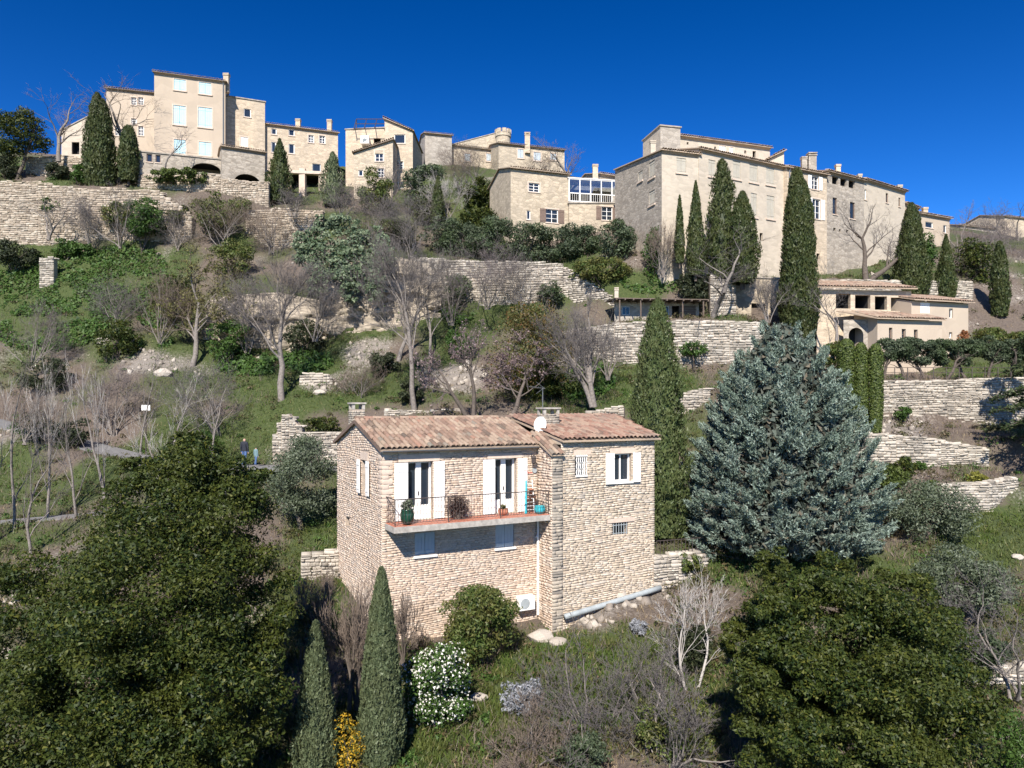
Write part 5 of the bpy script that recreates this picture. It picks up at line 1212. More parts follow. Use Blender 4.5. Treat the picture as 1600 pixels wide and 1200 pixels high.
def crown_pts(r, c, rad, nclump, nleaf, shape='ball', cr=(.22, .36), hollow=.5):
    """leaf positions on many overlapping clumps that fill a crown volume"""
    c = np.array(c); rad = np.array(rad)
    u = ball_pts(r, nclump) * (r.uniform(hollow ** 3, 1, (nclump, 1)) ** (1 / 3)) * .80
    if shape == 'dome': u[:, 2] = np.abs(u[:, 2]) * 1.5 - .55
    if shape == 'cone': h = r.random(nclump) ** 1.3; k = (1 - h) ** .75; u = ball_pts(r, nclump); u = np.stack([u[:, 0] * k, u[:, 1] * k, h * 1.9 - .95], 1)
    cen = c + u * rad; cs = r.uniform(*cr, nclump) * min(rad[0], rad[2])
    i = r.choice(nclump, nleaf, p=cs ** 2 / (cs ** 2).sum()); v = ball_pts(r, nleaf)
    v[:, 2] = np.where(r.random(nleaf) < .35, np.abs(v[:, 2]), v[:, 2])
    sq = np.array([1.15, 1.15, .8]); rr_ = r.uniform(.55, 1.06, (nleaf, 1)) * (1 + .25 * (vnoise(v[:, 0] * 3 + i, v[:, 1] * 3, v[:, 2] * 3)[:, None] - .5))
    return cen[i] + v * rr_ * cs[i][:, None] * sq, v
def bush(label, x0, y0, x1, y1, d, mat, n=6000, leaf_px=4.0, clumps=26, shape='ball', name='shrub', cat='shrub', group=None, depth=1.0, trunk=None, cr=(.24, .38), seed=1, extra=None, asp=.5, hollow=.45, sink=True):
    """leafy crown seen in the pixel box x0..x1, y0..y1 at distance d, standing on the ground"""
    r = np.random.default_rng(seed); c = P((x0 + x1) / 2, (y0 + y1) / 2, d); rx = (x1 - x0) / 2 / F * d; rz = (y1 - y0) / 2 / F * d
    g = Vector((c.x, d, g1(c.x, d)))
    if g.z > c.z + rz * .5: g.z = c.z - rz
    root = empty(name, g, label, cat, group)
    n = int(n * 1.2); rx *= 1.06; rz *= 1.06; asp_ = max(rx, rz) / min(rx, rz); clumps = int(clumps * min(asp_, 4)); cr = (cr[0] * (1.15 if asp_ > 1.5 else 1), cr[1] * (1.25 if asp_ > 1.5 else 1))
    if not trunk and name != 'hanging_creeper': c.z += max(-1.6, min(1.2, (g.z - .08 + rz * .95) - c.z))
    Pt, Nn = crown_pts(r, c, (rx, rx * depth, rz), clumps, n, shape, cr, hollow); L = leaf_px / F * d
    V = leaf_geo(Pt, Nn, L, L * asp, r); link('crown' if trunk else 'foliage', np_mesh('foliage', V, quads(len(V))), M[mat], root)
    if extra:   # (material, count, size px): flowers or new leaves on the outside
        m2, n2, l2 = extra; i = r.integers(0, n, n2); q = Pt[i] + Nn[i] * .05; L2 = l2 / F * d; V = leaf_geo(q, Nn[i] + np.array([0, -.6, .3]), L2, L2 * .85, r, .5); link('blossom' if m2 in ('petal', 'pink', 'yellow') else 'young_leaves', np_mesh('blossom', V, quads(len(V))), M[m2], root)
    tr = trunk or min(.08, rx * .05)
    if trunk: trunk_into(root, g, c.z, tr, r, 'bark_dark')
    else:
        b = MB()
        for k in range(4): b.tube([g + Vector((r.normal() * .1, r.normal() * .1, -.2)), g.lerp(c, .5) + Vector((r.normal() * rx * .2, r.normal() * rx * .2, 0)), c + Vector((r.normal() * rx * .4, r.normal() * rx * .3, rz * .2))], [tr, tr * .7, tr * .3], 5)
        b.build('stem', M['bark_dark'], root)
    return root
def cypress(label, px, d, top, wpx, mat='cypress', n=7000, leaf_px=4.5, base=None, fat=.32, seed=1, clipped=False, rough=.12, name='cypress_tree', group='cypress trees', taper=.75, twin=None):
    """column of upright sprays; fat: height fraction of the widest point"""
    r = np.random.default_rng(seed); g = gp(px, d)
    if not clipped: leaf_px *= .84; n = int(n * 1.35); rough *= 1.6
    if base is not None: g.z = Z(base, d)
    hgt = Z(top, d) - g.z; rad = wpx / 2 / F * d; root = empty(name, g, label, 'cypress', group); L = leaf_px / F * d; Vs = []
    def prof_(f):
        if clipped: return np.clip(np.minimum(1, .72 + f * .9) * np.sqrt(np.clip(1 - ((f - .86) / .14).clip(0, 1) ** 2, 0, 1)), .02, 1)
        return np.where(f < fat, .70 + .30 * np.sin(np.clip(f / fat, 0, 1) * math.pi / 2), np.clip((1 - f) / (1 - fat), 0, 1) ** taper) + .015
    for (ox, hk, rk_) in ([(0, 1, 1)] if not twin else [(0, 1, .8), (twin / F * d, .93, .72)]):
        nn = int(n * rk_); f = r.random(nn) ** 1.15; az = r.uniform(0, 2 * math.pi, nn)
        lump = fbm(az * 1.6 + seed * 3.7, f * hgt * 1.1, seed * 1.3, 3); fine = vnoise(az * 7 + 3, f * hgt * 3.2, seed)
        k = prof_(f) * (1 + (rough * 2.6 * (lump - .5) + rough * 1.5 * (fine - .5) if not clipped else .03 * (fine - .5)))
        k = k * r.uniform(.86, 1.07, nn); q = np.stack([np.cos(az) * rad * rk_ * k + g.x + ox, np.sin(az) * rad * rk_ * k + g.y, g.z + .02 * hgt + f * hgt * .985 * hk], 1)
        N_ = np.stack([np.cos(az), np.sin(az), .25 + 0 * az], 1); D_ = np.stack([np.cos(az) * .35, np.sin(az) * .35, 1 + 0 * az], 1)
        Vs.append(leaf_geo(q, N_, L * 1.35, L * .62, r, .55, D_, .35) if not clipped else leaf_geo(q, N_, L, L * .7, r, .4))
        # inner mass
        fs = np.linspace(0, .97, 22); A_ = np.linspace(0, 2 * math.pi, 13)[:-1]; ring = []
        for ff_ in fs:
            kk = float(prof_(np.array([ff_]))[0]) * rad * rk_ * .72; ring.append(np.stack([np.cos(A_) * kk + g.x + ox, np.sin(A_) * kk + g.y, 0 * A_ + g.z + .02 * hgt + ff_ * hgt * .97 * hk], 1))
        for a_ in range(len(ring) - 1):
            Vs.append(q2t(np.stack([ring[a_], np.roll(ring[a_], -1, 0), np.roll(ring[a_ + 1], -1, 0), ring[a_ + 1]], 1)))
    V = np.concatenate(Vs); link('crown', np_mesh('crown', V, quads(len(V))), M[mat], root)
    b = MB(); b.tube([g + Vector((0, 0, -.4)), g + Vector((0, 0, hgt * .5))], [max(.06, rad * .16), .03], 7); b.build('trunk', M['bark_dark'], root)
    return root
# --- big evergreen oaks in front
def oak(label, lobes, d, seed, n, leaf_px=6.0, base_px=None, mat='oak'):
    r = np.random.default_rng(seed); g = gp(base_px, d); root = empty('evergreen_oak', g, label, 'tree', 'large evergreen oaks in front'); Vs = []
    tot = sum(l[2] * l[3] for l in lobes); top = -99
    for (cx, cy, rx, ry, dd) in lobes:
        c = P(cx, cy, d + dd); k = (d + dd) / F; m = int(n * rx * ry / tot)
        Pt, Nn = crown_pts(r, c, (rx * k, rx * k * .95, ry * k), max(18, int(rx * ry / 330)), m, 'ball', (.15, .27), .70); Vs.append(leaf_geo(Pt, Nn + np.array([0, 0, .3]), leaf_px * d / F, leaf_px * .55 * d / F, r, .8)); top = max(top, c.z)
    V = np.concatenate(Vs); link('crown', np_mesh('crown', V, quads(len(V))), M[mat], root)
    trunk_into(root, g, g.z + (top - g.z) * .55, .3, r, reach=.4); return root
oak('huge dark evergreen oak filling the lower left corner', [(260, 930, 200, 165, 0), (150, 1090, 190, 150, -1), (330, 1090, 130, 150, -.5), (290, 800, 140, 120, .8), (285, 740, 80, 65, 1.2), (290, 700, 42, 34, 1.2), (225, 745, 50, 40, 1.2), (375, 765, 62, 55, .8), (60, 960, 110, 120, .5), (390, 940, 85, 110, 0), (200, 1200, 240, 110, -1.6), (20, 1120, 100, 130, -.5), (130, 1050, 110, 90, 1.0), (270, 1010, 120, 90, 1.2), (300, 880, 110, 80, 1.6)], 19.5, 11, 215000, 5.8, 250)
oak('dark evergreen oak filling the lower right corner', [(1340, 1010, 180, 130, 0), (1225, 1090, 95, 140, -.8), (1430, 1110, 130, 140, -.5), (1240, 895, 80, 62, .8), (1165, 1000, 45, 70, .2), (1330, 925, 90, 70, .7), (1415, 950, 90, 75, .6), (1210, 990, 75, 85, -.2), (1330, 1190, 215, 110, -1.5), (1490, 1090, 60, 90, .4), (1280, 1010, 120, 110, .2), (1310, 1140, 120, 90, -.6), (1400, 1040, 100, 90, 1.0)], 19.0, 12, 185000, 5.6, 1340)
# --- blue conifer
def blue_tree():
    r = np.random.default_rng(5); d = 35.5; px = 1222; g = gp(px, d); root = empty('blue_conifer', g, 'large silvery blue conifer right of the stone house', 'conifer'); H_ = Z(490, d) - g.z; Rm = 164 / F * d; Vs = []; br = []
    for k in range(760):       # plumes: each a bough end with side sprays, dark gaps between them
        f = (1 - (1 - r.random()) ** .60) * .98; az = r.uniform(0, 2 * math.pi)
        pr = (1 - f ** 1.45) ** .60 * (.88 + .12 * min(1, f / .12)); rad = Rm * pr * r.uniform(.80, 1.06) * (.90 + .2 * float(fbm(az * 1.3, f * 4, 3.0)))
        ou = np.array([math.cos(az), math.sin(az), 0]); tip = np.array([g.x, g.y, g.z + .25 + f * H_ * .97]) + ou * rad
        dr = unit(ou * (1.0 - .55 * f) + np.array([0, 0, .42 + .7 * f]) + r.normal(size=3) * .16); sd0 = unit(np.cross(dr, [0, 0, 1.0])); ln = r.uniform(.9, 1.6) * (1.0 - .4 * f)
        for s in range(9):
            t0 = s / 9.0; sgn = (-1) ** s; sd_ = unit(dr + sd0 * sgn * (.75 * (1 - t0)) + np.array([0, 0, .22]) + r.normal(size=3) * .14); sl = ln * (.62 - .3 * t0); st = tip - dr * ln * (.75 - .75 * t0); m = 26
            t = r.random((m, 1)); q = st + sd_ * sl * t + r.normal(size=(m, 3)) * (.025 + .05 * (1 - t)); Vs.append(leaf_geo(q, np.tile(ou * .3 + np.array([0, 0, .8]), (m, 1)), .15, .05, r, .8, np.tile(sd_, (m, 1)), .5))
        b0 = np.array([g.x, g.y, tip[2] - rad * .3]); br.append(np.concatenate([b0, [.05], tip - dr * ln * .2, [.012]]))
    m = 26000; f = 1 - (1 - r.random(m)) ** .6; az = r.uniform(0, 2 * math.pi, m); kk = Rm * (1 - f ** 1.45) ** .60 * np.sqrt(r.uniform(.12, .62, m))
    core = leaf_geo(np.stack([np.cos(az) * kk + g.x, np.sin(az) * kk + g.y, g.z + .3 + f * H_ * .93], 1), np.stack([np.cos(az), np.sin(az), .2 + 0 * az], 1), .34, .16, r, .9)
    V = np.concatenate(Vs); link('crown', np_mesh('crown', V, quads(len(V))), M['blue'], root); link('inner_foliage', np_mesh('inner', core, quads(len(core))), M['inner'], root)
    V, Fc = tubes_np(np.array(br), 4); link('branches', np_mesh('branches', V, Fc), M['bark_dark'], root)
    b = MB(); b.tube([g + Vector((0, 0, -.4)), g + Vector((0, 0, H_ * .9))], [.32, .05], 8); b.build('trunk', M['bark_dark'], root)
blue_tree()
# --- dark cedar at the right edge, in flat tiers
def tier_cedar():
    r = np.random.default_rng(6); d = 41; g = gp(1648, d); root = empty('cedar_tree', g, 'dark cedar with flat layered boughs at the right edge', 'tree'); H_ = Z(455, d) - g.z; Vs = []; br = []
    for k in range(70):
        f = r.uniform(.12, 1); az = r.uniform(0, 2 * math.pi); ln = (1 - f * .72) * 4.9 * r.uniform(.6, 1.05); z0 = g.z + f * H_; pts = []
        for i in range(8): t = i / 7; pts.append(np.array([g.x + math.cos(az) * ln * t, g.y + math.sin(az) * ln * t, z0 + .5 * t * (1 - f * .3) - .9 * t * t]))
        for i in range(7): br.append(np.concatenate([pts[i], [.06 * (1 - i / 8)], pts[i + 1], [.06 * (1 - (i + 1) / 8)]]))
        m = int(70 * ln); t = r.uniform(.22, 1, m); idx = np.clip((t * 7).astype(int), 0, 6); P_ = np.array(pts); q = P_[idx] + (P_[idx + 1] - P_[idx]) * (t * 7 - idx)[:, None]
        side = np.array([-math.sin(az), math.cos(az), 0]); q = q + side * (r.normal(size=(m, 1)) * .42 * (1.15 - t[:, None])) + np.array([0, 0, 1]) * r.normal(size=(m, 1)) * .09
        Vs.append(leaf_geo(q, np.tile([0, 0, 1.0], (m, 1)), .26, .09, r, .45, np.tile(np.array([math.cos(az), math.sin(az), -.1]), (m, 1)), .7))
    V = np.concatenate(Vs); link('crown', np_mesh('crown', V, quads(len(V))), M['cedar'], root); V, Fc = tubes_np(np.array(br), 5); link('branches', np_mesh('branches', V, Fc), M['bark_dark'], root)
    b = MB(); b.tube([g + Vector((0, 0, -.3)), g + Vector((0, 0, H_))], [.34, .05], 9); b.build('trunk', M['bark_dark'], root)
tier_cedar()
# --- cypresses
cypress('tall narrow grey-green cypress in front of the stone house', 596, 21, 888, 70, 'cypress_grey', 15000, 5.0, fat=.18, seed=21, rough=.09, taper=.62)
cypress('shorter grey-green cypress left of the tall front one', 493, 20.5, 972, 60, 'cypress_grey', 12000, 5.0, fat=.15, seed=22, rough=.16, taper=.62)
cypress('broad bright green cypress against the right wing of the house', 1028, 36, 468, 92, 'cypress_light', 17000, 4.6, fat=.30, seed=23, rough=.17, taper=.60)
cypress('dark two-pointed cypress in front of the tall cream house', 152, 74, 146, 52, 'cypress', 7000, 3.8, base=296, seed=24, twin=9, fat=.3, taper=.55)
cypress('shorter dark cypress beside the two-pointed one', 201, 74, 197, 30, 'cypress', 3600, 3.6, base=284, seed=25, fat=.45, taper=.4)
cypress('ragged cypress in front of the loggia house', 437, 77, 218, 36, 'cypress', 4200, 3.6, base=318, seed=26, rough=.3, fat=.3)
cypress('pointed grey cypress right of the loggia columns', 520, 78, 238, 36, 'cypress_grey', 2600, 3.4, base=322, seed=27, rough=.35, fat=.3)
cypress('thin cypress by the left wing of the great house', 1062, 60.5, 306, 15, 'cypress', 2000, 3.5, base=412, seed=28, fat=.3)
cypress('slender cypress before the great house', 1087, 60, 284, 28, 'cypress', 3800, 3.6, base=432, seed=29, fat=.3)
cypress('ragged tall cypress at the middle of the great house', 1128, 60.5, 250, 52, 'cypress', 7500, 3.7, base=440, seed=30, rough=.34, fat=.35, taper=.6)
cypress('full cypress right of the ragged one before the great house', 1160, 59.5, 300, 48, 'cypress', 7000, 3.7, base=445, seed=31, rough=.15, fat=.35, taper=.55)
cypress('very tall dark cypress between the great house and the villa', 1245, 57, 264, 64, 'cypress', 15000, 3.9, base=535, seed=32, rough=.09, fat=.25, taper=.42, twin=9)
cypress('wide pointed cypress above the villa', 1424, 64.5, 318, 52, 'cypress', 7000, 3.7, base=472, seed=33, rough=.1, fat=.22, taper=.6)
cypress('small cypress right of the wide pointed one', 1478, 65, 368, 29, 'cypress', 3800, 3.6, base=478, seed=34, fat=.3)
cypress('narrow cypress at the far right above the villa', 1562, 64, 378, 26, 'cypress', 3800, 3.6, base=496, seed=35, fat=.35, taper=.45)
cypress('leftmost clipped column cypress by the high terrace wall', 1322, 44.6, 530, 26, 'hedge', 6000, 3.0, base=676, seed=36, clipped=True, group='clipped column cypresses')
cypress('middle clipped column cypress by the high terrace wall', 1345, 44.4, 536, 20, 'hedge', 5000, 3.0, base=676, seed=37, clipped=True, group='clipped column cypresses')
cypress('rightmost clipped column cypress by the high terrace wall', 1368, 44.2, 538, 22, 'hedge', 5000, 3.0, base=678, seed=38, clipped=True, group='clipped column cypresses')
cypress('slim dark cypress among shrubs below the crest at centre', 684, 72, 276, 18, 'cypress', 2200, 3.5, base=345, seed=39, rough=.2)
# --- bare trees
bare_tree('bare grey tree with a tall pale trunk on the left slope', 440, 52, 384, 'twig', 'bark', 5, .85, .26, -.03, seed=41, wpx=160, bare=.45, kids=(5, 7))
bare_tree('tree in yellow-green bud left of the rock face', 300, 58, 382, 'twig_brown', 'bark', 5, .8, .24, seed=42, wpx=150, bare=.35, leaf='buds', nleaf=6000, leaf_px=3.0, kids=(5, 6))
bare_tree('tall bare tree behind the roof, its trunk at the left chimney', 648, 50, 352, 'twig', 'bark', 5, .7, .2, -.02, seed=43, wpx=140, bare=.35, kids=(5, 7))
bare_tree('forked bare tree on the green bank above the roof', 622, 58, 388, 'twig', 'bark', 5, .7, .2, seed=44, wpx=130, bare=.35, kids=(5, 6))
bare_tree('slim bare tree on the bank below the long terrace wall', 672, 58, 400, 'twig', 'bark', 5, .7, .14, seed=45, wpx=80)
bare_tree('bare grey tree right of the reddish round shrub', 926, 46, 450, 'twig', 'bark', 5, .8, .2, stems=3, seed=46, wpx=120, bare=.25, base=632, kids=(4, 5))
bare_tree('dark multi-stemmed blossoming tree behind the roof', 735, 46, 500, 'twig_purple', 'bark_dark', 5, .8, .16, stems=2, seed=47, wpx=110, base=648, leaf='pink', nleaf=1500, leaf_px=3)
bare_tree('pinkish blossoming tree under the reddish shrub', 800, 45, 515, 'twig_purple', 'bark_dark', 5, .95, .16, .3, seed=48, wpx=120, base=646, leaf='pink', nleaf=3500, leaf_px=3)
bare_tree('bare tree beside the pergola cabin', 1112, 57.5, 352, 'twig', 'bark', 5, .85, .24, seed=49, wpx=130, base=502, bare=.3)
bare_tree('large bare tree in front of the grey loggia house', 1352, 64.5, 312, 'twig', 'bark_dark', 5, .9, .28, stems=2, seed=50, wpx=130, base=440, bare=.2)
bare_tree('bare tree before the lower cream village house', 200, 76, 122, 'twig_brown', 'bark', 5, .85, .28, seed=51, wpx=115, base=262)
bare_tree('bare tree at the far left against the sky', 92, 76, 128, 'twig_brown', 'bark', 5, .8, .25, seed=52, wpx=90, base=250)
bare_tree('small bare tree under the pale blue shutters', 258, 74, 196, 'twig_purple', 'bark', 4, .85, .1, seed=53, wpx=52, base=262)
bare_tree('small bare tree before the long retaining wall', 72, 69.5, 302, 'twig', 'bark', 4, .9, .12, stems=3, seed=54, wpx=95, base=372)
bare_tree('bare grey-violet shrub below the two-pointed cypress', 190, 69.5, 285, 'twig', 'bark', 5, 1.0, .08, stems=4, seed=55, wpx=110, base=385)
bare_tree('bare tree behind the villa loggia at left', 1300, 53.5, 430, 'twig', 'bark', 5, .85, .16, seed=56, wpx=100, base=560)
bare_tree('thin bare tree on the skyline right of the crest houses', 1492, 78, 312, 'twig_brown', 'bark', 5, .8, .2, seed=57, wpx=75, base=420)
bare_tree('bare bushy tree on the crest right of the long house', 900, 84, 218, 'twig_brown', 'bark', 5, .85, .2, seed=58, wpx=85, base=300)
bare_tree('bare tree on the skyline left of the far ochre house', 1535, 86, 318, 'twig', 'bark', 5, .9, .16, stems=2, seed=161, wpx=80, base=405)
bare_tree('bare tree hiding the far ochre house at the right edge', 1592, 88, 306, 'twig', 'bark', 5, .9, .16, stems=2, seed=162, wpx=90, base=405)
bare_tree('bare bush below the far grey house at right', 1520, 80, 360, 'twig_purple', 'bark', 5, .95, .08, stems=3, seed=163, wpx=90, base=430)
bare_tree('dead pale grey tree below the drain pipe', 1072, 24.5, 890, 'twig_pale', 'twig_pale', 5, .6, .07, .0, stems=2, seed=59, wpx=150, base=1110, bare=.3)
bare_tree('violet bare shrub on the rubble below the right wing', 930, 23, 985, 'twig', 'bark', 5, 1.0, .07, stems=5, seed=60, wpx=230, base=1230, name='bare_shrub', cat='shrub')
bare_tree('second violet bare shrub at the bottom of the slope', 1030, 21, 1000, 'twig', 'bark', 5, 1.0, .07, stems=5, seed=61, wpx=190, base=1260, name='bare_shrub', cat='shrub')
bare_tree('low bare shrub at the foot of the slope right of the white bush', 830, 21.5, 1075, 'twig_brown', 'bark', 5, 1.0, .05, stems=5, seed=62, wpx=150, base=1240, name='bare_shrub', cat='shrub')
bare_tree('upright brown bare shrub between the two front cypresses', 550, 23.5, 905, 'twig_brown', 'bark_dark', 5, .55, .06, stems=6, seed=63, wpx=80, base=1100, name='bare_shrub', cat='shrub')
bare_tree('bare grey tree at the right edge near the low wall', 1590, 24, 880, 'twig', 'bark', 5, .7, .06, stems=3, seed=64, wpx=170, base=1085)
bare_tree('brown bare shrub against the house front right of the cypress', 628, 26, 925, 'twig_brown', 'bark_dark', 5, .6, .04, stems=5, seed=65, wpx=50, base=1030, name='bare_shrub', cat='shrub')
for k, (px, d, top, w_) in enumerate([(22, 37, 500, 90), (75, 39, 560, 80), (120, 38, 600, 90), (165, 37, 555, 70), (215, 42, 540, 80), (262, 43, 570, 90), (330, 44, 560, 100), (-20, 36, 480, 100), (50, 35, 640, 90), (245, 38, 640, 70)]):
    bare_tree(['leftmost tall bare sapling at the lane edge', 'bare sapling second from the left edge', 'bare sapling over the footpath at left', 'thin bare sapling above the footpath bend', 'bare sapling left of the white sign', 'bare sapling beside the white sign', 'spreading bare sapling near the walking man', 'bare sapling half out of the left edge', 'low pale sapling at the lower left', 'short pale sapling above the evergreen oak'][k], px, d, top, 'twig_pale' if k % 2 else 'twig', 'bark', 4, .6, .085, seed=70 + k, wpx=w_, bare=.25, name='bare_sapling', group='bare saplings by the lane')
# hazy bare thickets on the slope
for k, (px, d, top, base, w_, m_, lab) in enumerate([(530, 68, 285, 345, 70, 'twig', 'grey thicket right of the ruined wall section'), (600, 70, 300, 370, 90, 'twig', 'grey thicket below the ochre gable house'), (700, 74, 270, 340, 80, 'twig_pale', 'pale bare thicket below the crest at centre'), (760, 60, 370, 480, 100, 'twig_purple', 'violet thicket against the long terrace wall'), (460, 70, 290, 335, 60, 'twig', 'grey brush around the ragged cypress'), (350, 69, 300, 385, 110, 'twig_brown', 'brown-green brush below the arched garage'), (980, 68, 345, 425, 90, 'twig_brown', 'brown canes left of the great house'), (1200, 56, 420, 500, 70, 'twig', 'grey brush under the great house'), (740, 82, 230, 290, 90, 'twig_brown', 'brown brush below the castle turret'), (1500, 72, 390, 470, 110, 'twig_purple', 'violet brush on the slope at right'), (1590, 76, 330, 440, 110, 'twig_purple', 'violet brush on the skyline at the right edge'), (640, 66, 300, 400, 110, 'twig', 'dark bare thicket above the hanging creeper'), (950, 50, 500, 590, 70, 'twig', 'small grey thicket below the cabin terrace'), (500, 27, 880, 985, 70, 'twig_brown', 'brown brush left of the stone house'), (40, 45.5, 610, 690, 80, 'twig_brown', 'rusty bramble thicket at the left edge'),
 (180, 61, 425, 525, 120, 'twig', 'grey thicket rising from the ivy at left'), (50, 57, 465, 575, 120, 'twig_purple', 'violet-brown thicket above the lane at the left edge'), (250, 59.5, 420, 535, 90, 'twig_brown', 'brown thicket beside the budding tree'),
 (385, 59.5, 430, 550, 90, 'twig', 'dark thicket before the layered rock face'), (490, 59, 410, 530, 110, 'twig', 'grey thicket under the hanging creeper'), (565, 66, 320, 420, 90, 'twig_brown', 'brown thicket on top of the pale rock face'),
 (705, 61, 390, 505, 90, 'twig', 'grey thicket hiding the left part of the long terrace wall'), (815, 61.5, 395, 495, 90, 'twig', 'grey thicket hiding the middle of the long terrace wall'), (885, 55, 480, 595, 80, 'twig', 'grey thicket right of the reddish shrub'),
 (425, 70.5, 310, 395, 70, 'twig_brown', 'brown brush against the ruined wall section'), (275, 70.5, 315, 395, 80, 'twig', 'grey brush at the broken end of the long wall'), (140, 70, 305, 380, 60, 'twig', 'thin grey brush on the long wall'),
 (1035, 61, 345, 430, 60, 'twig_brown', 'thin brown brush under the great house wing'), (1535, 74, 335, 440, 100, 'twig_purple', 'violet brush behind the narrow cypress'), (610, 78, 245, 325, 70, 'twig', 'grey brush in front of the half gable house'),
 (720, 84, 225, 300, 70, 'twig_brown', 'bare brush under the small tower house'), (850, 88, 235, 290, 70, 'twig_brown', 'bare brush before the long shuttered house'), (340, 50, 560, 680, 110, 'twig', 'grey bramble thicket above the walking man'),
 (560, 53, 560, 630, 90, 'twig_brown', 'brown weeds thicket on the rubble above the roof'), (180, 50, 560, 680, 110, 'twig_purple', 'violet thicket behind the white sign')]):
    bare_tree(lab, px, d, top, m_, 'bark', 4, 1.0, .05, stems=7, seed=90 + k, wpx=w_, base=base, name='bare_thicket', cat='shrub', kids=(3, 6), group='bare thickets')
# --- leafy shrubs and trees
S_ = 'evergreen shrubs on the slope'
bush('round bushy shrub in front of the house facade', 688, 908, 818, 1035, 27, 'laurel', 11000, 5.2, 34, name='shrub', depth=.8, trunk=.06, seed=101)
bush('white flowering bush in front of the house', 632, 1005, 740, 1152, 23, 'ivy', 9000, 5.5, 30, name='flowering_bush', extra=('petal', 2000, 3.8), seed=102, cr=(.3, .42))
bush('yellow flowering shrub between the two front cypresses', 518, 1078, 570, 1175, 20.6, 'yellow', 1100, 4.5, 22, name='flowering_shrub', seed=103)
bush('reddish green round shrub on the slope behind the roof', 768, 456, 888, 640, 51, 'photinia', 12000, 3.8, 40, name='photinia_shrub', trunk=.12, depth=.9, seed=104, cr=(.26, .4))
bush('grey olive tree left of the stone house', 412, 678, 530, 812, 37, 'olive', 11000, 4.0, 40, name='olive_tree', cat='tree', trunk=.16, seed=105, group='olive trees')
bush('silvery olive tree above the lawn at right', 1372, 752, 1520, 850, 36, 'olive', 10000, 4.0, 36, name='olive_tree', cat='tree', trunk=.14, seed=106, group='olive trees')
bush('grey olive tree at the right above the evergreen oak', 1440, 852, 1580, 955, 29, 'olive', 10000, 4.4, 36, name='olive_tree', cat='tree', trunk=.16, seed=107, group='olive trees')
for k, (x0, x1, y0) in enumerate([(728, 816, 338), (782, 866, 344), (838, 912, 350), (880, 942, 352), (690, 760, 340)]):
    bush('dark olive tree above the long terrace wall, ' + ['leftmost full one', 'second full one', 'third under the stone house', 'rightmost of the row', 'small one at the left end'][k], x0, y0, x1, 416, 67 + .5 * k, 'olive_dark', 5200, 3.6, 26, name='olive_tree', cat='tree', trunk=.15, seed=110 + k, group='olive trees')
for k in range(8):
    x = 1378 + k * 33
    bush('clipped olive in the terrace hedge, ' + ['first from the column cypresses', 'second from the column cypresses', 'third from the column cypresses', 'fourth, under the villa window', 'fifth, below the russet creeper', 'sixth, left of the cedar', 'seventh, behind the cedar boughs', 'last at the right edge'][k], x - 26, 526 - k % 2 * 3, x + 28, 574, 49.2, 'olive_dark', 5200, 3.4, 22, name='olive_tree', cat='tree', trunk=.12, seed=120 + k, group='olive hedge trees', depth=.7)
bush('dark round evergreen below the broken wall at left', 188, 282, 258, 352, 70.5, 'ivy', 5500, 3.6, 26, seed=130, group=S_)
bush('clipped topiary dome on the upper left terrace', 70, 240, 108, 268, 75.5, 'hedge_dark', 3000, 3.0, 40, seed=131, cr=(.3, .36), name='topiary_shrub')
bush('second topiary dome at the left edge', -8, 240, 30, 278, 75, 'hedge_dark', 3000, 3.0, 40, seed=132, cr=(.3, .36), name='topiary_shrub')
bush('dark pine at the left edge of the village terrace', -20, 168, 72, 250, 75, 'oak', 7000, 3.6, 30, name='pine_tree', cat='tree', trunk=.2, seed=133, cr=(.22, .36))
def creeper():
    r = np.random.default_rng(134); root = empty('hanging_creeper', P(540, 470, 62), 'grey-green creeper hanging over the pale rock face', 'creeper'); Vs = []; b = MB()
    for (cx, cy, rx, ry) in [(490, 372, 32, 26), (530, 350, 48, 24), (515, 408, 42, 40), (552, 418, 36, 44), (588, 445, 24, 34), (497, 446, 16, 30), (575, 378, 42, 32), (545, 455, 16, 26), (470, 395, 24, 22), (600, 405, 26, 28)]:
        d_ = 61.2 - (cy - 400) * .012; k = d_ / F; Pt, Nn = crown_pts(r, P(cx, cy, d_), (rx * k, .7, ry * k), 22, int(rx * ry * 1.35), 'ball', (.22, .4), .2); Vs.append(leaf_geo(Pt, Nn + np.array([0, -.5, .3]), 4.2 * k, 3.1 * k, r, .7))
        b.tube([P(cx, cy - ry, d_ + .8), P(cx + 4, cy, d_ + .5), P(cx - 3, cy + ry, d_ + .4)], .05, 5)
    V = np.concatenate(Vs); link('foliage', np_mesh('foliage', V, quads(len(V))), M['cactus'], root); b.build('stem', M['bark_dark'], root)
creeper()
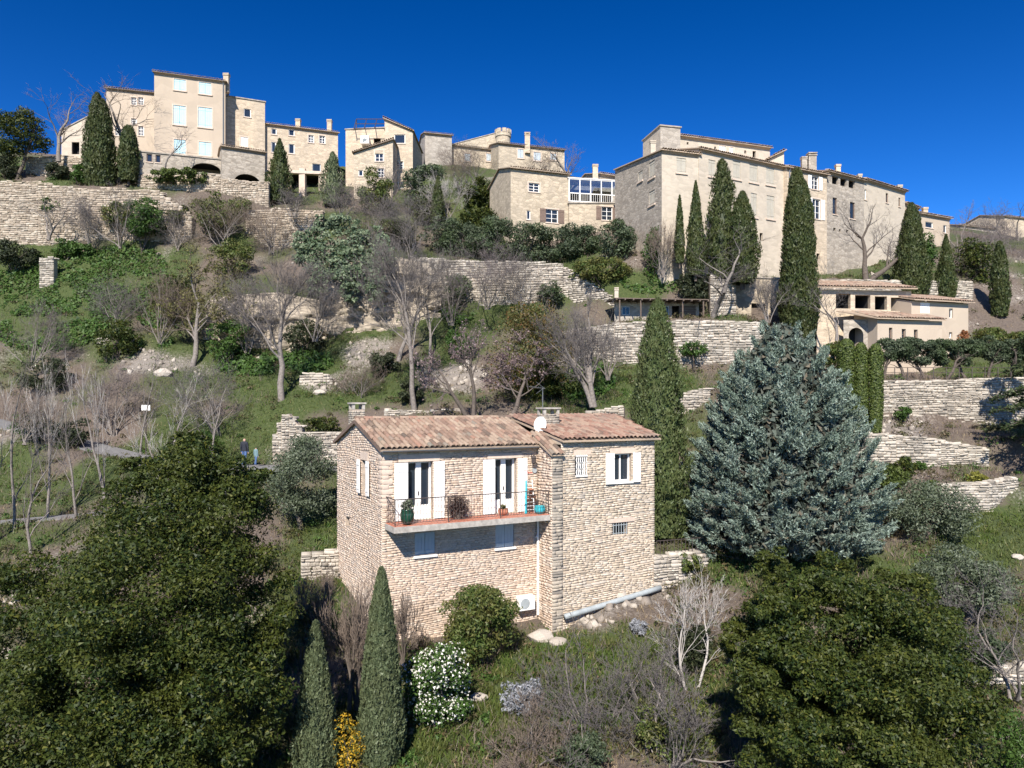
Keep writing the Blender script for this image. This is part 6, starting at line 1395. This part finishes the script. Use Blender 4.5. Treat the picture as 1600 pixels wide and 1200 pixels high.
for k, (x0, y0, x1, y1, d, m_, n, lab) in enumerate([
 (300, 275, 400, 345, 72, 'laurel', 4500, 'green shrub mass hiding the wall below the arched garage'), (222, 258, 345, 284, 75.5, 'hedge', 5200, 'clipped green hedge under the tall cream house'),
 (110, 262, 140, 298, 74, 'ivy', 1500, 'small green shrub left of the two-pointed cypress'), (255, 300, 298, 345, 72.4, 'oak', 2200, 'olive-brown shrub right of the dark round evergreen'),
 (558, 258, 618, 335, 76, 'laurel', 3600, 'bright green pine-like shrub under the half gable house'), (630, 235, 700, 330, 78, 'olive_dark', 4500, 'grey-green shrubs below the small tower house'),
 (722, 255, 790, 310, 80, 'oak', 4200, 'dark evergreen below the castle turret'), (706, 315, 796, 362, 74, 'oak', 4600, 'evergreen shrubs left of the veranda house'),
 (880, 412, 1000, 452, 63.5, 'laurel', 5500, 'green shrubs above the cabin'), (1005, 350, 1048, 425, 63, 'ivy', 3600, 'tall green shrub beside the left wing of the great house'),
 (935, 355, 1000, 425, 65, 'olive_dark', 3500, 'grey-green canes below the veranda house'), (1060, 400, 1105, 470, 60.6, 'hedge_dark', 3000, 'dark evergreen under the slender cypresses'),
 (573, 535, 628, 575, 56, 'hedge_dark', 2600, 'dark rounded shrub on the rubble slope'), (622, 600, 660, 640, 51, 'hedge_dark', 1800, 'dark shrub at the foot of the tall bare tree'),
 (820, 520, 880, 610, 50, 'oak', 4200, 'dark evergreen behind the pink blossoming tree'), (85, 612, 142, 668, 47, 'hedge_dark', 2600, 'dark bramble dome by the lane at left'),
 (1055, 822, 1098, 862, 33.5, 'laurel', 2600, 'bright green shrub behind the garden wall'), (1360, 716, 1396, 742, 41.2, 'oak', 1500, 'brownish ball shrub next to the blue conifer'),
 (1392, 722, 1432, 762, 40.6, 'oak', 1900, 'second brownish ball shrub on the gravel terrace'), (1442, 744, 1478, 768, 39.2, 'hedge', 1300, 'green ball shrub on the low terrace wall'),
 (1508, 738, 1542, 757, 39.6, 'hedge_yellow', 1300, 'yellow-green ball shrub on the low terrace wall'), (1355, 745, 1420, 785, 39.8, 'hedge', 2600, 'low green shrubs under the brownish balls'),
 (1496, 385, 1550, 480, 70, 'oak', 4000, 'dark evergreen shrubs between the small and narrow cypresses'), (1430, 350, 1460, 430, 70, 'ivy', 2000, 'green shrub behind the wide pointed cypress'),
 (1515, 480, 1600, 525, 58, 'laurel', 4500, 'green hedge beside the villa end wall'), (1498, 478, 1516, 532, 56.2, 'russet', 1200, 'russet creeper on the villa end wall'),
 (1285, 500, 1330, 545, 53, 'laurel', 2600, 'green shrubs in front of the villa porch'), (1296, 532, 1318, 640, 45, 'hedge_dark', 3600, 'dark clipped hedge left of the column cypresses'),
 (680, 975, 740, 1035, 26, 'laurel', 1800, 'leafy young shoots left of the round bushy shrub'), (780, 1050, 860, 1110, 24, 'lavender', 1600, 'silvery low shrub below the house'),
 (990, 1090, 1130, 1190, 21.5, 'laurel', 5000, 'green scrub below the dead pale tree'), (1060, 915, 1110, 1010, 26, 'hedge_dark', 3000, 'dark green shrub behind the dead pale tree'),
 (860, 1120, 960, 1200, 20.5, 'olive_dark', 3200, 'grey-green scrub at the bottom edge'), (1500, 960, 1580, 1050, 25.5, 'olive_dark', 3600, 'grey-green scrub under the right olive tree'),
 (360, 1150, 480, 1240, 18.5, 'grass', 3000, 'pale green scrub left of the front cypresses'), (440, 860, 520, 960, 27, 'olive_dark', 2600, 'dull green scrub left of the stone house'),
 (985, 920, 1010, 950, 29.5, 'lavender', 700, 'grey lavender tuft under the drain pipe'), (1530, 1060, 1610, 1200, 20, 'ivy', 3500, 'green scrub at the lower right edge'),
 (455, 690, 480, 720, 47, 'ivy', 700, 'small green shrub at the rubble stub'), (-10, 350, 60, 400, 69, 'hedge_dark', 2200, 'dark shrub below the long wall at the left edge'),
 (30, 545, 110, 605, 55, 'hedge_dark', 2600, 'dark bramble mound on the slope at the left edge'), (150, 495, 220, 560, 58, 'oak', 2600, 'olive bush among the ivy at left'), (325, 500, 395, 572, 58.5, 'ivy', 2600, 'ivy bush at the foot of the layered rock face'),
 (225, 395, 300, 470, 63, 'oak', 3000, 'olive bush behind the budding tree'), (325, 380, 400, 445, 66, 'laurel', 2600, 'green bush above the layered rock face'), (440, 470, 505, 530, 60.4, 'hedge_dark', 2200, 'dark bush in the rock face corner'),
 (640, 285, 705, 348, 76.5, 'oak', 2600, 'olive bush beside the slim crest cypress'), (655, 338, 722, 398, 70, 'olive_dark', 2600, 'grey-green bush left of the dark olives'), (585, 325, 655, 385, 69, 'oak', 2600, 'olive bush above the hanging creeper'),
 (880, 560, 945, 602, 51, 'hedge', 2200, 'green bush at the foot of the right bare tree'), (690, 495, 745, 545, 58, 'ivy', 2200, 'green bush under the long terrace wall'), (25, 600, 85, 655, 47.5, 'ivy', 1900, 'green bush at the lane edge, far left'),
 (470, 625, 545, 655, 49, 'oak', 1600, 'low olive bush above the lane wall'), (270, 640, 345, 690, 47.4, 'ivy', 2000, 'low green bush behind the oak top'), (60, 285, 105, 312, 72.2, 'ivy', 1200, 'green growth on top of the long wall'),
 (150, 290, 215, 330, 71.2, 'laurel', 1500, 'green growth hanging over the long wall'), (690, 400, 740, 440, 63.6, 'ivy', 1300, 'creeper hanging on the long terrace wall'), (840, 408, 880, 450, 63.6, 'olive_dark', 1300, 'grey growth on the right part of the long terrace wall'),
 (1060, 500, 1110, 525, 54.4, 'ivy', 1000, 'growth on top of the cabin terrace wall'), (1395, 596, 1425, 618, 46.2, 'ivy', 600, 'green tuft growing on the high terrace wall'), (1425, 690, 1450, 706, 42, 'ivy', 500, 'green tuft on the middle terrace wall'),
 (80, 360, 130, 392, 70, 'ivy', 1700, 'green shrub at the foot of the long wall'), (120, 366, 150, 388, 70, 'ivy', 900, 'small green shrub at the foot of the long wall')]):
    bush(lab, x0, y0, x1, y1, d, m_, n, 4.0 if d > 30 else 5.2, 22, seed=140 + k, group=S_)
r_ = np.random.default_rng(3)
for root, (pt, mm, n, rad) in ((POT1[0], (POT1[1], 'olive', 260, .26)), (POT2[0], (POT2[1], 'laurel', 90, .12))):
    q = np.array(pt) + np.array([0, 0, rad * .7]) + ball_pts(r_, n) * r_.uniform(.3, 1, (n, 1)) * rad; V = leaf_geo(q, q - np.array(pt), .12, .05, r_); link('foliage', np_mesh('foliage', V, quads(len(V))), M[mm], root)
c = np.array(H(2.95, .5, SLABZ + .5)); n = 900; q = c + ball_pts(r_, n) * r_.uniform(.3, 1, (n, 1)) * np.array([.5, .4, .5]); V = leaf_geo(q, q - c, .2, .035, r_)
M['dead'] = m_leaf('dry_brown_leaf', [(0, (.04, .025, .02)), (.7, (.09, .055, .045)), (1, (.20, .15, .13))]); link('foliage', np_mesh('foliage', V, quads(len(V))), M['dead'], DEAD)
b = MB(); b.lathe(H(2.95, .5, SLABZ + .008), [(.14, 0), (.2, .25), (.21, .28), (.16, .28)], 14); b.build('pot', M['bark_dark'], DEAD)
# --- ground cover that nobody could count
def scatter(n, seed, test, xr=(-350, 1950), dr=(17, 84)):
    r = np.random.default_rng(seed); px = r.uniform(*xr, n); d = dr[0] * (dr[1] / dr[0]) ** r.random(n); x = (px - CX) / F * d; z = gz(x, d); py = HY - z / d * F
    g_, k_ = cover(px, py, x, d); inside = (lambda q: (q[0] > -.1) & (q[0] < 12.9) & (q[1] > -.1) & (q[1] < GD + .1))(((x - A0.x) * hu.x + (d - A0.y) * hu.y, (x - A0.x) * hw.x + (d - A0.y) * hw.y))
    road = np.zeros(n, bool)
    for k in range(2):
        for a in _pp[k]: road |= (x - a[0]) ** 2 + (d - a[1]) ** 2 < (PW[k] + .05) ** 2
    m = test(px, py, g_, k_, r) & ~inside & ~road
    return np.stack([x, d, z], 1)[m], r
def blades(Pt, r, h, k=3, w=.16, lean=.5):
    n = len(Pt); Vs = []
    for i in range(k):
        t = unit(np.array([0, 0, 1.0]) + lean * r.normal(size=(n, 3))); s = h * r.uniform(.5, 1.3, (n, 1)); q = Pt + r.normal(size=(n, 3)) * np.array([.12, .12, 0]); sd_ = unit(np.cross(t, r.normal(size=(n, 3)))) * s * w
        Vs.append(np.stack([q - sd_ * .6, q + sd_ * .6, q + t * s], 1).reshape(-1, 3))
    return np.concatenate(Vs)
pt, r = scatter(230000, 201, lambda px, py, g, k, r: (r.random(len(px)) < (g - .28) * 1.5 - k * .4))
V = blades(pt, r, .24); tag(link('grass', np_mesh('grass', V, quads(len(V))), M['grass']), 'rough green grass growing over the terraced slope', 'grass', kind='stuff')
pt, r = scatter(90000, 202, lambda px, py, g, k, r: (r.random(len(px)) < .5 - np.abs(g - .35)))
V = blades(pt, r, .24, 3, .10); tag(link('dry_grass', np_mesh('dry_grass', V, quads(len(V))), M['dry_grass']), 'dry straw-coloured grass and weeds on the slope', 'grass', kind='stuff')
def tufts(n, seed, test, k, rad, L, lift, mat, name, label):
    """low mounds of leaves or stems spread over the slope"""
    c_, r = scatter(n, seed, test, (-300, 1900), (19, 82)); m = len(c_); s = r.uniform(.5, 1.5, (m, 1, 1)) * rad
    v = ball_pts(r, m * k).reshape(m, k, 3); v[..., 2] = np.abs(v[..., 2]) * lift; q = (c_[:, None, :] + v * s * r.uniform(.5, 1.05, (m, k, 1))).reshape(-1, 3)
    V = leaf_geo(q, v.reshape(-1, 3) + np.array([0, 0, .3]), L, L * .55, r); tag(link(name, np_mesh(name, V, quads(len(V))), M[mat]), label, 'ground cover', kind='stuff')
M['scrub'] = m_leaf('scrub_leaf', [(0, (.03, .04, .014)), (.5, (.065, .075, .024)), (.85, (.12, .11, .045)), (1, (.16, .10, .06))], (.10, .075, .04), .2)
M['weed'] = m_leaf('dead_weed_stem', [(0, (.11, .08, .065)), (.6, (.20, .15, .125)), (1, (.30, .235, .19))])
clear = lambda px, py: ~((py > 985) & (np.sin(px * 12.9 + py * 7.7) > -.3)) & ~((px > 1470) & (py > 770) & (py < 900)) & ~((py > 655) & (py < 1010) & (px > 525) & (px < 1030))
tufts(7000, 211, lambda px, py, g, k, r: clear(px, py) & (fbm(px * .012, py * .02, 31.0) > .40) & (r.random(len(px)) < .8 - k * .5), 36, .42, .14, .9, 'scrub', 'scrub', 'low olive-brown scrub dotted over the slope')
tufts(2600, 212, lambda px, py, g, k, r: clear(px, py) & (g > .3) & (r.random(len(px)) < .6), 44, .36, .14, .8, 'ivy', 'leafy_weeds', 'fresh green leafy weeds in clumps on the slope')
pt, r = scatter(90000, 213, lambda px, py, g, k, r: clear(px, py) & (fbm(px * .02, py * .03, 41.0) > .52) & (r.random(len(px)) < .55))
V = blades(pt, r, .5, 3, .035, .45); tag(link('dead_weeds', np_mesh('dead_weeds', V, quads(len(V))), M['weed']), 'thin brown dead weeds and bramble stems on the slope', 'ground cover', kind='stuff')
IVY = [(120, 470, 110, 55), (70, 520, 80, 30), (250, 480, 60, 50), (30, 440, 60, 45), (190, 420, 70, 35), (230, 520, 60, 25), (590, 500, 45, 14), (715, 480, 30, 30), (1020, 440, 50, 20), (390, 570, 60, 18), (900, 600, 60, 25), (480, 570, 40, 14)]
def ivy_t(px, py, g, k, r):
    m = np.zeros(len(px))
    for a, b_, rx, ry in IVY: m = np.maximum(m, np.exp(-(((px - a) / rx) ** 2 + ((py - b_) / ry) ** 2)))
    return (m > .35) & (fbm(px * .03, py * .05, 4.0) > .38)
pt, r = scatter(260000, 203, ivy_t, (-100, 1100), (42, 80)); pt[:, 2] += r.uniform(0, .75, len(pt)) * (fbm(pt[:, 0] * .6, pt[:, 1] * .6, 8.0) * 1.6 - .25).clip(.05, 1.2)
V = leaf_geo(pt, np.tile([0, -.6, .8], (len(pt), 1)), .26, .2, r, .6); tag(link('ivy_cover', np_mesh('ivy_cover', V, quads(len(V))), M['ivy']), 'dark glossy ivy and brambles smothering the left slope', 'ground cover', kind='stuff')
pt, r = scatter(60000, 204, lambda px, py, g, k, r: r.random(len(px)) < (k - .36) * 1.1)
def rocks(pt, r, s0, s1):
    V, Fc = [], []; cube = np.array([(x, y, z) for x in (-1, 1) for y in (-1, 1) for z in (-1, 1)], float); fq = np.array(((0, 1, 3, 2), (4, 6, 7, 5), (0, 4, 5, 1), (2, 3, 7, 6), (0, 2, 6, 4), (1, 5, 7, 3)))
    n = len(pt); s = r.uniform(s0, s1, (n, 1, 1)) * r.uniform(.5, 1.2, (n, 1, 3)); A = r.normal(size=(n, 3, 3)); Q = np.linalg.qr(A)[0]
    V = ((cube[None] * r.uniform(.55, 1.1, (n, 8, 1))) * s) @ Q + pt[:, None, :] + np.array([0, 0, .02]); Fc = fq[None] + np.arange(n)[:, None, None] * 8
    return V.reshape(-1, 3), Fc.reshape(-1, 4)
V, Fc = rocks(pt, r, .06, .24); tag(link('rubble', np_mesh('rubble', V, Fc), M['rubble']), 'pale broken stones scattered over the slope', 'rubble', kind='stuff')
# boulders one can pick out
for k, (px, d, s, lab) in enumerate([(845, 29.2, .55, 'flat pale boulder at the foot of the grey pier'), (872, 28.6, .4, 'smaller pale boulder near the foot of the pier'), (748, 24.5, .3, 'pale stone right of the white flowering bush'), (500, 53, .5, 'pale boulder by the low wall fragment'), (255, 56, .7, 'large pale boulder on the left slope'), (160, 60, .6, 'pale boulder among the ivy'), (440, 50, .35, 'pale stone below the pale bare tree'), (1590, 34, .3, 'white stone on the lawn at right')]):
    r = np.random.default_rng(300 + k); g = gp(px, d); V0 = ball_pts(r, 60) * np.array([s, s * .7, s * .55]) * r.uniform(.85, 1.1, (60, 1))
    import bmesh
    bm = bmesh.new(); [bm.verts.new(tuple(v + np.array(g) + np.array([0, 0, s * .2]))) for v in V0]; bmesh.ops.convex_hull(bm, input=bm.verts); me = bpy.data.meshes.new('boulder'); bm.to_mesh(me); bm.free()
    tag(link('boulder', me, M['rubble']), lab, 'boulder', 'loose boulders')
# --- terrace railing, sign, people
rl = empty('terrace_railing', P(1380, 592, 47.4), 'thin metal railing along the top of the high terrace wall', 'railing')
x0, x1 = P(1378, 594, 47.4), P(1620, 592, 47.2)
for k in range(13):
    q = x0.lerp(x1, k / 12); q.z = 1.45; b = MB(); b.tube([q, q + Vector((0, 0, 1.05))], .03, 5); b.build('post', M['iron'], rl)
for z in (.35, .7, 1.03):
    b = MB(); a_ = x0.copy(); a_.z = 1.45 + z; c_ = x1.copy(); c_.z = 1.45 + z; b.tube([a_, c_], .018, 5); b.build('rail', M['iron'], rl)
rl2 = empty('garden_railing', P(1030, 866, 33), 'short dark railing on the garden wall beside the house', 'railing')
for k in range(14):
    q = P(1026 + k * 5.6, 866 - k * .45, 33.3 + k * .05); b = MB(); b.tube([q + Vector((0, 0, -.25)), q + Vector((0, 0, .62))], .014, 5); b.build('bar', M['iron'], rl2)
b = MB(); b.tube([P(1026, 866, 33.3) + Vector((0, 0, .6)), P(1099, 860, 33.95) + Vector((0, 0, .6))], .018, 5); b.build('rail', M['iron'], rl2)
g = gp(228, 46.4); sg_ = empty('sign', g, 'small white sign board on a post beside the lane', 'sign')
b = MB(); b.tube([g + Vector((0, 0, -.2)), Vector((g.x, g.y, Z(633, 46.4)))], .035, 6); b.build('post', M['iron'], sg_)
b = MB(); b.box(P(228, 637, 46.33), (.26, .02, 0), (-.002, .02, 0), (0, 0, .17)); b.build('board', M['white'], sg_)
M['skin'] = m_plain('skin', (0.48, 0.30, 0.22), 0.6, 0.05); M['jacket'] = m_plain('navy_jacket', (0.015, 0.018, 0.028), 0.85, 0.2, 20); M['jeans'] = m_plain('blue_jeans', (0.06, 0.11, 0.24), 0.85, 0.2, 20); M['shoe'] = m_plain('dark_shoe', (0.03, 0.028, 0.025), 0.6, 0.1); M['hair'] = m_plain('grey_hair', (0.30, 0.27, 0.25), 0.8, 0.2, 30); M['teal_top'] = m_plain('grey_teal_top', (0.14, 0.22, 0.24), 0.85, 0.2, 20); M['dark_hair'] = m_plain('dark_hair', (0.03, 0.025, 0.02), 0.7, 0.2, 30)
def person(label, loc, hgt, joints, edges, radii, zones, rz=0):
    """one continuous skinned body; zones: (height limit in body heights, material) from the feet up"""
    me = bpy.data.meshes.new('body'); me.from_pydata([tuple(Vector(j) * hgt) for j in joints], edges, []); o = bpy.data.objects.new('body', me); COL.objects.link(o)
    o.modifiers.new('Skin', 'SKIN').use_smooth_shade = True
    for v, r in zip(me.skin_vertices[0].data, radii): v.radius = (r[0] * hgt, r[1] * hgt)
    me.skin_vertices[0].data[0].use_root = True
    sb = o.modifiers.new('Sub', 'SUBSURF'); sb.levels = 2; sb.render_levels = 2
    bpy.context.view_layer.update(); dg = bpy.context.evaluated_depsgraph_get(); me2 = bpy.data.meshes.new_from_object(o.evaluated_get(dg)); bpy.data.objects.remove(o)
    root = empty('person', loc, label, 'person', rz=rz); ob = bpy.data.objects.new('body', me2); COL.objects.link(ob); ob.parent = root; me2.materials.clear(); names = [z[1] for z in zones]
    for nme in names: me2.materials.append(M[nme])
    for p in me2.polygons:
        zc = p.center.z / hgt; hand = abs(p.center.x) / hgt > .115 and zc < .47 and zc > .38
        i = next((k for k, z in enumerate(zones) if zc <= z[0]), len(zones) - 1)
        if hand and 'skin' in names: i = names.index('skin')
        p.material_index = i
    return root
J = [(0, 0, .52), (0, .005, .62), (0, .01, .72), (0, .01, .80), (0, .0, .855), (0, -.005, .895), (0, -.005, .95),
     (.055, 0, .50), (.06, -.03, .28), (.065, .03, .05), (.07, -.05, .02), (-.055, 0, .50), (-.06, .05, .28), (-.06, .06, .05), (-.065, -.01, .02),
     (.105, .01, .80), (.135, .01, .62), (.13, -.03, .47), (.13, -.05, .41), (-.105, .01, .80), (-.135, .01, .62), (-.13, -.03, .47), (-.13, -.05, .41)]
E = [(0, 1), (1, 2), (2, 3), (3, 4), (4, 5), (5, 6), (0, 7), (7, 8), (8, 9), (9, 10), (0, 11), (11, 12), (12, 13), (13, 14), (3, 15), (15, 16), (16, 17), (17, 18), (3, 19), (19, 20), (20, 21), (21, 22)]
RD = [(.085, .06), (.088, .062), (.098, .066), (.085, .056), (.035, .035), (.05, .056), (.045, .05), (.055, .055), (.038, .04), (.027, .027), (.024, .02), (.055, .055), (.038, .04), (.027, .027), (.024, .02), (.046, .046), (.036, .036), (.028, .028), (.02, .024), (.046, .046), (.036, .036), (.028, .028), (.02, .024)]
pl_ = P(382, 727, 45.7)
pz = pl_.z
person('man in dark jacket and blue jeans walking on the lane', Vector((pl_.x, pl_.y, pz + .0)), 1.76, J, E, RD, [(.035, 'shoe'), (.50, 'jeans'), (.865, 'jacket'), (.955, 'skin'), (1.1, 'hair')], rz=R(170))
J2 = [(x, y, z) for x, y, z in J]
person('smaller person in grey top beside the man on the lane', P(400, 727, 45.4), 1.18, J2, E, RD, [(.035, 'shoe'), (.46, 'jeans'), (.855, 'teal_top'), (.90, 'skin'), (1.1, 'dark_hair')], rz=R(150))
